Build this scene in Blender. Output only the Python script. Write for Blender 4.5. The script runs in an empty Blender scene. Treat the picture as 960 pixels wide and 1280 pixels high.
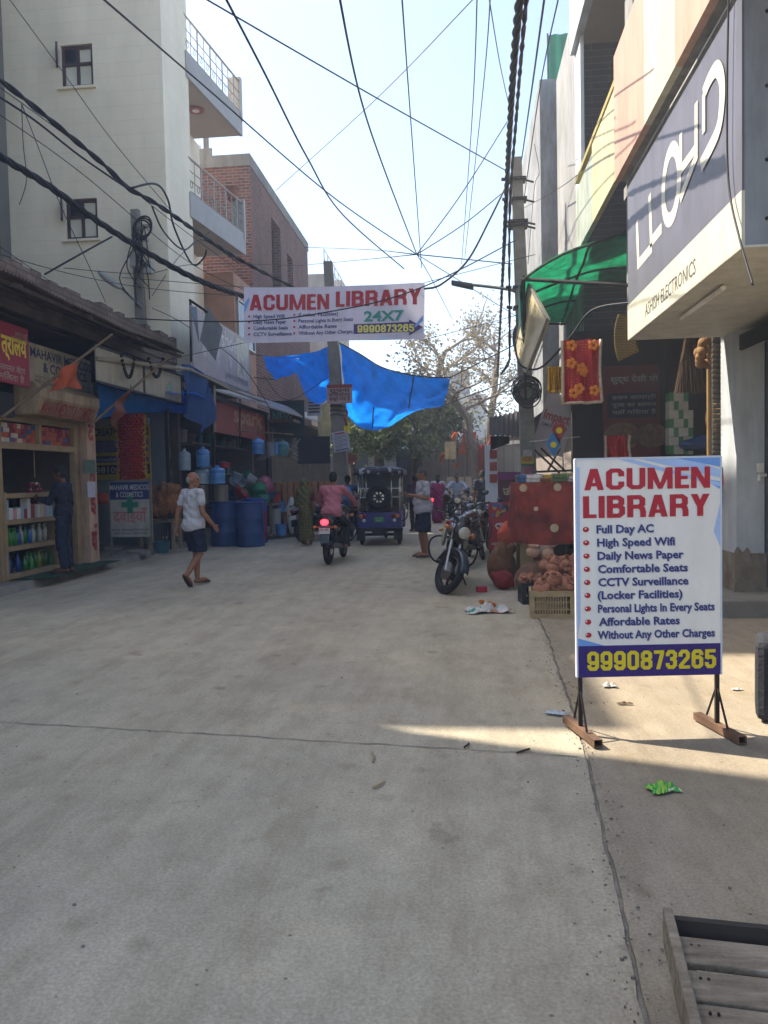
import bpy, bmesh, math, random
from mathutils import Vector, Matrix, Euler
R = math.radians
rnd = random.Random(7)
SC = bpy.context.scene
COL = SC.collection

# ------------------------------------------------------------------ camera, sky, sun, exposure
F, CAM_H, YAW, PITCH, ROLL = 960.0, 1.55, R(5.7), R(2.5), R(1.2)
_f = Vector((-math.sin(YAW)*math.cos(PITCH), math.cos(YAW)*math.cos(PITCH), -math.sin(PITCH)))
_r0 = Vector((math.cos(YAW), math.sin(YAW), 0)); _u0 = _r0.cross(_f)
_r = _r0*math.cos(ROLL) - _u0*math.sin(ROLL); _u = _u0*math.cos(ROLL) + _r0*math.sin(ROLL)
CPOS = Vector((0, 0, CAM_H))
cd = bpy.data.cameras.new('camera'); cam = bpy.data.objects.new('camera', cd); COL.objects.link(cam)
cd.sensor_fit = 'VERTICAL'; cd.sensor_height = 36; cd.lens = 36*F/1280; cd.clip_end = 900; cd.clip_start = .05
cam.matrix_world = Matrix(((_r.x, _u.x, -_f.x, 0), (_r.y, _u.y, -_f.y, 0), (_r.z, _u.z, -_f.z, CAM_H), (0, 0, 0, 1)))
SC.camera = cam

SUN_EL, SUN_AZ = R(50), R(-70)          # azimuth from +Y (down the street), negative = towards the left
w = bpy.data.worlds.new('World'); SC.world = w; w.use_nodes = True
nt = w.node_tree; bg = nt.nodes['Background']
sky = nt.nodes.new('ShaderNodeTexSky'); sky.sky_type = 'NISHITA'; sky.sun_disc = False
sky.sun_elevation = SUN_EL; sky.sun_rotation = SUN_AZ; sky.dust_density = 2.2; sky.air_density = 1.0; sky.ozone_density = 2.0
nt.links.new(sky.outputs[0], bg.inputs[0]); bg.inputs[1].default_value = 0.15
sd = bpy.data.lights.new('sun', 'SUN'); sd.energy = 4.8; sd.angle = R(.55); sd.color = (1, .92, .8)
sun = bpy.data.objects.new('sun', sd); COL.objects.link(sun)
SDIR = Vector((math.sin(SUN_AZ)*math.cos(SUN_EL), math.cos(SUN_AZ)*math.cos(SUN_EL), math.sin(SUN_EL)))
sun.rotation_euler = SDIR.to_track_quat('Z', 'Y').to_euler(); sun.location = (0, 0, 30)
SC.view_settings.view_transform = 'Standard'; SC.view_settings.look = 'None'
SC.view_settings.exposure = 1.36; SC.view_settings.gamma = 1; SC.view_settings.use_curve_mapping = False
SC.render.engine = 'CYCLES'; SC.cycles.max_bounces = 7; SC.cycles.diffuse_bounces = 5; SC.cycles.use_denoising = True
SC.cycles.transparent_max_bounces = 12; SC.cycles.sample_clamp_indirect = 6

# ------------------------------------------------------------------ placing: photograph pixel + distance -> point in the street
def ray(x, y): return _f + _r*((x-480)/F) + _u*((640-y)/F)
def G(x, y, z=0.0):
    d = ray(x, y); return CPOS + d*((z-CAM_H)/d.z)
def AY(x, y, Y):
    d = ray(x, y); return CPOS + d*(Y/d.y)
def AX(x, y, X):
    d = ray(x, y); return CPOS + d*(X/d.x)

# ------------------------------------------------------------------ materials
def s(h):
    h = h.lstrip('#'); c = [int(h[i:i+2], 16)/255 for i in (0, 2, 4)]
    return tuple(((v+.055)/1.055)**2.4 if v > .04045 else v/12.92 for v in c)
_M = {}
def mat(name, col, rough=.75, var=.18, scale=4., bump=.15, bscale=60., metal=0., spec=.35, col2=None, trans=0., coat=0., detail=6, grime=0., stretch=None):
    if name in _M: return _M[name]
    m = bpy.data.materials.new(name); _M[name] = m; m.use_nodes = True
    t = m.node_tree; L = t.links.new; b = t.nodes['Principled BSDF']
    if isinstance(col, str): col = s(col)
    if isinstance(col2, str): col2 = s(col2)
    tc = t.nodes.new('ShaderNodeTexCoord')
    n = t.nodes.new('ShaderNodeTexNoise'); n.inputs['Scale'].default_value = scale; n.inputs['Detail'].default_value = detail; n.inputs['Roughness'].default_value = .62
    if stretch:
        mp = t.nodes.new('ShaderNodeMapping'); mp.inputs['Scale'].default_value = stretch; L(tc.outputs['Object'], mp.inputs[0]); L(mp.outputs[0], n.inputs['Vector'])
    else: L(tc.outputs['Object'], n.inputs['Vector'])
    rp = t.nodes.new('ShaderNodeValToRGB'); e = rp.color_ramp.elements
    e[0].position, e[1].position = .3, .72
    if col2: a, c = col, col2
    else: a = tuple(v*(1-var) for v in col); c = tuple(min(1, v*(1+var)) for v in col)
    e[0].color = (*a, 1); e[1].color = (*c, 1)
    L(n.outputs['Fac'], rp.inputs['Fac']); out = rp.outputs['Color']
    if grime:
        mg = t.nodes.new('ShaderNodeMapping'); mg.inputs['Scale'].default_value = (2.2, 2.2, .45); L(tc.outputs['Object'], mg.inputs[0])
        ng = t.nodes.new('ShaderNodeTexNoise'); ng.inputs['Scale'].default_value = 2.3; ng.inputs['Detail'].default_value = 9; ng.inputs['Roughness'].default_value = .72; L(mg.outputs[0], ng.inputs['Vector'])
        rg = t.nodes.new('ShaderNodeValToRGB'); rg.color_ramp.elements[0].position = .36; rg.color_ramp.elements[1].position = .6; rg.color_ramp.elements[0].color = (1-grime, 1-grime*1.05, 1-grime*1.15, 1); rg.color_ramp.elements[1].color = (1, 1, 1, 1); L(ng.outputs['Fac'], rg.inputs[0])
        mxg = t.nodes.new('ShaderNodeMix'); mxg.data_type = 'RGBA'; mxg.blend_type = 'MULTIPLY'; mxg.inputs['Factor'].default_value = 1; L(out, mxg.inputs['A']); L(rg.outputs[0], mxg.inputs['B']); out = mxg.outputs['Result']
    L(out, b.inputs['Base Color'])
    b.inputs['Roughness'].default_value = rough; b.inputs['Metallic'].default_value = metal
    b.inputs['Specular IOR Level'].default_value = spec
    if coat: b.inputs['Coat Weight'].default_value = coat; b.inputs['Coat Roughness'].default_value = .15
    if bump:
        n2 = t.nodes.new('ShaderNodeTexNoise'); n2.inputs['Scale'].default_value = bscale; n2.inputs['Detail'].default_value = 4
        L(tc.outputs['Object'], n2.inputs['Vector'])
        bm_ = t.nodes.new('ShaderNodeBump'); bm_.inputs['Strength'].default_value = bump; bm_.inputs['Distance'].default_value = .02
        L(n2.outputs['Fac'], bm_.inputs['Height']); L(bm_.outputs['Normal'], b.inputs['Normal'])
    if trans:
        tr = t.nodes.new('ShaderNodeBsdfTranslucent'); L(out, tr.inputs['Color'])
        mx = t.nodes.new('ShaderNodeMixShader'); mx.inputs[0].default_value = trans
        L(b.outputs[0], mx.inputs[1]); L(tr.outputs[0], mx.inputs[2]); L(mx.outputs[0], t.nodes['Material Output'].inputs['Surface'])
    return m
def nodes(m): return m.node_tree, m.node_tree.nodes, m.node_tree.links.new, m.node_tree.nodes['Principled BSDF']
def emis(name, col, strength):
    if name in _M: return _M[name]
    m = mat(name, col, .3, .02, bump=0); b = m.node_tree.nodes['Principled BSDF']
    b.inputs['Emission Color'].default_value = (*(s(col) if isinstance(col, str) else col), 1); b.inputs['Emission Strength'].default_value = strength
    return m
def wallcoord(t, sx=1., sz=1.):
    """(x+y, z) of the object's own space, for walls along either axis"""
    L = t.links.new; tc = t.nodes.new('ShaderNodeTexCoord'); sp = t.nodes.new('ShaderNodeSeparateXYZ'); L(tc.outputs['Object'], sp.inputs[0])
    ad = t.nodes.new('ShaderNodeMath'); L(sp.outputs[0], ad.inputs[0]); L(sp.outputs[1], ad.inputs[1])
    cb = t.nodes.new('ShaderNodeCombineXYZ'); m1 = t.nodes.new('ShaderNodeMath'); m1.operation = 'MULTIPLY'; m1.inputs[1].default_value = sx
    m2 = t.nodes.new('ShaderNodeMath'); m2.operation = 'MULTIPLY'; m2.inputs[1].default_value = sz
    L(ad.outputs[0], m1.inputs[0]); L(sp.outputs[2], m2.inputs[0]); L(m1.outputs[0], cb.inputs[0]); L(m2.outputs[0], cb.inputs[1])
    return cb.outputs[0], tc
def brickmat(name, c1, c2, mortar, bw, bh, ms=.012, rough=.9, bump=.5, dirt=.35, dscale=.7, streak=True):
    if name in _M: return _M[name]
    m = bpy.data.materials.new(name); _M[name] = m; m.use_nodes = True
    t, N, L, b = nodes(m); v, tc = wallcoord(t)
    br = N.new('ShaderNodeTexBrick'); L(v, br.inputs['Vector'])
    br.inputs['Color1'].default_value = (*c1, 1); br.inputs['Color2'].default_value = (*c2, 1); br.inputs['Mortar'].default_value = (*mortar, 1)
    br.inputs['Scale'].default_value = 1; br.inputs['Mortar Size'].default_value = ms; br.inputs['Brick Width'].default_value = bw; br.inputs['Row Height'].default_value = bh
    br.inputs['Mortar Smooth'].default_value = .3
    n = N.new('ShaderNodeTexNoise'); n.inputs['Scale'].default_value = dscale; n.inputs['Detail'].default_value = 8; n.inputs['Roughness'].default_value = .7
    mp = N.new('ShaderNodeMapping'); mp.inputs['Scale'].default_value = (1, 1, .35 if streak else 1); L(tc.outputs['Object'], mp.inputs[0]); L(mp.outputs[0], n.inputs['Vector'])
    rp = N.new('ShaderNodeValToRGB'); rp.color_ramp.elements[0].position = .35; rp.color_ramp.elements[1].position = .65
    rp.color_ramp.elements[0].color = (1-dirt, 1-dirt, 1-dirt*1.05, 1); rp.color_ramp.elements[1].color = (1, 1, 1, 1); L(n.outputs['Fac'], rp.inputs[0])
    mx = N.new('ShaderNodeMix'); mx.data_type = 'RGBA'; mx.blend_type = 'MULTIPLY'; mx.inputs['Factor'].default_value = 1
    L(br.outputs['Color'], mx.inputs['A']); L(rp.outputs[0], mx.inputs['B']); L(mx.outputs['Result'], b.inputs['Base Color'])
    bp = N.new('ShaderNodeBump'); bp.invert = True; bp.inputs['Strength'].default_value = bump; bp.inputs['Distance'].default_value = .02
    L(br.outputs['Fac'], bp.inputs['Height']); L(bp.outputs[0], b.inputs['Normal']); b.inputs['Roughness'].default_value = rough
    b.inputs['Specular IOR Level'].default_value = .3
    return m

# ------------------------------------------------------------------ mesh building
def basis(d):
    d = Vector(d).normalized(); a = Vector((0, 0, 1)) if abs(d.z) < .95 else Vector((1, 0, 0))
    x = a.cross(d).normalized(); return x, d.cross(x).normalized(), d
class MB:
    def __init__(self): self.v, self.f, self.m = [], [], []
    def add(self, vs, fs, mi=0):
        o = len(self.v); self.v += [Vector(p) for p in vs]; self.f += [[i+o for i in q] for q in fs]
        self.m += [mi]*len(fs); return self
    def box(self, c, d, rot=None, mi=0, taper=1.0):
        hx, hy, hz = d[0]/2, d[1]/2, d[2]/2; c = Vector(c); pts = []
        for z in (-1, 1):
            k = taper if z > 0 else 1
            for x, y in ((-1, -1), (1, -1), (1, 1), (-1, 1)): pts.append(Vector((x*hx*k, y*hy*k, z*hz)))
        if rot is not None:
            if not isinstance(rot, Matrix): rot = Euler(rot).to_matrix()
            pts = [rot @ p for p in pts]
        return self.add([c+p for p in pts], [(3, 2, 1, 0), (4, 5, 6, 7), (0, 1, 5, 4), (1, 2, 6, 5), (2, 3, 7, 6), (3, 0, 4, 7)], mi)
    def b2(self, p0, p1, mi=0):
        a, b = Vector(p0), Vector(p1); return self.box((a+b)/2, [abs(x) for x in (b-a)], None, mi)
    def quad(self, a, b, c, d, mi=0): return self.add([a, b, c, d], [(0, 1, 2, 3)], mi)
    def slab(self, pts, n, mi=0):
        """planar outline given thickness n (vector)"""
        n = Vector(n); k = len(pts); vs = [Vector(p) for p in pts]; vs += [p+n for p in vs]
        fs = [tuple(range(k))[::-1], tuple(range(k, 2*k))] + [(i, (i+1) % k, (i+1) % k+k, i+k) for i in range(k)]
        return self.add(vs, fs, mi)
    def cyl(self, a, b, r0, r1=None, n=12, mi=0, cap=True):
        r1 = r0 if r1 is None else r1; a, b = Vector(a), Vector(b); x, y, _ = basis(b-a); vs = []
        for p, r in ((a, r0), (b, r1)):
            vs += [p+(x*math.cos(2*math.pi*i/n)+y*math.sin(2*math.pi*i/n))*r for i in range(n)]
        fs = [(i, (i+1) % n, (i+1) % n+n, i+n) for i in range(n)]
        if cap: fs += [tuple(range(n))[::-1], tuple(range(n, 2*n))]
        return self.add(vs, fs, mi)
    def tube(self, pts, r, n=6, mi=0, closed=False):
        pts = [Vector(p) for p in pts]; k = len(pts); rs = r if isinstance(r, (list, tuple)) else [r]*k; vs = []; up = None
        for i, p in enumerate(pts):
            if closed: d = pts[(i+1) % k]-pts[i-1]
            else: d = pts[min(i+1, k-1)]-pts[max(i-1, 0)]
            d.normalize()
            if up is None: x, y, _ = basis(d)
            else:
                x = (up - d*up.dot(d))
                x = x.normalized() if x.length > 1e-5 else basis(d)[0]
                y = d.cross(x)
            up = x
            vs += [p+(x*math.cos(2*math.pi*j/n)+y*math.sin(2*math.pi*j/n))*rs[i] for j in range(n)]
        fs = []
        for i in range(k if closed else k-1):
            o, q = i*n, ((i+1) % k)*n
            fs += [(o+j, o+(j+1) % n, q+(j+1) % n, q+j) for j in range(n)]
        if not closed: fs += [tuple(range(n))[::-1], tuple(range((k-1)*n, k*n))]
        return self.add(vs, fs, mi)
    def lathe(self, prof, c=(0, 0, 0), n=16, mi=0, rot=None, sx=1, sy=1):
        c = Vector(c); vs = []
        for r, z in prof:
            for j in range(n):
                p = Vector((r*sx*math.cos(2*math.pi*j/n), r*sy*math.sin(2*math.pi*j/n), z)); vs.append(c+(rot @ p if rot is not None else p))
        k = len(prof); fs = [(i*n+j, i*n+(j+1) % n, (i+1)*n+(j+1) % n, (i+1)*n+j) for i in range(k-1) for j in range(n)]
        if prof[0][0] > 1e-4: fs.append(tuple(range(n))[::-1])
        if prof[-1][0] > 1e-4: fs.append(tuple(range((k-1)*n, k*n)))
        return self.add(vs, fs, mi)
    def ell(self, c, r, rot=None, n=14, k=9, mi=0):
        prof = [(math.sin(math.pi*i/(k-1)), -math.cos(math.pi*i/(k-1))) for i in range(k)]; c = Vector(c); rr = r if isinstance(r, (tuple, list)) else (r, r, r)
        vs = []
        for a, z in prof:
            for j in range(n):
                p = Vector((a*math.cos(2*math.pi*j/n)*rr[0], a*math.sin(2*math.pi*j/n)*rr[1], z*rr[2])); vs.append(c+(rot @ p if rot is not None else p))
        return self.add(vs, [(i*n+j, i*n+(j+1) % n, (i+1)*n+(j+1) % n, (i+1)*n+j) for i in range(k-1) for j in range(n)], mi)
    def cap(self, a, b, r0, r1=None, n=12):
        r1 = r0 if r1 is None else r1
        a, b = Vector(a), Vector(b); self.ell(a, r0, None, n, 7); self.ell(b, r1, None, n, 7)
        if (b-a).length > 1e-4: self.cyl(a, b, r0, r1, n)
        return self
    def torus(self, c, axis, R_, r, n=28, k=8, mi=0, flat=1.0):
        x, y, d = basis(axis); c = Vector(c); vs = []
        for i in range(n):
            a = 2*math.pi*i/n; q = x*math.cos(a)+y*math.sin(a)
            for j in range(k):
                t = 2*math.pi*j/k; vs.append(c+q*(R_+r*math.cos(t))+d*(r*flat*math.sin(t)))
        return self.add(vs, [(i*k+j, ((i+1) % n)*k+j, ((i+1) % n)*k+(j+1) % k, i*k+(j+1) % k) for i in range(n) for j in range(k)], mi)
    def grid(self, fn, nu, nv, mi=0, mfn=None):
        vs = [fn(i/nu, j/nv) for j in range(nv+1) for i in range(nu+1)]; o = len(self.v); self.v += [Vector(p) for p in vs]
        for j in range(nv):
            for i in range(nu):
                q = j*(nu+1)+i; self.f.append([o+q, o+q+1, o+q+nu+2, o+q+nu+1]); self.m.append(mfn(i/nu, j/nv) if mfn else mi)
        return self
    def join(self, other, M=None, mi=None):
        o = len(self.v); self.v += [(M @ p if M is not None else p.copy()) for p in other.v]
        self.f += [[i+o for i in q] for q in other.f]; self.m += [mi if mi is not None else x for x in other.m]; return self
    def xf(self, M): self.v = [M @ p for p in self.v]; return self
    def mesh(self, name, mats, smooth=False):
        me = bpy.data.meshes.new(name); me.from_pydata([tuple(p) for p in self.v], [], self.f)
        for m in (mats if isinstance(mats, (list, tuple)) else [mats]): me.materials.append(m)
        me.polygons.foreach_set('material_index', self.m)
        if smooth: me.polygons.foreach_set('use_smooth', [True]*len(self.f))
        me.update(); return me
    def build(self, name, mats, parent=None, smooth=False, W=False, label=None, thick=0, bev=0, auto=0, kind=None):
        if W and parent is not None:
            r = parent
            while r.parent: r = r.parent
            Mi = (Matrix.Translation(r.location) @ r.rotation_euler.to_matrix().to_4x4()).inverted(); self.xf(Mi)
        me = self.mesh(name, mats, smooth)
        if smooth or bev or auto:
            bm = bmesh.new(); bm.from_mesh(me)
            bmesh.ops.remove_doubles(bm, verts=bm.verts, dist=1e-5); bmesh.ops.recalc_face_normals(bm, faces=bm.faces); bm.to_mesh(me); bm.free()
            if auto: me.set_sharp_from_angle(angle=R(auto))
        o = bpy.data.objects.new(name, me); COL.objects.link(o)
        if parent is not None: o.parent = parent
        if label: o['label'] = label
        if kind: o['kind'] = kind
        if bev:
            md = o.modifiers.new('bevel', 'BEVEL'); md.width = bev; md.segments = 2; md.limit_method = 'ANGLE'
        if thick:
            md = o.modifiers.new('thickness', 'SOLIDIFY'); md.thickness = thick; md.offset = 0
        return o
def thing(name, label, cat, loc=(0, 0, 0), rotz=0., group=None, rot=None):
    o = bpy.data.objects.new(name, None); COL.objects.link(o); o.location = loc
    o.rotation_euler = rot if rot is not None else (0, 0, rotz); o.empty_display_size = .2
    o['label'] = label; o['category'] = cat
    if group: o['group'] = group
    return o
def tag(o, label, cat, group=None):
    o['label'] = label; o['category'] = cat
    if group: o['group'] = group
    return o
def struct(o): o['kind'] = 'structure'; return o
def dup(root, loc, rotz=None, label=None, group=None, rot=None, scale=None):
    r = root.copy(); COL.objects.link(r); r.location = loc
    if rotz is not None: r.rotation_euler = (0, 0, rotz)
    if rot is not None: r.rotation_euler = rot
    if scale: r.scale = (scale,)*3
    if label: r['label'] = label
    if group: r['group'] = group
    for ch in list(root.children):
        c = ch.copy(); COL.objects.link(c); c.parent = r
        for g in list(ch.children):
            d = g.copy(); COL.objects.link(d); d.parent = c
    return r

# ------------------------------------------------------------------ lettering and blended bodies (converted in a scene of their own)
TMP = bpy.data.scenes.new('workshop')
def evaluated(o):
    TMP.collection.objects.link(o); vl = TMP.view_layers[0]; vl.update(); dg = vl.depsgraph
    if dg is None:
        with bpy.context.temp_override(scene=TMP, view_layer=vl): dg = bpy.context.evaluated_depsgraph_get()
    me = bpy.data.meshes.new_from_object(o.evaluated_get(dg), depsgraph=dg)
    TMP.collection.objects.unlink(o); return me
_T = {}
def glyphs(txt, bold=0., slant=0., space=1.):
    key = (txt, bold, slant, space)
    if key not in _T:
        c = bpy.data.curves.new('lettering', 'FONT'); c.body = txt; c.size = 1; c.offset = bold; c.shear = slant; c.resolution_u = 2; c.space_character = space
        o = bpy.data.objects.new('lettering', c); me = evaluated(o)
        vs = [v.co.copy() for v in me.vertices]; fs = [list(p.vertices) for p in me.polygons]
        bpy.data.objects.remove(o); bpy.data.curves.remove(c); bpy.data.meshes.remove(me)
        _T[key] = (vs, fs)
    return _T[key]
def text(mb, txt, org, ux, uy, h, width=None, bold=.0, mi=0, align='L', slant=0., space=1., capref='H'):
    """write txt from org along ux (unit) with capitals h tall along uy; fit to width when given"""
    vs, fs = glyphs(txt, bold, slant, space)
    if not vs: return
    cap = max(v.y for v in glyphs(capref, bold)[0]); k = h/cap
    x0 = min(v.x for v in vs); x1 = max(v.x for v in vs)
    kx = width/(x1-x0) if width else k
    sh = {'L': 0, 'C': -(x1-x0)*kx/2, 'R': -(x1-x0)*kx}[align]
    org, ux, uy = Vector(org), Vector(ux), Vector(uy)
    mb.add([org+ux*((v.x-x0)*kx+sh)+uy*(v.y*k) for v in vs], fs, mi)
def _oct(x0, x1, y0, y1, c=.1): return [(x0, y0+c), (x0, y1-c), (x0+c, y1), (x1-c, y1), (x1, y1-c), (x1, y0+c), (x1-c, y0), (x0+c, y0), (x0, y0+c), (x0, y0+c+.05)]
_q = lambda x0, y0, x1, y1: ('p', [(x0, y0), (x1, y0), (x1, y1), (x0, y1)])
POSTER = {'A': (.64, [('p', [(0, 0), (.2, 0), (.4, 1), (.2, 1)]), ('p', [(.44, 0), (.64, 0), (.44, 1), (.24, 1)]), _q(.14, .18, .5, .34)]),
 'C': (.6, [('s', [(.5, .62), (.5, .8), (.41, .9), (.2, .9), (.1, .8), (.1, .2), (.2, .1), (.41, .1), (.5, .2), (.5, .38)])]),
 'U': (.62, [('s', [(.1, 1), (.1, .2), (.2, .1), (.42, .1), (.52, .2), (.52, 1)])]), 'M': (.82, [_q(0, 0, .18, 1), _q(.64, 0, .82, 1), ('p', [(.0, 1), (.22, 1), (.48, 0), (.34, 0)]), ('p', [(.6, 1), (.82, 1), (.48, 0), (.34, 0)])]),
 'E': (.46, [_q(0, 0, .2, 1), _q(.2, 0, .46, .17), _q(.2, .83, .46, 1), _q(.2, .43, .42, .59)]), 'N': (.62, [_q(0, 0, .18, 1), _q(.44, 0, .62, 1), ('p', [(0, 1), (.2, 1), (.62, 0), (.42, 0)])]),
 'L': (.44, [_q(0, 0, .2, 1), _q(.2, 0, .44, .17)]), 'I': (.2, [_q(0, 0, .2, 1)]), 'Y': (.62, [('p', [(0, 1), (.22, 1), (.41, .42), (.21, .42)]), ('p', [(.4, 1), (.62, 1), (.41, .42), (.21, .42)]), _q(.21, 0, .41, .45)]),
 'B': (.6, [_q(0, 0, .2, 1), ('s', [(.1, .91), (.38, .91), (.48, .82), (.48, .64), (.38, .54), (.1, .54)]), ('s', [(.1, .53), (.4, .53), (.5, .43), (.5, .2), (.4, .09), (.1, .09)])]),
 'R': (.62, [_q(0, 0, .2, 1), ('s', [(.1, .91), (.4, .91), (.5, .81), (.5, .58), (.4, .48), (.1, .48)]), ('s', [(.36, .5), (.49, .4), (.52, .25), (.52, 0)])]),
 '0': (.58, [('s', _oct(.1, .48, .09, .91))]), '9': (.58, [('s', _oct(.1, .48, .4, .91)), ('s', [(.48, .7), (.48, .2), (.4, .09), (.18, .09), (.1, .2), (.1, .3)])]), '6': (.58, [('s', _oct(.1, .48, .09, .6)), ('s', [(.1, .3), (.1, .8), (.18, .91), (.4, .91), (.48, .8), (.48, .7)])]),
 '8': (.58, [('s', _oct(.11, .47, .53, .91)), ('s', _oct(.1, .48, .09, .5))]), '7': (.5, [_q(0, .82, .5, 1), ('p', [(.1, 0), (.3, 0), (.5, .83), (.3, .83)])]), '3': (.56, [('s', [(.1, .68), (.1, .8), (.18, .91), (.36, .91), (.46, .8), (.46, .64), (.36, .53), (.22, .53)]), ('s', [(.22, .53), (.36, .53), (.46, .42), (.46, .2), (.36, .09), (.18, .09), (.1, .2), (.1, .32)])]),
 '2': (.56, [('s', [(.1, .64), (.1, .8), (.19, .91), (.37, .91), (.46, .8), (.46, .6), (.1, .16), (.1, .09)]), _q(.03, 0, .56, .17)]), '5': (.56, [_q(.02, .83, .53, 1), _q(.02, .5, .21, .9), ('s', [(.1, .5), (.19, .59), (.36, .59), (.46, .49), (.46, .2), (.36, .09), (.18, .09), (.1, .2), (.1, .32)])]), '-': (.3, [_q(0, .4, .3, .56)]), ' ': (.28, [])}
def poster(mb, txt, org, ux, uy, h, width, mi=0, sw=.19, gap=.07):
    """broad poster capitals and figures cut from bars and bent strips"""
    tot = sum(POSTER[c][0] for c in txt)+gap*(len(txt)-1); kx = width/tot; x = 0; ux, uy, org = Vector(ux), Vector(uy), Vector(org); n = ux.cross(uy).normalized(); lay = 0
    for ch in txt:
        for kind, pts in POSTER[ch][1]:
            if kind == 's':
                P = [Vector((a, b, 0)) for a, b in pts]; m = len(P); A, B = [], []
                for i, p in enumerate(P):
                    d1 = (p-P[i-1]).normalized() if i else (P[1]-p).normalized(); d2 = (P[i+1]-p).normalized() if i < m-1 else d1; n1 = Vector((-d1.y, d1.x, 0)); nn = (n1+Vector((-d2.y, d2.x, 0))).normalized(); k = min(1.5, 1/max(.5, nn.dot(n1))); A.append(p+nn*sw/2*k); B.append(p-nn*sw/2*k)
                polys = [[A[i], B[i], B[i+1], A[i+1]] for i in range(m-1)]
            else: polys = [[Vector((a, b, 0)) for a, b in pts]]
            for q in polys: mb.add([org+ux*((x+p.x)*kx)+uy*(p.y*h)+n*(.00022*lay) for p in q], [tuple(range(len(q)))], mi)
            lay = (lay+1) % 6
        x += POSTER[ch][0]+gap
def heavy(mb, txt, org, ux, uy, h, width, d=.02, mi=0, k=3):
    if all(c in POSTER for c in txt): poster(mb, txt, org, ux, uy, h, width, mi)
    else: text(mb, txt, org, ux, uy, h, width, .022, mi)
def blend(mb, voxel=.012, smooth=4, fac=.5):
    """one continuous skin over overlapping rounded forms"""
    me = mb.mesh('form', []); o = bpy.data.objects.new('form', me)
    md = o.modifiers.new('r', 'REMESH'); md.mode = 'VOXEL'; md.voxel_size = voxel
    if smooth: sm = o.modifiers.new('s', 'SMOOTH'); sm.iterations = smooth; sm.factor = fac
    e = evaluated(o); out = MB(); out.v = [v.co.copy() for v in e.vertices]; out.f = [list(p.vertices) for p in e.polygons]; out.m = [0]*len(out.f)
    bpy.data.objects.remove(o); bpy.data.meshes.remove(me); bpy.data.meshes.remove(e); return out
def curve_pts(ctrl, n=24):
    """smooth line through the points"""
    c = [Vector(p) for p in ctrl]; k = len(c)
    if k == 2: return [c[0].lerp(c[1], i/n) for i in range(n+1)]
    out = []; per = max(2, n//(k-1))
    for i in range(k-1):
        p0, p1, p2, p3 = c[max(i-1, 0)], c[i], c[i+1], c[min(i+2, k-1)]
        for j in range(per):
            t = j/per; out.append(.5*((2*p1)+(p2-p0)*t+(2*p0-5*p1+4*p2-p3)*t*t+(3*p1-p0-3*p2+p3)*t**3))
    out.append(c[-1]); return out
UX, UY, UZ = Vector((1, 0, 0)), Vector((0, 1, 0)), Vector((0, 0, 1))
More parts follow.
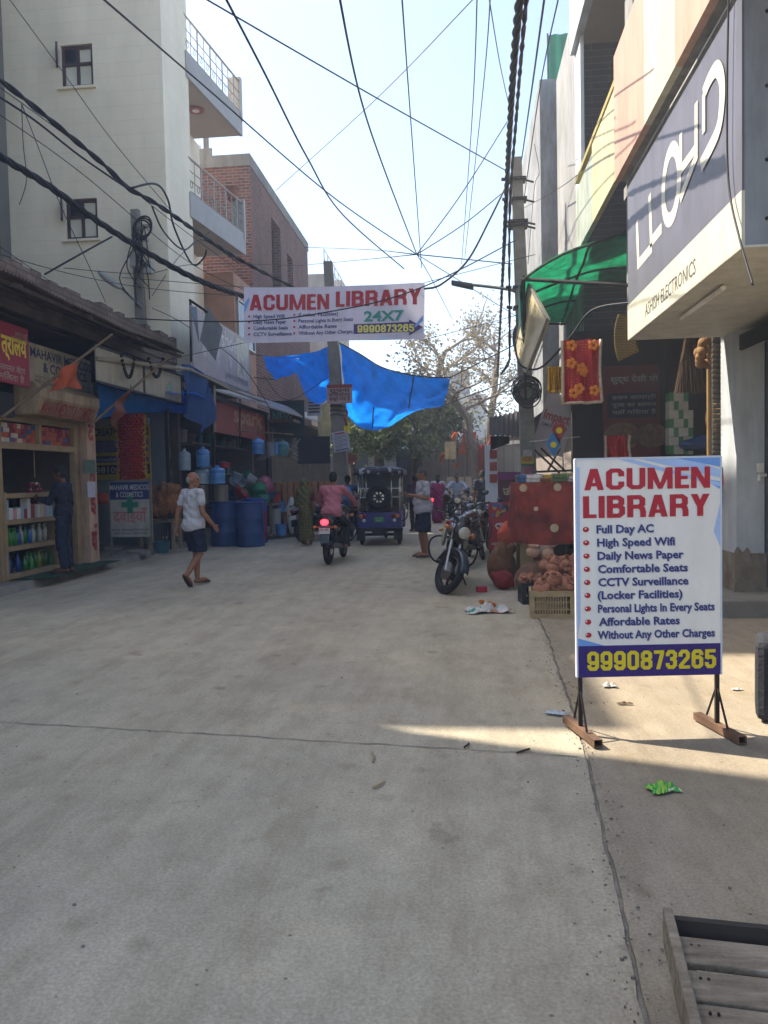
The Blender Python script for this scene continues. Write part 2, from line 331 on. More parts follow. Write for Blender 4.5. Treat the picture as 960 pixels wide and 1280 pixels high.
# ================================================================== THE SETTING
def roadmat(name, base, warm):
    m = mat(name, base, .88, bump=0); t, N, L, b = nodes(m)
    tc = N.new('ShaderNodeTexCoord')
    def noise(sc, det, rough=.6, st=(1, 1, 1)):
        mp = N.new('ShaderNodeMapping'); mp.inputs['Scale'].default_value = st; L(tc.outputs['Object'], mp.inputs[0])
        n = N.new('ShaderNodeTexNoise'); n.inputs['Scale'].default_value = sc; n.inputs['Detail'].default_value = det; n.inputs['Roughness'].default_value = rough
        L(mp.outputs[0], n.inputs['Vector']); return n.outputs['Fac']
    def ramp(f, a, c, p0=.3, p1=.7):
        r = N.new('ShaderNodeValToRGB'); e = r.color_ramp.elements; e[0].position, e[1].position = p0, p1
        e[0].color = (*a, 1); e[1].color = (*c, 1); L(f, r.inputs[0]); return r.outputs[0]
    def mul(a, c, k=1., mode='MULTIPLY'):
        x = N.new('ShaderNodeMix'); x.data_type = 'RGBA'; x.blend_type = mode; x.inputs['Factor'].default_value = k
        L(a, x.inputs['A']); L(c, x.inputs['B']); return x.outputs['Result']
    bc = s(base); g = ramp(noise(.55, 9, .68), tuple(v*.88 for v in bc), tuple(v*1.15*k for v, k in zip(bc, warm)), .32, .68)
    g = mul(g, ramp(noise(4.5, 8, .72, (1, .6, 1)), (.87, .865, .85), (1.06, 1.06, 1.06), .35, .62))
    g = mul(g, ramp(noise(1.7, 5, .8, (1.5, .5, 1)), (.9, .88, .85), (1, 1, 1), .36, .5))
    g = mul(g, ramp(noise(1.1, 6, .75, (1.6, .09, 1)), (.9, .885, .87), (1.02, 1.02, 1.02), .4, .56))
    g = mul(g, ramp(noise(.9, 4, .6), (1.12, 1.09, 1.03), (1, 1, 1), .3, .42))
    g = mul(g, ramp(noise(2.6, 3, .5), (.72, .69, .66), (1, 1, 1), .26, .32))
    g = mul(g, ramp(noise(75, 3, .7), (.83, .83, .82), (1.14, 1.14, 1.14), .36, .64))
    vo = N.new('ShaderNodeTexVoronoi'); vo.inputs['Scale'].default_value = 9; L(tc.outputs['Object'], vo.inputs['Vector'])
    g = mul(g, ramp(vo.outputs['Distance'], (.45, .43, .4), (1, 1, 1), .045, .075))
    vo2 = N.new('ShaderNodeTexVoronoi'); vo2.inputs['Scale'].default_value = 3.1; L(tc.outputs['Object'], vo2.inputs['Vector'])
    g = mul(g, ramp(vo2.outputs['Distance'], (.8, .78, .76), (1, 1, 1), .06, .2), .8)
    L(g, b.inputs['Base Color'])
    add = N.new('ShaderNodeMath'); add.operation = 'MULTIPLY_ADD'; add.inputs[1].default_value = .6
    L(noise(55, 5, .75), add.inputs[0]); L(noise(5, 5, .6, (1, .5, 1)), add.inputs[2])
    bp = N.new('ShaderNodeBump'); bp.inputs['Strength'].default_value = .3; bp.inputs['Distance'].default_value = .03
    L(add.outputs[0], bp.inputs['Height']); L(bp.outputs[0], b.inputs['Normal']); b.inputs['Specular IOR Level'].default_value = .25
    return m
M_road = roadmat('road_concrete', '#a99f8b', (1.0, .99, .95))
M_apron = roadmat('apron_concrete', '#978c7a', (1.0, .97, .91))
M_dirt = mat('dark_dirt', '#857d70', .95, .4, 8, .5, 90)
M_conc = mat('grey_concrete', '#8d8a84', .9, .22, 1.2, .3, 45, grime=.35)
M_kerb = mat('kerb_concrete', '#7f7a71', .92, .25, 2.5, .4, 50)

struct(MB().quad((-300, -60, -.006), (300, -60, -.006), (300, 500, -.006), (-300, 500, -.006)).build('ground', M_dirt))
EDGE = [(.2, -40), (.3, -8), (.36, 0), (.50, 2.2), (.56, 2.9), (.60, 3.5), (.655, 4.08), (.70, 4.8), (.74, 6), (.80, 7.2), (.82, 8.5), (.86, 10), (.9, 14), (.95, 20), (1.0, 60)]  # carried on far behind the camera to bounce sunlight onto facing walls
def edge_x(y):
    for (a, ya), (c, yc) in zip(EDGE, EDGE[1:]):
        if ya <= y <= yc: return a+(c-a)*(y-ya)/(yc-ya)
    return EDGE[-1][0]
ew = random.Random(3); ys = [-40, -20]+[-8+.09*i for i in range(300)]+[20, 30, 60]
jit = [ew.uniform(-.006, .006) for _ in ys]
mb = MB(); L0 = [(-6.45, y, .002) for y in ys]; L1 = [(edge_x(y)+j-.006, y, .002) for y, j in zip(ys, jit)]
for i in range(len(ys)-1): mb.quad(L0[i], L1[i], L1[i+1], L0[i+1])
struct(mb.build('road', M_road))
mb = MB(); P0 = [(edge_x(y)+j*.9+.006+ew.uniform(0, .006), y, .012) for y, j in zip(ys, jit)]
for i in range(len(ys)-1):
    a, c = P0[i], P0[i+1]; mb.quad(a, (9, a[1], .02), (9, c[1], .02), c); mb.quad((a[0], a[1], -.004), a, c, (c[0], c[1], -.004))
struct(mb.build('pavement', M_apron))
mb = MB()                                                     # the saw-cut joint across the road
ax = -6.4; pts = []
while ax < edge_x(4.4)-.02:
    t = (ax+3.04)/(3.56); y = 4.71-.46*t if t > 0 else 4.71+.05*(-t); pts.append((ax, y+ew.uniform(-.011, .011), ew.uniform(.004, .012))); ax += .06
for (x0, y0, w0), (x1, y1, w1) in zip(pts, pts[1:]): mb.quad((x0, y0-w0/2, .0065), (x1, y1-w1/2, .0065), (x1, y1+w1/2, .0065), (x0, y0+w0/2, .0065))
struct(mb.build('road_joint', mat('joint_filler', '#7d766b', .95, .3, 20)))
mb = MB(); pl = [(-6.45+ew.uniform(-.03, .03), 6+.4*i) for i in range(44)]
for (x0, y0), (x1, y1) in zip(pl, pl[1:]):
    mb.quad((-11, y0, .13), (x0-.05, y0, .12), (x1-.05, y1, .12), (-11, y1, .13)); mb.quad((x0-.05, y0, .12), (x0, y0, -.004), (x1, y1, -.004), (x1-.05, y1, .12))
struct(mb.build('kerb', M_kerb))

# ---- white tiled building, left
M_tile = brickmat('cream_stone_tile', s('#f6e9cc'), s('#f3e5c7'), s('#e6d8bb'), 1.7, .34, .006, .55, .1, .16, .8, True)
M_greyp = mat('grey_pilaster', '#77736c', .7, .12, 2)
M_brown = mat('brown_window_wood', '#4a3431', .55, .25, 6)
M_frost = mat('frosted_pane', '#cfc9b4', .25, .08, 2, 0)
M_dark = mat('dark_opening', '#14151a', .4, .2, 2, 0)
M_steel = mat('stainless_rail', '#8d8a84', .3, .05, 3, 0, metal=.9)
M_blueg = mat('blue_grey_fascia_tile', '#a39f98', .5, .1, 3)
M_soff = mat('painted_soffit', '#b3a9a0', .85, .08, 1.5)
wb = thing('apartment_house', 'tall cream tiled house with two brown windows and two railed balconies', 'house', (-8.5, 20, 0))
WIN = [(AY(a_, d_, 18), AY(b_, c_, 18)) for a_, b_, c_, d_ in ((83, 121, 247, 300), (77, 115, 54, 110))]; mb = MB(); zlo = 3.75
for a_, c_ in WIN:
    mb.b2((-11.6, 18, zlo), (-6.84, 18.16, a_.z)); mb.b2((-11.6, 18, a_.z), (a_.x, 18.16, c_.z)); mb.b2((c_.x, 18, a_.z), (-6.84, 18.16, c_.z)); zlo = c_.z
mb.b2((-11.6, 18, zlo), (-6.84, 18.16, 17)); mb.b2((-11.6, 18.16, 3.75), (-6.84, 19.8, 17)); mb.b2((-11.6, 19.8, 3.75), (-7.9, 23.7, 12.0)); mb.b2((-11.6, 18.02, 0), (-9.62, 23.7, 3.75)); mb.build('wall', M_tile, wb, W=True)
MB().b2((-12.4, 17.55, 0), (-10.78, 17.99, 17)).build('pilaster', M_greyp, wb, W=True)
def window(par, x0, x1, z0, z1, y, opened):
    f = MB(); fw = .075; xm = (x0+x1)/2; zm = z0+(z1-z0)*.57
    for a, c in (((x0, z0), (x1, z0+fw)), ((x0, z1-fw), (x1, z1)), ((x0, zm-.035), (x1, zm+.035))): f.b2((a[0], y-.06, a[1]), (c[0], y+.01, c[1]))
    for xa in (x0, xm-fw/2, x1-fw): f.b2((xa, y-.055, z0+fw), (xa+fw, y+.01, z1-fw))
    o = f.build('window', M_brown, par, W=True)
    p = MB()
    for i, (a, c) in enumerate(((x0+fw, xm-fw/2), (xm+fw/2, x1-fw))):
        for j, (e, g) in enumerate(((z0+fw, zm-.035), (zm+.035, z1-fw))):
            mi = 1 if (i == 0 and j == 1 and opened) else 0  # open pane is a dark sheet, the room's shade put into its colour
            p.b2((a, y-.02, e), (c, y+.005, g), mi)
    q = p.build('pane', [M_frost, M_dark], o, W=True)
    return o
for (px0, px1, py0, py1) in ((77, 115, 54, 110), (83, 121, 247, 300)):
    a, c = AY(px0, py1, 18), AY(px1, py0, 18); wo = window(wb, a.x, c.x, a.z, c.z, 18.12, True); MB().b2((a.x-.08, 17.93, a.z-.06), (c.x+.08, 18.08, a.z-.003)).build('sill', M_tile, wo, W=True)
    sl = MB().box((a.x-.02, 17.86, c.z-.28), (.05, .3, .46), (0, 0, .5)).build('open_sash', M_brown, wo, W=True)
def balcony(par, zf0, zf1, zr):
    a0, a1 = Vector((-6.86, 19.6, 0)), Vector((-6.42, 23.2, 0)); w_ = Vector((-7.9, 19.8, 0)); w1 = Vector((-7.9, 23.2, 0))
    sl = MB().slab([(a0.x, a0.y, zf0), (a1.x, a1.y, zf0), (w1.x, w1.y, zf0), (w_.x, w_.y, zf0)], (0, 0, .16)); o = sl.build('balcony', M_soff, par, W=True)
    fa = MB(); d = Vector((.05, 0, 0)); fa.slab([a0+d+UZ*(zf0-.02), a1+d+UZ*(zf0-.02), a1+d+UZ*zf1, a0+d+UZ*zf1], (-.09, 0, 0))
    fa.build('fascia', M_blueg, o, W=True)
    ep = MB().b2((-6.75, 23.05, zf1-.2), (-6.36, 23.22, zr+.12)).build('end_post', M_blueg, o, W=True)
    rl = MB(); n = 9
    for k in (0, .33, .62, 1): 
        rr = .03 if k == 1 else .014; z = zf1+.06+(zr-zf1-.06)*k
        rl.tube([a0+UZ*z, a1+UZ*z-UY*.15], rr, 6)
    for i in range(n+1):
        p = a0.lerp(a1-UY*.15, i/n); rl.tube([p+UZ*zf1, p+UZ*zr], .022 if i % 2 == 0 else .012, 6)
    for i in range(n):
        p = a0.lerp(a1-UY*.15, (i+.5)/n); rl.torus(p+UZ*(zf1+.25), (1, 0, 0), .09, .01, 12, 4)
    rl.build('railing', M_steel, o, W=True)
    return o
b1 = balcony(wb, 12.0, 12.62, 13.55); b2_ = balcony(wb, 8.45, 9.05, 9.95)
MB().lathe([(.0, 0), (.23, 0), (.23, .02), (.19, .03), (.0, .03)], (-7.2, 21.4, 11.96), 20).build('ceiling_rose', mat('rose_red', '#a1655f', .6), b1, W=True)
MB().lathe([(.0, 0), (.1, 0), (.1, .012), (.0, .012)], (-7.2, 21.4, 11.945), 16).build('lamp_disc', mat('lamp_white', '#e8e0d6', .5), b1, W=True)
M_terra = mat('terracotta', '#8f5f4b', .85, .25, 14, .2, 70)
pot = thing('flower_pot', 'terracotta flower pot on the end of the lower left balcony', 'pot', (-6.62, 22.75, 9.95))
MB().lathe([(.0, 0), (.13, 0), (.19, .3), (.21, .3), (.21, .35), (.18, .35), (.16, .3), (0, .28)], n=16).build('vessel', M_terra, pot, smooth=True, auto=40)

# ground-floor side of the white house seen under its lower balcony: plastered band and a steel window
M_pinkw = mat('peach_plaster', '#a9836c', .85, .18, 2)
fr = thing('shop_upper_front', 'peach plastered first floor front with steel window below the lower balcony', 'shop front', (-7.2, 24.6, 0))
MB().b2((-9, 23.75, 0), (-6.95, 26.2, 8.1)).build('wall', M_pinkw, fr, W=True)
f = MB(); a, c = AX(266, 402, -6.9), AX(292, 345, -6.9); y0, y1 = 23.95, 25.9; z0, z1 = 5.9, 7.35
for yy in (y0, (y0+y1)/2-.03, y1-.06): f.b2((-6.95, yy, z0), (-6.87, yy+.06, z1))
for zz in (z0, z1-.06): f.b2((-6.95, y0, zz), (-6.875, y1, zz+.06))
f.build('window', mat('grey_steel_frame', '#a7a49d', .4, metal=.5), fr, W=True)
MB().b2((-6.94, y0+.05, z0+.05), (-6.91, y1-.05, z1-.05)).build('pane', mat('dark_glass', '#2a3036', .08, .1, 1, 0, spec=.6), fr, W=True)

# ---- unfinished brick building
M_brickL = brickmat('red_brick', s('#8a5140'), s('#5f372c'), s('#8d8077'), .3, .105, .02, .92, .9, .35, .5)
bk = thing('brick_house', 'unfinished bare red brick house with empty window openings beyond the balconies', 'house', (-9, 30.5, 0))
def wall_with_holes(mb, X0, X1, ya, yb, za, zb, holes):
    """street-side wall (thin in X) with openings [(y0,y1,z0,z1)] sorted in y, not overlapping in y"""
    y = ya
    for (h0, h1, g0, g1) in holes:
        mb.b2((X0, y, za), (X1, h0, zb)); mb.b2((X0, h0, za), (X1, h1, g0)); mb.b2((X0, h0, g1), (X1, h1, zb)); y = h1
    mb.b2((X0, y, za), (X1, yb, zb))
H1 = []
for (pa, pb, qa, qb) in ((338, 351, 243, 322), (358.5, 366.5, 305, 350)):
    p, q = AX(pa, qa, -7), AX(pb, qb, -7); lo = AX(pa, qb, -7).z
    H1.append((p.y, q.y, 8.9 if pa < 350 else 8.9, 11.6 if pa < 350 else 11.0))
mb = MB(); wall_with_holes(mb, -7.3, -7.0, 26.55, 36, 4.2, 12.35, H1); wall_with_holes(mb, -7.3, -7.0, 26.55, 36, 0, 4.2, [(27.5, 35, 0, 3.2)])
mb.b2((-11.5, 26.25, 0), (-7.0, 26.55, 12.35)); mb.b2((-11.5, 36, 0), (-7.0, 36.3, 12.35)); mb.build('wall', M_brickL, bk, W=True)
MB().b2((-11.6, 26.2, 12.35), (-6.97, 36.4, 12.75)).build('roof', M_conc, bk, W=True)
MB().b2((-11.4, 26.6, 7.9), (-7.3, 35.9, 8.1)).build('floor_slab', M_conc, bk, W=True)
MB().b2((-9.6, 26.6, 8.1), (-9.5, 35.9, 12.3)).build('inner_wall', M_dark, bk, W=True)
MB().b2((-11.4, 26.18, 12.45), (-8.3, 26.26, 13.0)).build('coping', M_conc, bk, W=True)
MB().b2((-8.75, 26.7, 12.75), (-8.6, 26.85, 14.6)).build('column', M_conc, bk, W=True)
MB().b2((-9.05, 26.7, 12.75), (-8.85, 26.74, 13.35)).build('board', mat('white_paint', '#d6d6d2', .6), bk, W=True)

# ---- house behind it with a small roof railing (seen right of the brick corner)
fh = thing('far_plaster_house', 'grey plastered house with roof railing peeping past the brick house', 'house', (-8.5, 41, 0))
MB().b2((-12, 40.5, 0), (-6.9, 49, 12.4)).build('wall', mat('dull_plaster', '#b5aca0', .9, .15, .6, grime=.25), fh, W=True)
rl = MB()
for z in (12.8, 13.2, 13.7): rl.tube([(-6.95, 40.6, z), (-6.95, 46.5, z)], .03)
for i in range(6): rl.tube([(-6.95, 40.6+i*1.18, 12.4), (-6.95, 40.6+i*1.18, 13.7)], .03)
rl.build('railing', M_steel, fh, W=True); MB().b2((-7.3, 46.5, 12.4), (-6.9, 49, 13.6)).build('parapet', M_soff, fh, W=True)

# ---- unseen houses added out of frame on the left, shaped to shade the road
tw = thing('unseen_tall_house', 'unseen tall grey house added behind the low tin-roofed shops to shade the road', 'house', (-14, 14, 0))
mb = MB(); mb.b2((-18, 8.75, 0), (-10.2, 11.9, 14.2)); mb.b2((-18, 11.9, 0), (-10.2, 16.1, 18.4)); mb.b2((-18, 16.1, 0), (-11.8, 18.5, 18.4)); mb.build('wall', M_greyp, tw, W=True)
nb = thing('unseen_corner_house', 'unseen plain plastered house added at the near left to shade the road', 'house', (-10, 1, 0))
mb = MB(); mb.b2((-14, -.5, 0), (-7.0, 7.05, 13)); mb.build('wall', mat('beige_plaster', '#b7a98f', .9, .15, .8), nb, W=True)

# ---- low brick shop row with a corrugated tin awning (left)
M_oldbrick = brickmat('old_plastered_brick', s('#8a7768'), s('#76665a'), s('#6a6058'), .27, .1, .016, .95, .9, .5, 1.4, False)
lowrow = thing('shop_row', 'low old brick shop row with rusty corrugated tin awning', 'shop row', (-8, 13, 0))
mb = MB(); mb.b2((-9.6, 8.9, 4.15), (-6.55, 17.5, 4.3)); mb.b2((-9.6, 8.9, .13), (-9.4, 17.5, 4.15)); mb.b2((-9.4, 8.9, .13), (-6.9, 9.1, 4.15)); mb.build('wall', mat('grimy_plaster', '#6d645b', .9, .3, 2), lowrow, W=True)
mb = MB(); n = 34; rr = random.Random(5)
for i in range(n):
    y0 = 8.9+i*(8.6/n); mb.b2((-6.85, y0, 4.3), (-6.52, y0+8.6/n-.004, 4.86+rr.uniform(-.05, .05)))
mb.build('parapet', M_oldbrick, lowrow, W=True)
M_tin = mat('rusty_tin', '#4b443d', .6, .35, 5, .2, 30, metal=.5, col2='#7a6753')
def tin(u, v):
    y = 8.6+u*6.95; k = v; x = -6.56+k*(.96+.03*math.sin(u*17)); z = 4.52-k*.32+.016*math.sin(y*2*math.pi/.085)+.03*math.sin(u*9)*k
    return (x, y, z)
MB().grid(tin, 560, 4).build('tin_awning', M_tin, lowrow, W=True, smooth=True, thick=.004)
mb = MB()
for y in (9.5, 11.4, 13.3, 15.2): mb.box((-6.1, y, 4.28), (1.1, .06, .06), (0, .32, 0))
for x, z in ((-6.35, 4.36), (-5.72, 4.15)): mb.tube([(x, 8.7, z), (x, 15.5, z)], .03, 6)
mb.build('awning_frame', mat('old_timber', '#4a4038', .9, .3, 8), lowrow, W=True)
MB().quad((-6.56, 8.7, 4.06), (-6.56, 17.4, 4.06), (-9.4, 17.4, 4.06), (-9.4, 8.7, 4.06)).build('ceiling', mat('grimy_ceiling', '#4a443e', .9, .3, 2), lowrow, W=True, thick=.02)

# ---- right-hand buildings
M_greyw = mat('grey_weathered_wall', '#969694', .85, .2, .9, .15, grime=.3)
M_white = mat('whitewashed_wall', '#b9bdc2', .75, .1, 1.6, .15, grime=.2)
rb = thing('electronics_shop', 'grey shop building on the right with white pillar and rolling shutter', 'shop', (4.4, 8, 0))
mb = MB(); mb.b2((3.6, 1.5, 3.1), (8, 9.4, 3.3)); mb.b2((3.55, 2.5, 3.3), (8, 9.4, 8.6)); mb.b2((3.9, 9.42, 3.62), (8, 13.3, 8.6)); mb.b2((6.2, 9.5, 0), (6.4, 13.1, 3.62)); mb.b2((3.56, 1.4, 0), (8, 1.6, 3.1)); mb.build('wall', M_greyw, rb, W=True)
pm = mat('pillar_paint', '#b4b8ba', .7, .1, 3, grime=.2)
MB().b2((3.06, 8.9, .62), (3.36, 9.42, 3.5)).build('pillar', pm, rb, W=True)
mb = MB(); mb.grid(lambda u, v: (3.03+.36*u, 8.885-.02*math.sin(v*3), .2+v*(.44+.05*math.sin(u*7)+.04*math.sin(u*19))), 24, 8)
mb.b2((3.04, 8.9, .2), (3.38, 9.44, .63)); mb.build('pillar_base', mat('stained_plaster', '#6b5a48', .95, .5, 5, .5, 40, col2='#8f8778'), rb, W=True)
mb = MB(); mb.b2((2.62, 8.3, 0), (3.62, 9.45, .2)); mb.build('step', M_kerb, rb, W=True, bev=.02)
mb = MB(); mb.b2((3.34, 4, 0), (3.66, 8.28, .26)); mb.build('plinth', mat('cream_plinth', '#a79f8c', .9, .2, 3), rb, W=True, bev=.02)
M_shut = mat('rolling_shutter', '#8d8676', .55, .2, 6, .1, 40, metal=.35)
mb = MB(); z = .26
while z < 3.1:
    mb.tube([(3.43, 4.0, z+.03), (3.43, 8.82, z+.03)], .034, 8); z += .062
sh = mb.build('shutter', M_shut, rb, W=True, smooth=True)
MB().b2((3.37, 8.8, .26), (3.5, 8.89, 3.1)).build('shutter_channel', mat('dark_channel', '#4a4f57', .5, metal=.4), rb, W=True)
MB().box((3.37, 8.2, .4), (.05, .12, .1)).build('padlock', mat('padlock_black', '#22252a', .3, metal=.7), sh, W=True, bev=.015)
mb = MB(); mb.tube([(3.36, 8.86, 1.5), (3.28, 8.84, 1.5)], .02, 8); mb.tube([(3.28, 8.84, 1.5), (3.28, 8.84, 1.44)], .016, 8); mb.box((3.29, 8.84, 1.58), (.06, .06, .1)); mb.build('hook', mat('porcelain', '#d8d4c8', .4), rb, W=True)
# dark canopy over the pillar, behind the big sign
MB().slab([(3.05, 6.2, 3.0), (3.05, 8.75, 3.0), (3.54, 8.75, 3.2), (3.54, 6.2, 3.2)], (0, 0, -.05)).build('canopy', mat('black_canopy', '#1d211f', .7, .2, 3), rb, W=True)
MB().b2((3.04, 6.2, 2.86), (3.08, 8.75, 3.02)).build('canopy_valance', mat('black_canopy', '#1d211f'), rb, W=True)
# floor slab edge and the concrete band above the sign
MB().b2((2.04, 2.5, 4.86), (3.6, 9.75, 5.0)).build('floor_slab', M_conc, rb, W=True)

ub = thing('tiled_shophouse', 'tall shophouse with dark tiled wall under a brown balcony soffit, right side', 'house', (3, 14, 0))
M_dtile = brickmat('dark_tile', s('#3a3a40'), s('#2f2f36'), s('#5f5f66'), .6, .11, .006, .4, .4, .3, 2, False)
def wx(px, py, y): return AY(px, py, y)
y_ = 14.0; mb = MB(); mb.b2((2.22, 14.0, 3.6), (5.5, 14.2, 10.2)); mb.build('wall', M_dtile, ub, W=True)
MB().b2((2.14, 13.6, 5.35), (2.2, 14.2, 9.0)).build('corner_trim', mat('white_trim', '#d3d5d8', .6), ub, W=True)
MB().b2((2.2, 10.2, 9.0), (5.5, 13.95, 9.25)).build('balcony_soffit', mat('brown_soffit', '#9b887b', .85, .06), ub, W=True)
MB().b2((2.06, 10.2, 8.95), (2.19, 14.2, 10.4)).build('balcony_parapet', M_white, ub, W=True)
MB().b2((2.5, 11.3, 3.7), (2.95, 11.8, 8.95)).build('column', M_greyw, ub, W=True)
MB().b2((2.95, 9.9, 3.7), (5.5, 11.3, 9.0)).build('side_wall', M_greyw, ub, W=True)
MB().b2((2.2, 14.2, 3.2), (5.5, 17.2, 10.0)).build('rear_wall', M_greyw, ub, W=True)

gb = thing('concrete_house', 'bare grey concrete house topped by green sheeting, right of the pole', 'house', (3.2, 19, 0))
a, c = AY(677, 330, 17.6), AY(724, 96, 17.6)
MB().b2((a.x, 17.6, 3.0), (5.8, 24, c.z)).build('wall', mat('streaked_concrete', '#8f9294', .9, .3, .9, .2, 40, grime=.4), gb, W=True)
a2, c2 = AY(685, 96, 17.7), AY(724, 39, 17.7)
mb = MB(); mb.grid(lambda u, v: (a2.x+u*2.2, 17.75+.02*math.sin(u*60), c.z+v*(c2.z-c.z)), 80, 2); mb.build('green_sheet', mat('green_sheet', '#2f7d63', .6, .12, 2, trans=.3), gb, W=True, smooth=True)
mb = MB()
for x in (a2.x, a2.x+.55): mb.tube([(x, 17.7, c.z-.3), (x, 17.7, c2.z)], .02)
mb.build('sheet_frame', mat('dark_channel', '#4a4f57'), gb, W=True)
# row of shop buildings further along the right
r2 = thing('right_shop_row', 'shaded shop buildings behind the stall and pole on the right', 'shop row', (4, 30, 0))
MB().b2((2.6, 17.4, 0), (9, 33, 5.2)).build('wall', mat('shaded_plaster', '#8c8178', .9, .25, .7), r2, W=True)
MB().b2((1.9, 17.3, 3.0), (2.6, 32, 3.1)).build('awning', M_tin, r2, W=True)

# ---- far end of the street
fg = thing('far_grey_house', 'pale grey concrete house behind the sparse tree at the street end', 'house', (0, 60, 0))
a, c = AY(498, 560, 58), AY(608, 492, 58); mb = MB(); mb.b2((a.x-1, 58, 0), (c.x, 70, c.z)); mb.b2((c.x, 61, 0), (c.x+9, 72, c.z-2)); mb.build('wall', mat('pale_far_concrete', '#a4aab0', .9, .1, .3), fg, W=True)
MB().b2((c.x-3.2, 58.4, c.z), (c.x-1.2, 61, c.z+1.9)).build('water_tank', mat('tank_grey', '#7d8386', .7), fg, W=True, bev=.2)
fl = thing('far_left_row', 'far shop row closing the left side of the street under the trees', 'shop row', (-6, 50, 0))
MB().b2((-16, 46.2, 0), (-5.5, 80, 6.5)).build('wall', mat('far_plaster', '#8f8a80', .9, .2, .5), fl, W=True)
MB().b2((-5.4, 46, 3.1), (-4.2, 76, 3.2)).build('awning', M_tin, fl, W=True)
ls = thing('left_lane_shops', 'dark cluttered shop fronts beyond the carton stack on the left', 'shop row', (-6, 28, 0))
mb = MB(); mb.b2((-6.9, 24, 3.4), (-5.2, 36, 3.5)); mb.build('awning', M_tin, ls, W=True)
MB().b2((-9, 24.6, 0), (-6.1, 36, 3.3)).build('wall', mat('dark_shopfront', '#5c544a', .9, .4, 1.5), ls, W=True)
lt = thing('temple_row', 'small white roadside shrine building with low marble wall at the bend', 'shrine', (1.0, 36, 0))
MB().b2((-2.2, 38, 0), (8, 46, 3.1)).build('wall', mat('dark_shed', '#867f78', .9, .3, 1), lt, W=True)
MB().b2((-.6, 35.2, 0), (3.0, 35.5, 1.55)).build('marble_wall', mat('marble', '#c9bca6', .6, .2, 1.5), lt, W=True)
MB().slab([(-2.2, 36.6, 2.7), (3.0, 36.6, 3.0), (3.2, 38.1, 3.5), (-2.2, 38.1, 3.2)], (0, 0, .06)).build('awning', mat('shed_roof', '#45413b', .8, .2, 2), lt, W=True)
mb = MB()
for i in range(9): mb.tube([(-.5+i*.42, 35.6, 1.5), (-.5+i*.42, 35.6, 3.7)], .02)
mb.build('bars', mat('old_timber', '#4a4038'), lt, W=True)
# ================================================================== SIGNS AND THE RIGHT-HAND SIDE
M_printw = mat('print_white', '#eae3d8', .4, .04, 3, .02, grime=.1)
M_red = mat('print_red', '#b3202f', .45, .06); M_indigo = mat('print_indigo', '#33346b', .45, .08); M_greytx = mat('print_grey_halo', '#a9a9bd', .5, .05)
M_purple = mat('print_purple', '#33206b', .45, .06); M_yel = mat('print_yellow', '#d8c21e', .45, .05); M_blue1 = mat('print_blue', '#6f9bd6', .45, .1); M_blue2 = mat('print_pale_blue', '#a9bfe2', .45, .08)
M_teal = mat('print_teal', '#1f8577', .45, .05)
M_iron = mat('dark_iron', '#2b2523', .55, .3, 8, .1, 60, metal=.4)
M_rust = mat('rusty_steel', '#6e5442', .75, .35, 7, .3, 60, metal=.15)

# ---- standing advertisement board
bl, br_ = G(728, 921), G(898, 917); ang = math.atan2(br_.y-bl.y, br_.x-bl.x); mid = (bl+br_)/2
sg = thing('standing_signboard', 'white library advertisement board on two rusty feet with red title and purple number band', 'signboard', (mid.x-.008, mid.y, .022), ang)
W_, Z0, Z1 = .85, .335, 1.615
MB().b2((-W_/2, -.012, Z0), (W_/2, .012, Z1)).build('board', M_printw, sg, bev=.003)
mb = MB()
for a, c, e, f in ((-W_/2-.004, -W_/2+.006, Z0, Z1), (W_/2-.006, W_/2+.004, Z0, Z1)): mb.b2((a, -.0155, e), (c, .016, f))
mb.b2((-W_/2, -.016, Z1-.005), (W_/2, .016, Z1+.006)); mb.build('frame', mat('frame_white', '#c9cbd2', .4, .06, 4), sg)
def bx_(zx): return -W_/2+(zx-84)/555*W_
def bz_(zy): return Z1-(zy-68)/858*(Z1-Z0)
y0 = -.0135
mb = MB(); mb.quad((-W_/2+.006, y0, Z0), (W_/2-.006, y0, Z0), (W_/2-.006, y0, bz_(801)), (-W_/2+.006, y0, bz_(801)), 0)
mb.build('number_band', M_purple, sg)
mb = MB()
def poly(mb, pts, mi, y=y0): mb.add([(p[0], y, p[1]) for p in pts], [tuple(range(len(pts)))], mi)
xr, xl = W_/2-.006, -W_/2+.006
poly(mb, [(bx_(330), Z1-.006), (bx_(520), Z1-.006), (xr, bz_(120)), (xr, bz_(150))], 1); poly(mb, [(bx_(470), Z1-.006), (xr, Z1-.006), (xr, bz_(108))], 0, y0-.0006)
poly(mb, [(xr, bz_(165)), (xr, bz_(195)), (bx_(560), bz_(150))], 0); poly(mb, [(bx_(250), Z1-.006), (bx_(300), Z1-.006), (xr, bz_(170)), (xr, bz_(185))], 1, y0-.0003)
poly(mb, [(xr, bz_(250)), (xr, bz_(420)), (bx_(610), bz_(360))], 1); poly(mb, [(xl, bz_(770)), (xl, bz_(801)), (bx_(190), bz_(801))], 0); poly(mb, [(xl, bz_(100)), (bx_(100), bz_(100)), (bx_(98), bz_(700)), (xl, bz_(760))], 1)
mb.build('printed_swoosh', [M_blue1, M_blue2], sg)
y1 = -.0155; mb = MB()
heavy(mb, 'ACUMEN', (bx_(117), y1, bz_(189)), UX, UZ, bz_(106)-bz_(189), bx_(596)-bx_(117), .075, k=3)
heavy(mb, 'LIBRARY', (bx_(112), y1, bz_(298)), UX, UZ, bz_(212)-bz_(298), bx_(594)-bx_(112), .09, k=3)
mb.build('title_lettering', M_red, sg)
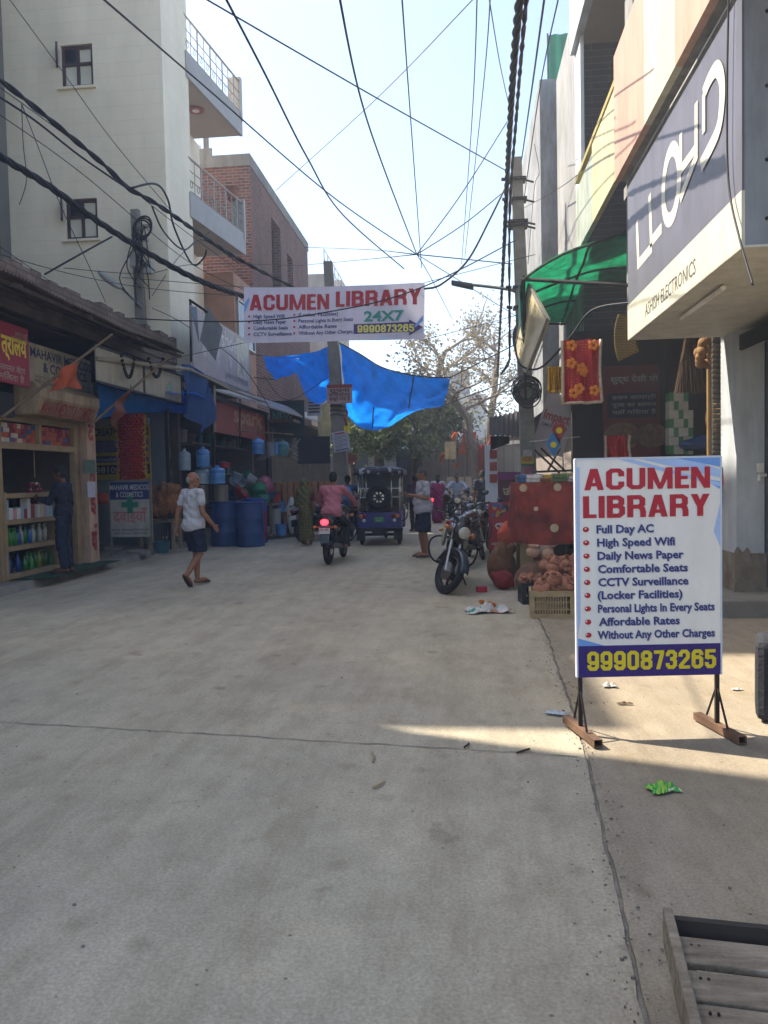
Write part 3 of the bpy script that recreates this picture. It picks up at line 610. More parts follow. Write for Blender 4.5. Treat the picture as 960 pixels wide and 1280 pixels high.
rows = [('Full Day AC', 342, 162, 380), ('High Speed Wifi', 394, 164, 461), ('Daily News Paper', 446, 165, 494), ('Comfortable Seats', 498, 166, 510), ('CCTV Surveillance', 550, 167, 512),
        ('(Locker Facilities)', 601, 164, 489), ('Personal Lights In Every Seats', 654, 165, 612), ('Affordable Rates', 706, 168, 478), ('Without Any Other Charges', 758, 163, 613)]
mb = MB()
for t_, zy, xa, xb in rows:
    text(mb, t_, (bx_(xa)+.004, y1+.0006, bz_(zy+15)-.004), UX, UZ, bz_(0)-bz_(31), bx_(xb)-bx_(xa), bold=.034, mi=1); text(mb, t_, (bx_(xa), y1, bz_(zy+15)), UX, UZ, bz_(0)-bz_(31), bx_(xb)-bx_(xa), bold=.028, mi=0)
mb.build('list_lettering', [M_indigo, M_greytx], sg)
mb = MB()
for t_, zy, xa, xb in rows:
    mb = MB(); mb.ell((bx_(122+(zy-342)*.015), y1, bz_(zy)), (.0185, .005, .0155), None, 16, 7, 0); mb.ell((bx_(120), y1-.004, bz_(zy-3)), (.006, .003, .005), None, 10, 5, 1); mb.build('bullet', [M_red, M_printw], sg, smooth=True)
mb = MB(); heavy(mb, '9990873265', (bx_(122), y1, bz_(899)), UX, UZ, bz_(824)-bz_(899), bx_(618)-bx_(122), .06, k=3); mb.build('number_lettering', M_yel, sg)
for sx in (-1, 1):
    x = sx*.405; l = MB(); l.b2((x-.011, -.008, .03), (x+.011, .014, Z1-.02)); lo = l.build('leg', M_iron, sg)
    for sy in (-1, 1): MB().tube([(x, .003+sy*.012, .25), (x, .003+sy*.14, .05)], .007, 6).build('strut', M_iron, lo)
    fm = MB(); a_ = R(14)
    for part in (((0, 0, .002), (.05, .46, .003)), ((0, 0, .042), (.05, .46, .003)), ((-.0235, 0, .022), (.003, .46, .038)), ((.0235, 0, .022), (.003, .46, .038))):
        fm.box(part[0], part[1])
    fm.xf(Matrix.Translation((x, -.02, 0)) @ Matrix.Rotation(a_*.6, 4, 'Z')); fm.build('foot', M_rust, sg)

# ---- banner over the street
BY = 14.0; bTL, bTR, bBL, bBR = AY(305, 359, BY), AY(531, 353, BY), AY(305, 428, BY), AY(531, 425, BY)
bn = thing('street_banner', 'white cloth banner with red library title strung high across the street', 'banner', bTL)
BW, BH = (bTR-bTL).length, ((bTL-bBL).length+(bTR-bBR).length)/2; bux = (bTR-bTL).normalized(); buz = (bTL-bBL).normalized()
def bw(u, v): return (.035*math.sin(u*7)+.018*math.sin(u*19))*(.35+.65*v)
def bpt(x, z, off=0.):                       # x to the right, z down (both as fractions)
    sag = .03*math.sin(math.pi*x)*(1-z)
    p = bux*(x*BW)-buz*(z*BH)-UZ*sag; p.y += bw(x, z)-off; return p
MB().grid(lambda u, v: bpt(u, v), 60, 18).build('cloth', mat('banner_cloth', '#d2cddd', .6, .05, 3, .1, 14, trans=.3, grime=.12), bn, smooth=True)
def btext(items, name, mats):
    mb = MB()
    for it in items:
        t_, x0, x1, zb, h, bold, mi = it; q = MB(); (heavy(q, t_, (0, 0, 0), UX, UZ, h/233, (x1-x0)/728, .025) if bold > .032 else text(q, t_, (0, 0, 0), UX, UZ, h/233, (x1-x0)/728, bold=bold))
        fx, fz = (x0-77)/728, (zb-79)/233
        mb.add([bpt(fx+p.x, fz-p.z, .012+.001*mi-p.y*3) for p in q.v], q.f, mi)
    return mb.build(name, mats, bn)
btext([('ACUMEN', 100, 425, 176, 66, .05, 0), ('LIBRARY', 452, 792, 168, 66, .05, 0)], 'title_lettering', [mat('banner_red', '#a5202f', .5, .06)])
li = [('High Speed Wifi', 115, 243, 208), ('Daily News Paper', 115, 250, 232), ('Comfortable Seats', 115, 257, 257), ('CCTV Surveillance', 115, 273, 283), ('(Locker Facilities)', 300, 462, 203), ('Personal Lights In Every Seats', 300, 522, 229), ('Affordable Rates', 300, 457, 255), ('Without Any Other Charges', 300, 522, 281)]
btext([(a, b, c, d, 15, .025, 0) for a, b, c, d in li], 'list_lettering', [M_indigo])
btext([('24X7', 568, 727, 234, 42, .04, 0), ('24X7', 565, 723, 231, 42, .03, 1)], 'hours_lettering', [M_greytx, M_teal])
mb = MB()
def bq(pts, mi, off=.005):
    mb.add([bpt((x-77)/728, (z-79)/233, off) for x, z in pts], [tuple(range(len(pts)))], mi)
for i in range(11): xx0, xx1 = 525+i*20, 525+(i+1)*20; bq([(xx0, 285-i*.4), (xx1, 284-i*.4), (xx1, 243-i*.4), (xx0, 243-i*.4)], 0)
bq([(745, 296), (800, 260), (745, 229)], 0)
mb.build('arrow_panel', [M_purple, M_blue1, M_blue2], bn); mb = MB(); bq([(78, 150), (97, 120), (100, 135), (78, 190)], 1); mb.build('printed_swoosh', [M_purple, M_blue1, M_blue2], bn); mb = MB(); bq([(800, 210), (800, 235), (770, 262), (765, 255)], 1); mb.build('printed_swoosh', [M_purple, M_blue1, M_blue2], bn); mb = MB(); bq([(600, 308), (800, 262), (800, 280), (700, 308)], 2, .004)
mb.build('printed_swoosh', [M_purple, M_blue1, M_blue2], bn)
btext([('9990873265', 540, 765, 279, 31, .045, 0)], 'number_lettering', [mat('banner_yellow', '#d6cf6a', .5, .05)])
mb = MB()
for a, b, c, d in li:
    p = bpt((b-17-77)/728, (d-7-79)/233, .01); MB().ell(p, (.022, .006, .02), None, 10, 5).build('bullet', M_red, bn)
mb = MB(); mb.tube([bpt(0, 0, 0), bpt(0, 0, 0)+Vector((-2.6, .6, .45))], .006, 5); mb.tube([bpt(0, 1, 0), bpt(0, 1, 0)+Vector((-2.5, .6, -.3))], .006, 5); mb.tube([bpt(1, 0, 0), bpt(1, 0, 0)+Vector((2.0, .35, .5))], .006, 5); mb.tube([bpt(1, 1, 0), bpt(1, 1, 0)+Vector((2.0, .3, .5))], .006, 5)
mb.build('tie_cord', M_iron, bn)

# ---- big slate signboard box, right
ls_ = thing('shop_signboard', 'large slate grey box signboard with cream lettering over the electronics shop', 'signboard', (2.3, 7.5, 3.1))
MB().b2((2.0, 5.66, 3.12), (3.5, 9.3, 4.84)).build('box', [mat('zinc_panel', '#8e9297', .5, .12, 1.5, .05, grime=.25)], ls_, W=True)
sl = mat('slate_panel', '#6a6972', .4, .1, 1.5, .02, grime=.22); cr = mat('cream_letter', '#cfcbb6', .4, .05, 2, .02, grime=.14)
MB().b2((1.985, 5.66, 3.5), (2.002, 9.3, 4.845)).build('face_panel', sl, ls_, W=True)
MB().b2((1.98, 5.655, 3.115), (2.004, 9.31, 3.5)).build('lower_panel', cr, ls_, W=True)
MB().b2((1.982, 5.65, 3.105), (3.5, 9.31, 3.122)).build('bottom_panel', mat('cream_underside', '#cdc9bb', .6, .06, 2, grime=.2), ls_, W=True)
mb = MB()
for z in (3.3, 3.7, 4.2, 4.7):
    for x in (2.15, 3.3): mb.ell((x, 5.655, z), .014, None, 8, 5)
mb.build('rivet_row', M_iron, ls_, W=True)
def strip(mb, pts, w, x, closed=False):
    P = [Vector((0, q[0], q[1])) for q in pts]; n = len(P); Lf, Rt = [], []
    for i, p in enumerate(P):
        a = P[i-1] if (i > 0 or closed) else P[i]; b = P[(i+1) % n] if (i < n-1 or closed) else P[i]
        d1 = (p-a).normalized() if (p-a).length > 1e-6 else (b-p).normalized(); d2 = (b-p).normalized() if (b-p).length > 1e-6 else d1
        n1 = Vector((0, -d1.z, d1.y)); n2 = Vector((0, -d2.z, d2.y)); nn = (n1+n2).normalized(); k = min(1.6, 1/max(.4, nn.dot(n1)))
        Lf.append(p+nn*w/2*k); Rt.append(p-nn*w/2*k)
    for i in range(n if closed else n-1):
        j = (i+1) % n; mb.quad((x, Lf[i].y, Lf[i].z), (x, Rt[i].y, Rt[i].z), (x, Rt[j].y, Rt[j].z), (x, Lf[j].y, Lf[j].z))
lx = 1.982
def lp(*pp): return [(AX(a, b, lx).y, AX(a, b, lx).z) for a, b in pp]
def oval(y, z, ry, rz, n=28): return [(y+ry*math.cos(2*math.pi*i/n), z+rz*math.sin(2*math.pi*i/n)) for i in range(n)]
mb = MB()
for pts in (lp((796, 276), (798, 330), (815, 309)), lp((812, 243), (814, 302), (827, 285))): strip(mb, pts, .105, lx)
c_ = lp((838.5, 231))[0]; strip(mb, oval(c_[0], c_[1], .27, .31), .13, lx, True)
mb.build('lettering', cr, ls_, W=True)
lx -= .002; mb = MB(); strip(mb, lp((851, 166), (851, 212), (869, 186)), .085, lx); lx -= .002; strip(mb, lp((870, 128), (870, 196), (850, 249)), .085, lx)
lx -= .002; D_ = curve_pts([Vector((0, *lp(p_)[0])) for p_ in ((879, 118), (887, 98), (896, 86), (902, 100), (902, 132), (896, 166), (876, 207))], 30); strip(mb, [(p.y, p.z) for p in D_], .12, lx)
lx -= .002; strip(mb, lp((879.5, 166), (879.5, 116)), .075, lx)
mb.build('lettering', cr, ls_, W=True)
mb = MB(); text(mb, 'ASHISH ELECTRONICS', (1.978, 8.45, 3.2), -UY, UZ, .13, 1.75, bold=.0); mb.build('name_lettering', mat('letter_grey', '#4c4a46', .6), ls_, W=True)
MB().tube([(2.2, 7.9, 3.07), (2.2, 6.7, 3.07)], .022, 8).build('tube_lamp', mat('lamp_white', '#e8e0d6', .5), ls_, W=True)

ph = thing('hoarding_panel', 'peach and cream striped hoarding panel above the slate signboard', 'hoarding', (1.95, 7.5, 5.05))
M_peach = mat('peach_print', '#c39a82', .5, .1, 1.5, .03, grime=.2); M_creamp = mat('cream_print', '#cdc5a8', .5, .08, 1.5, .03, grime=.2)
mb = MB()
for ya, yb, m_ in ((9.6, 8.1, 0), (8.1, 7.0, 1), (7.0, 4.2, 0)): mb.b2((1.9, yb, 5.04), (1.97, ya, 6.5), m_)
mb.build('panel', [M_peach, M_creamp], ph, W=True)
mb = MB(); mb.b2((1.97, 4.2, 5.04), (2.05, 9.6, 5.12)); mb.b2((1.97, 9.5, 5.12), (2.05, 9.6, 6.5)); mb.build('frame', M_conc, ph, W=True)
yh = thing('hoarding_panel', 'weathered yellow and pale green hoarding panel beyond the peach one', 'hoarding', (2, 11.5, 5.2))
mb = MB(); mb.b2((1.98, 9.85, 5.2), (2.05, 11.6, 6.35), 0); mb.b2((1.98, 11.6, 5.2), (2.05, 13.15, 6.2), 1)
mb.build('panel', [mat('yellow_print', '#c6bf94', .5, .12, 2, grime=.3), mat('pale_green_print', '#a9b1a0', .5, .2, 2, grime=.35)], yh, W=True)
mb = MB(); mb.b2((1.96, 9.8, 5.16), (2.08, 9.86, 6.42)); mb.b2((1.965, 9.86, 6.33), (2.07, 13.15, 6.4)); mb.build('frame', mat('yellow_trim', '#a8964a', .5), yh, W=True)

# ---- green net canopy
gc = thing('net_canopy', 'translucent green shade sheet on a dark pipe frame over the stall', 'canopy', (1.9, 13, 3))
def canopy(u, v):                # u from the far end to the near end, v from street edge to the wall
    y = 16.2-u*4.2; x = 1.0+v*2.0+.25*(1-u)*(1-v); z = 4.66+.62*v+.1*math.sin(v*3.1)-.75*(1-u)*v-.03*math.sin(u*9)*math.sin(v*3.1)-.1*(1-v)**4+.02*math.sin(u*31+v*9)
    return (x, y, z)
M_net = mat('green_sheet_net', '#084a30', .55, .3, 5, .25, 18, trans=.6, col2='#15855a')
MB().grid(canopy, 44, 16).build('sheet', M_net, gc, W=True, smooth=True)
mb = MB()
for u in (0, .33, .66, 1): mb.tube([Vector(canopy(u, v/10))-UZ*.03 for v in range(11)], .02, 6)
for v in (0, .5, 1): mb.tube([Vector(canopy(u/12, v))-UZ*.045 for u in range(13)], .022, 6)
mb.tube([(1.0, 12.05, 4.55), (2.75, 11.2, 4.15)], .03, 6); mb.tube([(1.02, 12.05, 4.6), (1.02, 12.05, 2.7)], .025, 6)
mb.build('frame', M_iron, gc, W=True)
MB().grid(lambda u, v: (.99+.25*(1-u)-.05*math.sin(v*3+u*8), 16.2-u*4.2, 4.58-v*(.5+1.4*u**3)), 24, 10).build('side_flap', mat('dark_green_flap', '#0d4a45', .7, .2, 4, trans=.25), gc, W=True, smooth=True)

jb = thing('hanging_board', 'tilted gold lettered board hanging under the green canopy edge', 'signboard', (1.0, 12.6, 4))
q0, q1, q2, q3 = AY(661, 355, 12.1), AY(684, 399, 11.2), AY(658, 466, 11.5), AY(643, 440, 12.4)
mb = MB().slab([q0, q1, q2, q3], (.05, .03, 0)); mb.build('panel', mat('worn_cream_panel', '#a79f83', .5, .2, 5), jb, W=True)
ux_, uz_ = (q1-q0).normalized(), (q0-q3).normalized(); nrm = ux_.cross(uz_).normalized(); nrm = nrm if nrm.y < 0 else -nrm
mb = MB(); ctr = (q0+q1+q2+q3)/4+nrm*.04
dn = (q3-q0).normalized()
for k, t_ in enumerate(('JEWELLERS', 'GOLD  SILVER')):
    text(mb, t_, ctr-dn*(.45-.0)+ux_*(-.12+.2*k-.0), dn, ux_, .11-.04*k, .95, bold=.02)
mb.build('lettering', mat('gold_letter', '#a98f3a', .4, metal=.3), jb, W=True)
mb = MB()
for a, c in ((q0, q1), (q1, q2), (q2, q3), (q3, q0)): mb.tube([a, c], .02, 5)
mb.build('frame', mat('old_steel', '#77736a', .5, metal=.4), jb, W=True)

# ---- inside of the right-hand shop: end wall, poster, goods
ew_ = thing('shop_back_wall', 'dark back wall panel of the pooja goods stall', 'wall', (3, 13, 0))
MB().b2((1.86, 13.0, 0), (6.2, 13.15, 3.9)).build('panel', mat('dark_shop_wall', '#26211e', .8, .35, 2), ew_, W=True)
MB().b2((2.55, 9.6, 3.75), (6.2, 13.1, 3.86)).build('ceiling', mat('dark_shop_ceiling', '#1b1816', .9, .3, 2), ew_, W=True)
pq = [AY(755, 578, 12.9), AY(826, 576, 12.9), AY(826, 455, 12.9), AY(752, 458, 12.9)]
po = thing('wall_poster', 'faded maroon food poster with two oval pictures on the dark back wall', 'poster', pq[0])
mb = MB(); x0, x1, z0, z1 = pq[0].x, pq[1].x, pq[0].z, pq[2].z; mb.b2((x0, 12.93, z0), (x1, 12.97, z1), 0); mb.build('sheet', mat('poster_maroon', '#5b2a24', .6, .2, 4), po, W=True)
mb = MB(); mb.b2((x0+.06, 12.92, z0+.72), (x1-.06, 12.927, z0+1.12), 0)
for k in (0, 1): mb.lathe([(0, 0), (.3-.04*k, 0), (.3-.04*k, .006), (0, .006)], (x0+.3+.48*k, 12.925, z0+.42), 24, 1, Matrix.Rotation(R(90), 3, 'X'), 1, .75)
mb.build('picture', [mat('poster_blue', '#1d2233', .6), mat('poster_dish', '#6f5540', .7, .5, 14)], po, W=True)
mb = MB()
for k in range(3): text(mb, ('हवन सामग्री', 'पूजा का सामान', 'यहाँ मिलता है')[k], (x0+.14, 12.915, z0+1.02-.12*k), UX, UZ, .06, .7, bold=.01)
text(mb, 'शुद्ध देसी घी', (x0+.12, 12.915, z0+1.3), UX, UZ, .09, .75, bold=.015); mb.build('lettering', mat('poster_ink', '#8f8f86', .7), po, W=True)
MB().b2((3.3, 12.7, 0), (3.36, 12.76, 3.7)).build('post', M_iron, ew_, W=True)
cols = ['#a9512f', '#c2a13a', '#3f7a4e', '#31507f', '#b9b2a0', '#7c2130', '#c98d9a']
M_pk = [mat('packet_'+str(['orange', 'gold', 'green', 'blue', 'cream', 'maroon', 'pink'][i]), c, .5, .15, 6) for i, c in enumerate(cols)]
rs = random.Random(11)
bt = None
for k, (px, py) in enumerate([(834+6*i, 560-11*j) for i in range(5) for j in range(7) if not (i > 3 and j > 4)]):
    p = AY(px, py+8, 12.3); bx = MB().b2((p.x, 12.2, p.z), (p.x+.073, 12.4, p.z+.13)).build('incense_box', M_pk[4] if k % 3 else M_pk[2], None)
    tag(bx, 'small pale carton in the stacked cartons inside the dark right-hand shop', 'carton', 'cartons stacked inside the pooja shop')
shf = thing('shop_shelf', 'dark timber shelf holding the cartons inside the right-hand shop', 'shelf', (3.7, 12.3, 0))
p = AY(832, 569, 12.3); mb = MB(); mb.b2((p.x-.1, 12.05, p.z-.08), (p.x+1.3, 12.5, p.z-.03)); mb.build('board', M_dark, shf, W=True)
mb = MB(); [mb.b2((p.x+x, 12.1, 0), (p.x+x+.05, 12.45, p.z-.08)) for x in (-.08, 1.2)]; mb.build('side_panel', M_dark, shf, W=True)
p = AY(868, 556, 12.2); tag(blend(MB().ell((p.x, 12.1, p.z), (.28, .16, .1)).ell((p.x+.1, 12.1, p.z+.06), (.16, .14, .1)), .03).build('goods_bundle', mat('blue_plastic_wrap', '#20406f', .25, .2, 6), None, smooth=True), 'blue plastic wrapped bundle beside the cartons in the right shop', 'bundle')
# hanging goods
def cloth_strip(name, label, cat, px0, px1, py0, py1, Y, m, trim, studs=None, grp=None, wav=.04):
    a, c = AY(px0, py1, Y), AY(px1, py0, Y); t = thing(name, label, cat, (a.x, Y, a.z), 0, grp); w_, h_ = c.x-a.x, c.z-a.z
    fn = lambda u, v, o=0: (u*w_*(1-.06*math.sin(v*3.1))+.03*w_*math.sin(v*3), o+wav*math.sin(u*12+v*3)+wav*.6*math.sin(u*23), v*h_)
    MB().grid(fn, 34, 24).build('cloth', m, t, smooth=True)
    mb = MB()
    for (us, vs) in (([0]*15, [i/14 for i in range(15)]), ([1]*15, [i/14 for i in range(15)]), ([i/14 for i in range(15)], [0]*15)): mb.tube([fn(u, v, -.008) for u, v in zip(us, vs)], .022, 5)
    mb.build('gold_trim', trim, t, smooth=True)
    if studs:
        for (u, v) in studs:
            mb = MB()
            for k in range(5): mb.ell(Vector(fn(u, v, -.03))+Vector((.045*math.cos(k*1.257), 0, .045*math.sin(k*1.257))), (.032, .014, .032), None, 8, 5)
            mb.build('flower', mat('orange_flower', '#d07a1c', .7, .2, 20), t)
    return t
def dotted(name, c1, c2, sc):
    m = mat(name, c1, .55, .2, 4, .2, 30); t, N, L, b = nodes(m); src = b.inputs['Base Color'].links[0].from_socket
    tc = N.new('ShaderNodeTexCoord'); vo = N.new('ShaderNodeTexVoronoi'); vo.inputs['Scale'].default_value = sc; vo.inputs['Randomness'].default_value = .25; L(tc.outputs['Object'], vo.inputs['Vector'])
    rp = N.new('ShaderNodeValToRGB'); rp.color_ramp.elements[0].position = .22; rp.color_ramp.elements[1].position = .3; rp.color_ramp.elements[0].color = (1, 1, 1, 1); rp.color_ramp.elements[1].color = (0, 0, 0, 1); L(vo.outputs['Distance'], rp.inputs[0])
    mx = N.new('ShaderNodeMix'); mx.data_type = 'RGBA'; L(rp.outputs[0], mx.inputs['Factor']); L(src, mx.inputs['A']); mx.inputs['B'].default_value = (*s(c2), 1); L(mx.outputs['Result'], b.inputs['Base Color']); return m
M_chun = dotted('red_scarf', '#a01522', '#b5762e', 26); M_gold = mat('gold_tinsel', '#c79a2c', .3, .4, 40, .5, 60, metal=.6)
cloth_strip('hanging_scarf', 'red and gold devotional scarf with orange flowers hanging under the green canopy', 'scarf', 703, 751, 424, 504, 10.6, M_chun, mat('silver_trim', '#b9a58c', .4, .3, 20), [(.22, .9), (.8, .9), (.5, .55), (.55, .5), (.2, .62), (.28, .15), (.42, .22), (.82, .18)])
cloth_strip('hanging_scarf', 'gold tinsel scarf hanging behind the red flowered one', 'scarf', 686, 702, 458, 490, 11.2, M_gold, M_gold)
cloth_strip('hanging_scarf', 'red scarf with beige trim lower down at the shop entrance', 'scarf', 757, 787, 544, 573, 11.8, M_chun, mat('silver_trim', '#b9a58c'))
fx = thing('woven_fan', 'pale woven bamboo mat piece hanging behind the slate signboard end', 'mat', AY(780, 420, 9.9))
a, c = AY(770, 452, 9.9), AY(796, 392, 9.9); w_, h_ = c.x-a.x, c.z-a.z
mb = MB().grid(lambda u, v: (a.x+u*w_+.05*(v-.5)**2*4-.02, 9.9+.03*math.sin(u*3), a.z+v*h_+(.12*u*(1-v))), 12, 12); mb.build('weave', brickmat('woven_straw', s('#a58a54'), s('#8f7646'), s('#5f4f30'), .06, .02, .006, .9, .5, .2), fx, W=True, smooth=True, thick=.01)
nb_ = thing('coconut_bunch', 'bunch of dry brown coconuts hanging beside the dark canopy', 'coconuts', AY(888, 400, 9.7)); p = AY(886, 437, 9.7); rs = random.Random(4); mb = MB()
for i in range(26):
    a = rs.uniform(0, 6.28); z = rs.uniform(-.2, .2); r = .13*(1-abs(z)*1.5); mb.ell((p.x+r*math.cos(a), 9.7+r*math.sin(a), p.z+z), (.06, .06, .065), None, 10, 7)
mb.build('shell', mat('coconut_husk', '#8c6a45', .95, .35, 25, .6, 80), nb_, W=True, smooth=True); MB().tube([p+UZ*.2, p+UZ*.7], .01, 5).build('string', M_iron, nb_, W=True)
p = AY(862, 462, 10.4); t = thing('broom_bundle', 'bundle of dark brooms hanging in the right shop doorway', 'brooms', p); mb = MB()
for i in range(40): mb.tube([(p.x+rs.uniform(-.05, .05), 10.4+rs.uniform(-.05, .05), p.z+.55), (p.x+rs.uniform(-.2, .2), 10.4+rs.uniform(-.1, .1), p.z-.3)], .008, 4)
mb.build('bristle', mat('broom_straw', '#4d3b29', .95, .3, 9), t, W=True)
p = AY(893, 525, 10); t = thing('winnowing_basket', 'oval straw winnowing basket leaning by the right shop post', 'basket', p)
mb = MB().lathe([(0, 0), (.2, .0), (.26, .05), (.27, .05), (.21, -.012), (0, -.012)], p, 24, 0, Matrix.Rotation(R(80), 3, 'Y') @ Matrix.Rotation(R(90), 3, 'Z'), 1.5, .8); mb.build('weave', mat('straw', '#8f7243', .9, .25, 20, .4, 50), t, W=True, smooth=True)
t = thing('shop_post', 'slim tan timber post at the right shop entrance', 'post', (3.0, 10, 0)); p = AY(887, 555, 9.9); MB().tube([(p.x, 9.9, 0), (p.x, 9.9, 3.6)], .035, 8).build('shaft', mat('tan_timber', '#8a6e45', .8, .2, 6), t, W=True); MB().box((p.x, 9.9, p.z-.3), (.22, .2, .2)).build('block', mat('tan_timber', '#8a6e45'), t, W=True)
p0_ = AY(898, 440, 9.3); t = thing('folded_shutter', 'narrow folded metal shutter beside the white pillar', 'shutter', (p0_.x, 9.45, 0)); mb = MB(); z = 1.6
while z < 3.4: mb.tube([(p0_.x-.02, 9.46, z), (p0_.x+.12, 9.46, z)], .03, 6); z += .06
mb.build('slat', mat('dark_shutter', '#4f4b45', .6, .2, 5, metal=.3), t, W=True)
p = AY(897, 600, 9.35); t = thing('electric_box', 'small red and grey fuse box on the wall behind the standing board', 'fuse box', p); MB().box((p.x+.05, 9.4, p.z), (.22, .12, .3)).build('case', mat('grey_box', '#6f6b64', .6), t, W=True); MB().lathe([(0, 0), (.09, 0), (.09, .01), (0, .01)], (p.x+.03, 9.335, p.z), 4, 0, Matrix.Rotation(R(90), 3, 'X')).build('warning_mark', M_red, t, W=True)

# ---- stall with red cloth
st = thing('market_stall', 'wooden stall table draped with a red patterned cloth', 'stall', (1.5, 10.8, 0))
SX0, SX1, SY0, SY1, SZ = .74, 2.3, 10.35, 11.3, 1.44
MB().b2((SX0+.03, SY0+.03, SZ-.05), (SX1, SY1, SZ)).build('table_top', mat('tan_board', '#8d7752', .8, .2, 4), st, W=True)
for x in (SX0+.1, SX1-.1):
    for y in (SY0+.08, SY1-.08): MB().b2((x-.05, y-.05, .0), (x+.05, y+.05, SZ-.05)).build('leg', mat('tan_board', '#8d7752'), st, W=True)
MB().b2((SX0+.15, SY0+.1, .62), (SX1-.05, SY1-.05, .66)).build('shelf', mat('tan_board', '#8d7752'), st, W=True)
MB().b2((SX0+.05, SY0+.06, .02), (SX0+.22, SY0+.1, .7)).build('side_panel', mat('tan_board', '#8d7752'), st, W=True)
M_stallc = mat('stall_red_cloth', '#4c0a10', .6, .25, 4.5, .15, 30, col2='#963322', detail=3)
fnc = lambda u, v: (SX0-.02+u*(SX1-SX0), SY0-.02-.11*(1-v)*abs(math.sin(u*9+v*2.5))-.05*math.sin(u*23+4*v)*(1-v), SZ+.012-(1-v)*(.78+.05*math.sin(u*6)))
mb = MB().grid(fnc, 60, 20); mb.grid(lambda u, v: (SX0-.02-.06*(1-v)*abs(math.sin(u*6)), SY0-.02+u*.9, SZ+.012-(1-v)*(.55+.25*(1-u))), 20, 16); mb.grid(lambda u, v: (SX0-.02+u*(SX1-SX0), SY0-.02+v*.95, SZ+.012), 4, 4)
cl = mb.build('stall_cloth', M_stallc, None, smooth=True); tag(cl, 'red patterned cloth draped over the stall table', 'cloth')
mb = MB()
for (px, py, r) in ((654, 610, .05), (697, 609, .05), (693, 660, .055), (670, 636, .03)):
    p = AY(px, py, SY0-.13); mb.lathe([(0, 0), (r, 0), (r, .004), (0, .004)], p, 20, 0, Matrix.Rotation(R(90), 3, 'X'))
mb.build('dot', mat('cream_dot', '#b9a583', .7), cl)
rs = random.Random(21)
gx = SX0+.02
lab = ['pink', 'white', 'yellow', 'brown', 'blue', 'green', 'cream']; gcol = ['#a8677a', '#c9c7bd', '#c9a92c', '#8a5a35', '#38608f', '#54703f', '#b9a67c']
row = 0
for row, (yy, zz) in enumerate(((10.5, SZ+.015), (10.8, SZ+.015))):
    x = SX0+.03
    while x < SX1-.15:
        w_ = rs.uniform(.09, .2); h_ = rs.uniform(.03, .065)+.07*row; k = (1, 2, 0, 6, 2, 4, 1, 3, 5, 0)[int(x*7.3+row*3) % 10]
        n = 2 if row == 0 else 1
        for j in range(n):
            o = MB().box((0, 0, h_/2), (w_*.94, .16, h_*.94)).build('packet', mat('goods_'+lab[k], gcol[k], .5, .2, 12), None, bev=.008); o.location = (x+w_/2, yy+rs.uniform(-.02, .02), zz+j*h_); o.rotation_euler.z = rs.uniform(-.12, .12)
            tag(o, ('thin ' if row == 0 else 'upright ')+lab[k]+(' packet on the front edge of the red stall' if row == 0 else ' packet standing behind the front packets on the red stall'), 'packet', 'packets on the red stall')
        x += w_+.005
# sacks below the stall
def heap(name, label, cat, px, py, Y, dims, m, n=9, seed=0, vox=.02, group=None, z=None):
    p = AY(px, py, Y); r_ = random.Random(seed); mb = MB(); z0 = p.z if z is None else z
    mb.ell((0, 0, dims[2]*.45), (dims[0]*.5, dims[1]*.5, dims[2]*.45))
    for i in range(n):
        a = r_.uniform(0, 6.28); k = r_.uniform(.15, .42); mb.ell((dims[0]*k*math.cos(a), dims[1]*k*math.sin(a), dims[2]*r_.uniform(.25, .85)), [d*r_.uniform(.12, .24) for d in dims], Euler((r_.uniform(-.6, .6), r_.uniform(-.6, .6), a)).to_matrix())
    o = blend(mb, vox, 2).build(name, m, None, smooth=True); o.location = (p.x, Y, z0); tag(o, label, cat, group); return o
M_jute = mat('jute_sack', '#6f4a31', .95, .3, 9, .7, 60); M_orangeb = mat('orange_cloth', '#b8482a', .8, .15, 5, .3, 20); M_redb = mat('dull_red_cloth', '#7e2a2a', .85, .25, 5, .4, 20)
heap('cloth_sack', 'brown jute sack heaped full at the left foot of the stall', 'sack', 627, 716, 10.9, (.42, .42, .62), M_jute, 16, 1, z=.0)
heap('cloth_bag', 'dull red cloth bag slumped in front of the brown jute sack', 'bag', 629, 722, 10.55, (.3, .22, .3), M_redb, 8, 2, z=.0)
heap('cloth_bag', 'bright orange bag resting on top of the brown jute sack', 'bag', 634, 672, 11.15, (.3, .25, .38), M_orangeb, 6, 3, z=.52)
heap('cloth_bag', 'red and brown bundle of sacking stuffed under the stall table', 'bag', 676, 690, 10.7, (.5, .4, .5), mat('red_sacking', '#7c3a2f', .95, .4, 6, .6, 40), 14, 4, z=.05)
heap('cloth_bag', 'black polythene bundle under the stall table beside the red sacking', 'bag', 708, 680, 10.75, (.5, .4, .6), mat('black_polythene', '#1f2024', .35, .3, 6, .4, 30), 10, 5, z=.05)
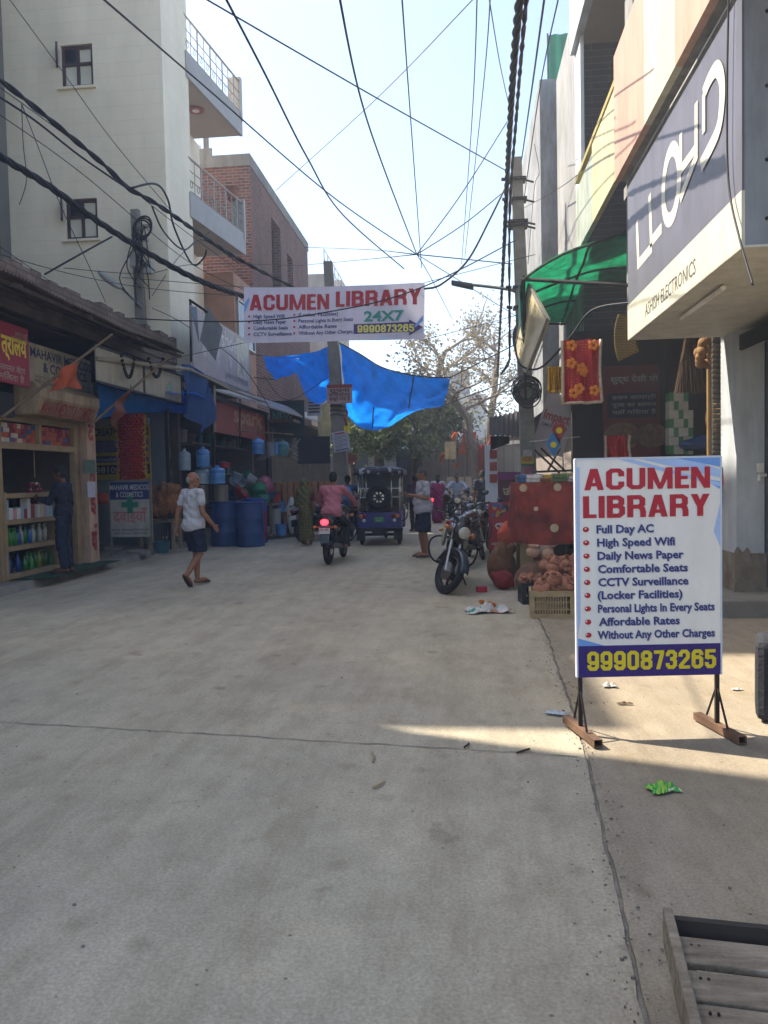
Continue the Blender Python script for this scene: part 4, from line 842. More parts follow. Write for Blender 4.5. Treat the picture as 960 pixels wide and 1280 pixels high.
# crates
def crate(name, label, cx, cy, w_, d_, h_, m, rz=0, z=0.0, group=None):
    t = thing(name, label, 'crate', (cx, cy, z), rz, group); fl = MB().b2((-w_/2, -d_/2, .01), (w_/2, d_/2, .03)).build('floor', m, t)
    for k, (ux_, n_, L_, off) in enumerate(((UX, UY, w_, -d_/2), (UX, UY, w_, d_/2), (UY, UX, d_, -w_/2), (UY, UX, d_, w_/2))):
        mb = MB()
        def bar(a0, a1, z0, z1, th=.014):
            c = ux_*((a0+a1)/2)+n_*off; sz = (abs(a1-a0), th, z1-z0) if ux_ is UX else (th, abs(a1-a0), z1-z0); mb.box((c.x, c.y, (z0+z1)/2), sz)
        hl = L_/2+(.007 if ux_ is UX else -.0075)
        bar(-hl, hl, 0, .05); bar(-hl, hl, h_-.06, h_, .022); bar(-hl, -hl+.05, .05, h_-.06); bar(hl-.05, hl, .05, h_-.06)
        nv = int(L_/.035)
        for i in range(1, nv): bar(-hl+.05+(L_-.1)*i/nv-.006, -hl+.05+(L_-.1)*i/nv+.006, .05, h_-.06, .01)
        for zz in (h_*.33, h_*.6): bar(-hl+.05, hl-.05, zz-.006, zz+.006, .008)
        mb.build('side', m, t)
    return t
M_crc = mat('cream_plastic', '#a08a63', .6, .25, 5, .1, 40); M_crt = mat('teal_plastic', '#20484a', .5, .2, 4); M_crk = mat('black_plastic', '#1f2228', .5, .2, 4)
crate('plastic_crate', 'cream slatted plastic crate of clay pots at the kerb, nearest of the crates', .98, 8.55, .46, .36, .3, M_crc, -.06)
crate('plastic_crate', 'dark teal plastic crate of stacked clay bowls beside the cream crate', 1.46, 8.7, .48, .36, .3, M_crt, .02)
crate('plastic_crate', 'small black plastic crate of clay lamps behind the cream crate', .86, 9.45, .3, .3, .26, M_crk, .1)
crate('plastic_crate', 'blue grey crate of clay pots in the second row behind the cream crate', 1.25, 9.2, .46, .36, .34, mat('slate_plastic', '#3a4656', .5, .2, 4), .03)
# pots
M_clay = mat('clay', '#8e5b44', .9, .2, 7, .25, 60, col2='#a87257'); M_clay2 = mat('pale_clay', '#a5826a', .9, .2, 7, .25, 60)
def pot_mesh(kind, m):
    prof = {'bowl': [(0, 0), (.045, 0), (.075, .03), (.09, .07), (.096, .075), (.096, .085), (.082, .082), (.068, .035), (.04, .012), (0, .012)],
            'pot': [(0, 0), (.05, 0), (.09, .04), (.1, .08), (.085, .115), (.06, .13), (.062, .145), (.078, .155), (.074, .165), (.05, .155), (.048, .13), (.08, .09), (0, .03)],
            'lamp': [(0, 0), (.025, 0), (.045, .018), (.052, .028), (.046, .028), (.03, .012), (0, .01)],
            'stack': [(0, 0), (.06, 0)]+[q for i in range(6) for q in ((.1, .045+i*.032), (.108, .06+i*.032), (.1, .062+i*.032))]+[(.09, .23), (.07, .2), (0, .2)]}[kind]
    return MB().lathe(prof, n=18).mesh('clay_'+kind, m, True)
PM = {k: pot_mesh(k, M_clay) for k in ('bowl', 'pot', 'lamp', 'stack')}; PMw = pot_mesh('pot', M_clay2)
def putpot(me, loc, rot, nm, label, grp, sc=1.):
    o = bpy.data.objects.new(nm, me); COL.objects.link(o); o.location = loc; o.rotation_euler = rot; o.scale = (sc,)*3; tag(o, label, 'pot', grp); return o
rs = random.Random(8)
for i in range(40):
    putpot(PM['bowl' if rs.random() < .6 else 'pot'], (.82+rs.random()*.34, 8.42+rs.random()*.26, .2+.12*(i/40)+rs.random()*.06), (rs.uniform(-.9, .9), rs.uniform(-.9, .9), 0), 'clay_pot', 'small terracotta pot heaped in the cream crate', 'pots in the cream crate', rs.uniform(.6, .85))
for i in range(50):
    y = 8.95+rs.random()*.55; putpot(PM['bowl' if rs.random() < .5 else 'pot'], (.98+rs.random()*.5, y, .3+.08*rs.random()+(y-8.95)*.25), (rs.uniform(-1, 1), rs.uniform(-1, 1), 0), 'clay_pot', 'terracotta pot heaped in the second row of crates', 'pots in the second row of crates', rs.uniform(.6, .85))
for i in range(34):
    putpot(PM['lamp'], (.74+rs.random()*.25, 9.33+rs.random()*.25, .22+.09*rs.random()), (rs.uniform(-.8, .8), rs.uniform(-.8, .8), 0), 'clay_lamp', 'tiny clay oil lamp heaped in the small black crate', 'lamps in the black crate', 1)
p = AY(665, 692, 9.9); putpot(PMw, (p.x, 9.75, .52), (.1, .05, 0), 'clay_pot', 'pale round water pot crowning the heap behind the crates', None, .95)
putpot(PMw, (p.x+.16, 9.7, .5), (-.6, .3, 0), 'clay_pot', 'pale round water pot lying tilted beside the upright pale one', None, .9)
p = heap('pot_mound', 'mound of broken sacking and straw under the heaped clay pots', 'mound', 680, 730, 9.75, (.75, .5, .55), mat('brown_mound', '#5d4231', .95, .4, 9, .6, 50), 8, 9, z=0)
for (x, y, z, rx, ry) in ((1.33, 8.66, .27, .45, -.1), (1.53, 8.62, .27, .5, .1), (1.45, 8.8, .3, .2, 0), (1.4, 9.0, .42, 0, 0), (1.42, 9.0, .62, .0, .05)):
    putpot(PM['stack'], (x, y, z), (rx, ry, 0), 'bowl_stack', ('tall' if z > .6 else 'leaning')+' stack of terracotta bowls '+('topmost above the teal crate' if z > .6 else 'standing behind the teal crate' if z > .4 else 'upright at the back of the teal crate' if y > 8.75 else 'left in the teal crate' if x < 1.4 else 'right in the teal crate beside the board'), None, 1.0)

# ---- ice cream sign, maroon sign, white shrine pillar
a, c = AY(612, 690, 15.4), AY(640, 628, 15.4); a.x += .0
ic = thing('kiosk_sign', 'red ice cream signboard with white heart emblem standing on the road by the stall', 'signboard', (.95, 15.4, 0))
xa, xb = AY(611, 660, 14.9).x, AY(641, 660, 14.9).x; z0, z1 = .3, 1.06
y_ = 14.9
z0, z1 = AY(611, 687, y_).z, AY(611, 628, y_).z
MB().b2((xa, y_, z0), (xb, y_+.03, z1)).build('panel', mat('kiosk_red', '#a32733', .45, .08), ic, W=True)
mb = MB(); zc = z0+(z1-z0)*.5; xc = (xa+xb)/2+.0
for k in (-1, 1): mb.tube([(xc+k*(.055+.045*math.cos(t_)), y_-.004, zc+.04*math.sin(t_)) for t_ in [i*.5-1.9+(0 if k > 0 else 0) for i in range(11)]], .009, 5)
for k in (-1, 1): mb.tube([(xc+k*(.09*math.sin(t_)), y_-.004, zc+.07*math.cos(t_*.9)-.02) for t_ in [i*.25 for i in range(12)]], .008, 5)
mb.build('heart_emblem', M_printw, ic, W=True)
mb = MB(); text(mb, 'AVAILABLE HERE', (xa+.05, y_-.004, z0+.09), UX, UZ, .045, (xb-xa)-.1, bold=.02); text(mb, 'KWALITY', (xc-.07, y_-.004, zc-.16), UX, UZ, .035, .14); text(mb, 'WALLS', (xc-.06, y_-.004, zc-.22), UX, UZ, .035, .12); mb.build('lettering', M_printw, ic, W=True)
mb = MB(); rs = random.Random(2)
for i in range(16):
    p = Vector((rs.uniform(xa+.06, xb-.06), y_-.003, rs.uniform(z1-.25, z1-.05))); mb.ell(p, (rs.uniform(.02, .05), .003, rs.uniform(.03, .07)), Euler((0, rs.uniform(-1, 1), 0)).to_matrix(), 10, 5, i % 3)
mb.build('picture', [mat('pic_yellow', '#b98f2f', .5), mat('pic_blue', '#2f6a9c', .5), mat('pic_dark', '#2c2a26', .5)], ic, W=True)
mb = MB()
for x in (xa+.03, xb-.03): mb.tube([(x, y_+.02, 0), (x, y_+.02, z0)], .015, 6); mb.tube([(x, y_+.35, 0), (x, y_+.03, z1-.1)], .015, 6)
mb.build('leg', M_iron, ic, W=True)
ms = thing('maroon_board', 'maroon board with cream Hindi lettering behind the ice cream sign', 'signboard', AY(636, 690, 16.4))
xa, xb, z0, z1 = AY(623, 650, 16.4).x, AY(655, 650, 16.4).x, .2, AY(640, 590, 16.4).z
MB().b2((xa, 16.4, z0), (xb, 16.45, z1)).build('panel', mat('maroon_panel', '#5b1f30', .5, .1), ms, W=True)
MB().b2((xa-.01, 16.385, z1-.16), (xb, 16.4, z1-.02)).build('header', mat('magenta_panel', '#7f2f6c', .5, .2, 8), ms, W=True)
mb = MB(); text(mb, 'जी', (xa+.1, 16.39, z1-.5), UX, UZ, .17, .26, bold=.02); text(mb, 'उर्वर', (xa+.1, 16.39, z1-.83), UX, UZ, .13, .3, bold=.02); mb.build('lettering', mat('cream_letter2', '#c3b48c', .5), ms, W=True)
wp = thing('shrine_pillar', 'narrow white pillar with three red framed pictures beside the maroon board', 'pillar', AY(614, 690, 18))
xa, xb, z1 = AY(607, 600, 18).x, AY(622, 600, 18).x, AY(610, 556, 18).z
MB().b2((xa, 18, 0), (xb, 18.4, z1)).build('shaft', mat('bright_white', '#c9ccd0', .6, .05), wp, W=True)
for py in (568, 583, 598):
    p = AY(617, py, 17.99); f = MB().b2((p.x-.09, 17.97, p.z-.1), (p.x+.08, 18, p.z+.1)).build('picture', mat('pic_red', '#93372e', .5, .3, 12), wp, W=True)

# ---- dark stone block and the plank bench, front right
p = G(941, 906); sb = MB().b2((0, 0, 0), (.7, .34, .5)); o = sb.build('stone_block', mat('dark_stone', '#313236', .85, .35, 4, .6, 30, grime=.4), None, bev=.045); o.location = (p.x+.01, p.y-.02, .024); o.rotation_euler.z = -R(19); tag(o, 'dark grey rounded stone block at the right edge beside the standing board', 'block')
pb = thing('plank_bench', 'weathered low plank bench with raised wooden rim in the near right corner', 'bench', (1.2, 2.3, 0)); BZ = .22
A = G(836, 1143, BZ+.03); dR = Vector((1, -.13, 0)).normalized(); dD = (G(872, 1290, BZ+.03)-A); dD.z = 0; LD = 1.25; dD.normalize()
M_wood = mat('weathered_wood', '#6b5d4b', .9, .3, 3.2, .5, 60, col2='#a39580', stretch=(1, 9, 9), detail=10, grime=.35); _t, _N, _L, _b = nodes(M_wood)
Mx = Matrix(((dR.x, dD.x, 0, A.x), (dR.y, dD.y, 0, A.y), (0, 0, 1, 0), (0, 0, 0, 1)))
rs = random.Random(6)
z = .035
for i in range(7):
    w_ = .122; y0_ = .035+i*.135+(0.02 if i else 0.008); mb = MB().box((.55, y0_+w_/2, BZ-.02+rs.uniform(-.003, .003)), (1.1, w_, .022), (0, 0, rs.uniform(-.008, .008))); mb.xf(Mx); o = mb.build('plank', M_wood, pb, W=True, bev=.004)
    for xx in (.05, .07, .56): MB().cyl(Mx @ Vector((xx, y0_+w_*.3, BZ-.012)), Mx @ Vector((xx, y0_+w_*.3, BZ-.0055)), .004, n=8).build('nail', M_iron, o, W=True)
MB().box((-.0, .55, BZ-.02), (.028, 1.16, .11)).xf(Mx).build('rim', M_wood, pb, W=True, bev=.004); MB().box((.565, -.005, BZ-.005), (1.1, .024, .05)).xf(Mx).build('rim', mat('dark_wood', '#37302a', .9, .3, 5), pb, W=True)
for xx in (.02, 1.05):
    for yy in (.05, 1.0): MB().box((xx+.02, yy, BZ/2-.03), (.05, .05, BZ-.075)).xf(Mx).build('leg', M_wood, pb, W=True)
# ================================================================== LEFT-HAND SHOPS
M_cream = mat('cream_painted_wood', '#8f7a5c', .7, .2, 5, .15); M_navyp = mat('navy_print', '#25305f', .5, .1); M_brick_red = mat('sign_maroon', '#8a1f2b', .55, .1)
XS = -6.75
# ---- medical shop (opening, counter, shelves)
md = thing('medicine_shop', 'small dark medicine shop with cream counter under the tin awning', 'shop', (-7, 12, .13))
def pX(px, py, X=XS): return AX(px, py, X)
ya, yb = pX(8, 700).y, pX(98, 690).y            # opening along the street
zt = 2.12
mb = MB(); mb.b2((XS-.1, ya-.12, .13), (XS, ya, 3.2)); mb.b2((XS-.1, yb, .13), (XS, yb+.16, 3.2)); mb.b2((XS-.1, ya, zt), (XS, yb, zt+.1)); mb.b2((XS-.1, ya, zt+.42), (XS, yb, zt+.58)); mb.b2((XS-.1, (ya+yb)/2-.04, zt+.1), (XS, (ya+yb)/2+.04, zt+.42))
mb.build('frame', M_cream, md, W=True)
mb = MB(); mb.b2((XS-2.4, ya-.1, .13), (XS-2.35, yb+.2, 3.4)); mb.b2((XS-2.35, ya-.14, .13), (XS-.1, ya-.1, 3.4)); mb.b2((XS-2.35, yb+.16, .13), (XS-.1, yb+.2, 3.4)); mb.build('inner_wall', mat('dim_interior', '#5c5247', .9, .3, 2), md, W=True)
mb = MB(); rs = random.Random(1)
for k in range(2):
    y0, y1 = (ya+.02, (ya+yb)/2-.05) if k == 0 else ((ya+yb)/2+.05, yb-.02)
    for j in range(4):
        y = y0
        while y < y1-.05:
            w_ = rs.uniform(.05, .16); mb.b2((XS-.3, y, zt+.1+j*.075), (XS-.06, min(y+w_, y1), zt+.1+j*.075+.07), rs.choice([0, 1, 1, 2, 3] if k == 0 and y < y0+.6 else [0, 0, 3, 1])); y += w_+.006
mb.build('carton_row', [M_pk[0], M_pk[3], M_pk[4], M_pk[5]], md, W=True)
cy0, cy1 = ya+.02, ya+(yb-ya)*.70
ctr = thing('display_counter', 'cream glass-fronted display counter with three shelves of bottles and boxes', 'counter', (-6.9, (cy0+cy1)/2, .13))
ZS = [.2, .62, 1.02, 1.42]
mb = MB()
for z in ZS: mb.b2((XS-.55, cy0, z-.05), (XS+.02, cy1, z+.02))
mb.build('shelf', M_cream, ctr, W=True)
mb = MB(); mb.b2((XS-.55, cy0-.05, .13), (XS+.03, cy0, 1.46)); mb.build('side_panel', M_cream, ctr, W=True); mb = MB(); mb.b2((XS-.55, cy1, .13), (XS+.03, cy1+.06, 1.46)); mb.build('side_panel', M_cream, ctr, W=True); MB().b2((XS-.58, cy0, .13), (XS-.55, cy1, 1.42)).build('back_panel', M_dark, ctr, W=True)
bcol = [['#2a8f4a', '#56b24a', '#1f6f3c'], ['#2b57a8', '#3d77c4', '#d9d6cd'], ['#8c6f2c', '#2f7a3f', '#b3a23a']]
def bottle(h, r): return [(0, 0), (r, 0), (r, h*.62), (r*.45, h*.8), (r*.42, h*.86), (r*.5, h*.86), (r*.5, h), (0, h)]
bm_ = {}
for kk in ('#2a8f4a', '#56b24a', '#1f6f3c', '#2b57a8', '#3d77c4', '#d9d6cd', '#8c6f2c', '#2f7a3f', '#b3a23a'):
    bm_[kk] = MB().lathe(bottle(.27, .042), n=10).mesh('bottle', mat('bottle_'+kk[1:].translate(str.maketrans('0123456789', 'ghijklmnop')), tuple(v_*.55 for v_ in s(kk)), .3, .25, 9, 0, coat=.3), True)
nm_ = {'#2a8f4a': 'green', '#56b24a': 'light green', '#1f6f3c': 'dark green', '#2b57a8': 'blue', '#3d77c4': 'light blue', '#d9d6cd': 'white', '#8c6f2c': 'amber', '#2f7a3f': 'leaf green', '#b3a23a': 'yellow'}
rs = random.Random(12)
for row, z in ((0, .22), (1, .64)):
    y = cy0+.06
    while y < cy1-.05:
        fr_ = (y-cy0)/(cy1-cy0); pal = ([bcol[1][:2], bcol[0], bcol[2]][min(2, int(fr_*3))] if row == 0 else [bcol[0], ['#2a8f4a', '#d9d6cd', '#3d77c4'], bcol[1]][min(2, int(fr_*3))])
        k = rs.choice(pal); o = bpy.data.objects.new('bottle', bm_[k]); COL.objects.link(o); o.location = (XS-.09-rs.random()*.08, y, z); o.scale = (1, 1, rs.uniform(.8, 1.12))
        tag(o, nm_[k]+' bottle on the '+('bottom' if row == 0 else 'middle')+' shelf of the display counter', 'bottle', 'bottles in the display counter'); y += rs.uniform(.085, .1)
y = cy0+.03; bxn = [('pink', '#b98a8f'), ('cream', '#b8aa92'), ('white', '#c9c6c0'), ('pale blue', '#8fa3b5'), ('red', '#8f3a36')]
while y < cy1-.1:
    w_ = rs.uniform(.06, .13); h_ = rs.uniform(.14, .33); k = rs.randrange(5); o = MB().box((0, 0, h_/2), (.12, w_*.92, h_)).build('medicine_box', mat('box_'+bxn[k][0].replace(' ', '_'), bxn[k][1], .5, .15, 10), None); o.location = (XS-.12, y+w_/2, 1.04)
    tag(o, bxn[k][0]+' medicine box on the top shelf of the display counter', 'box', 'boxes in the display counter'); y += w_
rk = thing('wall_rack', 'dim timber rack of medicines along the back of the medicine shop', 'rack', (XS-2.2, 12, .13))
mb = MB()
for z in (.5, .9, 1.3, 1.7, 2.1, 2.5): mb.b2((XS-2.33, ya, z), (XS-2.0, yb, z+.03))
mb.build('shelf', mat('dim_timber', '#5a4a38', .8, .2, 4), rk, W=True); mb = MB()
for z in (.53, .93, 1.33, 1.73, 2.13):
    y = ya+.1
    while y < yb-.1: w_ = rs.uniform(.06, .14); mb.b2((XS-2.3, y, z), (XS-2.08, y+w_*.9, z+rs.uniform(.12, .3)), rs.randrange(4)); y += w_
o = mb.build('stock', [M_pk[3], M_pk[4], M_pk[2], M_pk[0]], rk, W=True); o['kind'] = 'stuff'
MB().tube([(XS-.9, ya+.3, 2.55), (XS-.9, ya+1.1, 2.55)], .02, 8).build('tube_lamp', mat('lamp_white', '#e8e0d6', .5), md, W=True)
p = AX(44, 612, XS-.25); bbg = thing('ball_net', 'net bag of maroon balls with white dots hanging in the medicine shop', 'bag', (XS-.25, p.y, p.z)); mb = MB()
for k in range(5):
    for j in range(5-k if k < 4 else 1):
        n_ = 4-k if k < 4 else 1
for i in range(15):
    r_ = i//4; mb.ell((XS-.25+rs.uniform(-.05, .05), p.y-.13+.085*(i % 4)+.02*(r_ % 2), p.z-.22+.1*r_), .05, None, 10, 7)
mb.build('ball', dotted('dotted_ball', '#6a1c22', '#d8c8c0', 9), bbg, W=True, smooth=True); mb = MB().tube([(XS-.25, p.y, p.z+.2), (XS-.25, p.y, 2.7)], .012, 5); mb.build('string', M_cream, bbg, W=True)
# fascia over the opening with red italic name
fz0, fz1 = AX(25, 513, -6.35).z, AX(125, 490, -6.35).z
fs = thing('metal_fascia', 'grimy cream metal fascia with slanted maroon shop name over the medicine shop', 'fascia', (-6.5, 12, 3.3)); fy0, fy1 = ya+.35, AX(125, 505, -6.3).y
prof = [(-6.75, 3.14), (-6.42, 3.14), (-6.3, 3.04), (-6.3, 2.9), (-6.42, 2.64), (-6.75, 2.64)]
MB().slab([(x, fy0, z) for x, z in prof], (0, fy1-fy0, 0)).build('casing', mat('grimy_cream_metal', '#a08a6c', .6, .3, 3, .1, grime=.4), fs, W=True, bev=.02)
mb = MB(); d_ = Vector((-.12, 0, -.26)).normalized(); text(mb, 'MAHAVIR MEDICOS & COSMETICS', Vector((-6.417, fy0+.12, 2.66)), UY, -d_, .22, fy1-fy0-.25, bold=.02, slant=.3)
for v in mb.v: v += Vector((.008, 0, -.003))
mb.build('lettering', M_brick_red, fs, W=True)
# painted pillar
pz0, pz1 = .13, 3.0; py0_, py1_ = yb+.2, AX(121, 600, -6.62).y
pp = thing('painted_pillar', 'cream pillar with red Hindi letters down its face beside the medicine shop', 'pillar', (-6.8, (py0_+py1_)/2, .13))
MB().b2((-7.1, py0_, pz0), (-6.62, py1_, pz1)).build('shaft', mat('pillar_cream', '#b3967f', .8, .2, 3, .2, grime=.3), pp, W=True)
mb = MB()
for t_, py in (('द', 552), ('वा', 608), ('ई', 640), ('याँ', 690)):
    p = AX(103, py, -6.61); text(mb, t_, (-6.612, py0_+.04, p.z), UY, UZ, .36, py1_-py0_-.1, bold=.035)
mb.build('lettering', M_brick_red, pp, W=True)
a, c = AX(106, 592, -6.6), AX(119, 575, -6.6); mb = MB().b2((-6.61, a.y, a.z), (-6.6, c.y, c.z)); mb.build('sticker', [mat('green_sticker', '#4a6355', .5, .6, 18)], pp, W=True)
a, c = AX(110, 622, -6.6), AX(119, 602, -6.6); MB().b2((-6.61, a.y, a.z), (-6.6, c.y, c.z)).build('notice', mat('paper_notice', '#a9a7b5', .6, .15, 20), pp, W=True)
def signX(name, label, X, pTL, pTR, pBR, pBL, m, texts, matx, tilt=.0, frame=None, cat='signboard'):
    """board facing the street; texts: (string, u0, u1, v_base, h(frac), bold, mi)"""
    P = [AX(*q, X) for q in (pTL, pTR, pBR, pBL)]
    y0 = (P[0].y+P[3].y)/2; y1 = (P[1].y+P[2].y)/2; z1 = (P[0].z+P[1].z)/2; z0 = (P[2].z+P[3].z)/2
    t = thing(name, label, cat, (X, (y0+y1)/2, z0)); H = z1-z0; W = y1-y0
    MB().b2((X-.05, y0, z0), (X, y1, z1)).build('panel', m, t, W=True)
    mb = MB()
    for (s_, u0, u1, vb, h, b, mi) in texts:
        (heavy(mb, s_, (X+.004, y0+u0*W, z0+vb*H), UY, UZ, h*H, (u1-u0)*W, .03, mi) if b > .04 else text(mb, s_, (X+.004, y0+u0*W, z0+vb*H), UY, UZ, h*H, (u1-u0)*W, b, mi))
    if texts: mb.build('lettering', matx, t, W=True)
    if frame:
        mb = MB()
        for a, c in (((y0, z0), (y1, z0+.04)), ((y0, z1-.04), (y1, z1)), ((y0, z0), (y0+.04, z1)), ((y1-.04, z0), (y1, z1))): mb.b2((X-.055, a[0], a[1]), (X+.015, c[0], c[1]))
        mb.build('frame', frame, t, W=True)
    return t, y0, y1, z0, z1
M_ply = mat('cream_signface', '#a59b86', .6, .15, 3, grime=.3)
signX('name_board', 'cream board with dark blue shop name under the tin awning', -6.55, (38, 431), (117, 450), (115, 494), (32, 477), M_ply,
      [('MAHAVIR MEDICOS', .03, .97, .66, .24, .02, 0), ('& COSMETICS', .2, .88, .34, .24, .02, 0), ('SHOP NO. 1, MAIN MARKET, NEAR OLD CHOWK', .08, .95, .15, .07, .0, 1), ('MEDICINES AND COSMETICS AVAILABLE HERE', .08, .95, .04, .07, .0, 1)], [M_navyp, mat('sign_brown', '#4d4438', .6)])
rt, y0, y1, z0, z1 = signX('name_board', 'red board with yellow Hindi letters at the left edge under the awning', -6.4, (-40, 390), (44, 412), (28, 478), (-55, 470), mat('sign_red', '#8d1a30', .5, .1),
      [('त्रालय', .55, .96, .5, .3, .03, 0), ('हमारे यहाँ', .78, .98, .82, .07, .0, 1), ('जलपान गृह', .72, .98, .74, .07, .0, 1), ('मरम्मत सेंटर', .5, .92, .2, .1, .01, 1), ('मिलता है', .5, .9, .05, .1, .01, 1)], [M_yel, M_ply])
signX('name_board', 'yellow oval painted board on black below the red sign', -6.5, (-20, 488), (20, 490), (16, 520), (-20, 520), mat('sign_black', '#1d1a18', .6), [], [])
# light box
lb, y0, y1, z0, z1 = signX('light_box', 'unlit two panel cream light box with black frame hanging under the awning', -6.0, (117, 444), (228, 458), (226, 499), (118, 486), mat('lightbox_face', '#a0967c', .5, .1, 2, grime=.3), [('MAHAVIR MEDICOS', .52, .95, .8, .09, .0, 0)], [mat('faded_ink', '#7d8578', .6)], frame=M_iron)
mb = MB(); mb.b2((-6.06, (y0+y1)/2-.03, z0), (-5.985, (y0+y1)/2+.03, z1)); mb.build('divider', M_iron, lb, W=True)
mb = MB(); yc, zc = y0+(y1-y0)*.83, z0+(z1-z0)*.45; mb.b2((-5.998, yc-.17, zc-.05), (-5.994, yc+.17, zc+.05)); mb.b2((-5.998, yc-.06, zc-.13), (-5.993, yc+.06, zc+.13)); mb.build('cross_mark', mat('faded_green', '#7f9580', .6), lb, W=True)
for k, (pa, pb) in enumerate((((152, 452), (168, 456)), ((186, 455), (204, 455)))):
    a, c = AX(*pa, -5.9), AX(*pb, -5.9); mb = MB(); n = 16
    for i in range(n+1):
        t_ = i/n; q = a.lerp(c, t_); q.z -= .35*(1-(2*t_-1)**2)-.1; mb.ell(q, .035, None, 6, 5)
    tag(mb.build('garland', mat('dark_garland', '#211d18', .9, .3, 20), None), 'dark dried garland looped on the '+('left' if k == 0 else 'right')+' half of the light box', 'garland')
# orange flags on poles
def flag(name, label, base, tip, pts, m):
    t = thing(name, label, 'flag', base); MB().tube([base, tip], .022, 6).build('pole', mat('bamboo', '#6d5a43', .8, .2, 8), t, W=True)
    n = len(pts)//2; a, b = pts[:n], pts[n:]
    mb = MB().grid(lambda u, v: (curve_pts(a, 12)[int(round(u*(len(curve_pts(a, 12))-1)))].lerp(curve_pts(b, 12)[int(round(u*(len(curve_pts(b, 12))-1)))], v))+Vector((.05*math.sin(u*9+v*4), .05*math.sin(u*7), 0)), 12, 8); mb.build('cloth', m, t, W=True, smooth=True)
M_saff = mat('saffron_cloth', '#b8562a', .75, .12, 4, .2, 30, trans=.35); M_brownfl = mat('rust_cloth', '#6d3526', .8, .2, 4, .2, 30, trans=.2)
X5 = -5.55
flag('saffron_flag', 'saffron flag with dark print on a pole under the tin awning', AX(2, 522, -6.2), AX(140, 418, -5.6), [AX(64, 476, X5), AX(80, 462, X5), AX(96, 452, X5), AX(64, 490, X5), AX(82, 483, X5), AX(100, 486, X5)], M_saff)
flag('rust_flag', 'rust coloured flag drooping from a pole in front of the light box', AX(112, 532, -6.3), AX(212, 446, -5.5), [AX(162, 480, X5), AX(150, 500, X5), AX(138, 515, X5), AX(156, 505, X5), AX(152, 520, X5), AX(144, 540, X5)], M_brownfl)

# ---- bay behind the pillar: poster wall, garland, sign board, bicycle
pw = thing('side_wall', 'blue grey side wall behind the medicine sign board', 'wall', (-7.4, 17.2, 0)); MB().b2((-9.4, 17.2, .13), (-6.72, 17.4, 4.1)).build('panel', mat('blue_grey_wall', '#6d7880', .85, .2, 2), pw, W=True)
a, c = AY(119, 600, 17.15), AY(187, 531, 17.15)
yp = thing('tuition_poster', 'yellow poster with black lettering on the blue grey side wall', 'poster', (a.x, 17.15, a.z)); MB().b2((a.x, 17.13, a.z), (c.x, 17.17, c.z)).build('sheet', mat('poster_yellow', '#a89a2f', .6, .1, 4), yp, W=True)
W, H = c.x-a.x, c.z-a.z; mb = MB(); mb.b2((a.x, 17.12, c.z+.01), (c.x, 17.16, c.z+.16), 0); mb.b2((a.x+.04, 17.12, a.z+H*.5), (c.x-.04, 17.128, a.z+H*.73), 1); mb.b2((a.x+.04, 17.12, a.z+H*.32), (c.x-.04, 17.128, a.z+H*.44), 2); mb.b2((a.x+.02, 17.12, a.z+H*.1), (c.x-.02, 17.128, a.z+H*.27), 3)
mb.build('printed_band', [mat('paper_white2', '#a9a79c', .6), mat('poster_mix', '#5a5a80', .6, .5, 10), mat('poster_blue2', '#39457f', .6), M_dark], yp, W=True)
mb = MB(); heavy(mb, 'CREATIVE CLASSES', (a.x+.02, 17.115, a.z+H*.82), UX, UZ, .17, W-.04, .03, 0); heavy(mb, '38109 21885', (a.x+.05, 17.11, a.z+H*.125), UX, UZ, .14, W-.1, .03, 1); text(mb, 'Coaching Classes', (a.x+.08, 17.11, a.z+H*.35), UX, UZ, .07, W-.3, .01, 1)
mb.build('lettering', [M_dark, mat('paper_white2', '#a9a79c')], yp, W=True)
def foil(name, c, sc):
    m = mat(name, c, .35, .3, 9, 0, metal=.3); t, N, L, b = nodes(m); tc = N.new('ShaderNodeTexCoord'); vo = N.new('ShaderNodeTexVoronoi'); vo.inputs['Scale'].default_value = sc; L(tc.outputs['Object'], vo.inputs['Vector'])
    bp = N.new('ShaderNodeBump'); bp.inputs['Strength'].default_value = 1; bp.inputs['Distance'].default_value = .03; L(vo.outputs['Distance'], bp.inputs['Height']); L(bp.outputs[0], b.inputs['Normal']); return m
a, c = AY(149, 600, 14.9), AY(181, 517, 14.9)
gl = thing('foil_banner', 'long red foil decoration with gold tinsel edges hanging above the medicine sign', 'decoration', (a.x, 14.9, a.z)); w_, h_ = c.x-a.x, c.z-a.z
mb = MB(); rs = random.Random(3)
for j in range(22):
    for i in range(7):
        mb.ell((w_*(.1+.8*(i+.5*(j % 2))/6.5), -.02-.05*math.sin(i*.52), h_*(j+.5)/22), (w_*.085, .03, h_*.03), Euler((.5, 0, .3)).to_matrix(), 8, 5)
mb.build('foil_scale', foil('red_foil', '#9b2a1e', 30), gl, smooth=True); MB().slab([(w_*.04, .0, 0), (w_*.96, 0, 0), (w_*.96, 0, h_), (w_*.04, 0, h_)], (0, .02, 0)).build('backing', M_brick_red, gl)
mb = MB()
for (u, v0, u1, v1) in ((0, 0, 0, 1), (1, 0, 1, 1), (0, 0, 1, 0)):
    for i in range(70):
        t_ = i/70; q = Vector((w_*(u+(u1-u)*t_), -.02, h_*(v0+(v1-v0)*t_))); d = Vector((rs.uniform(-1, 1), rs.uniform(-1, .2), rs.uniform(-1, 1)))*.07; mb.tube([q, q+d], .009, 4)
mb.build('tinsel', M_gold, gl); MB().tube([(w_/2, 0, h_), (w_/2+.1, -.3, h_+.6)], .008, 4).build('string', M_iron, gl)
a, c = AY(138, 692, 14.6), AY(188, 601, 14.6)
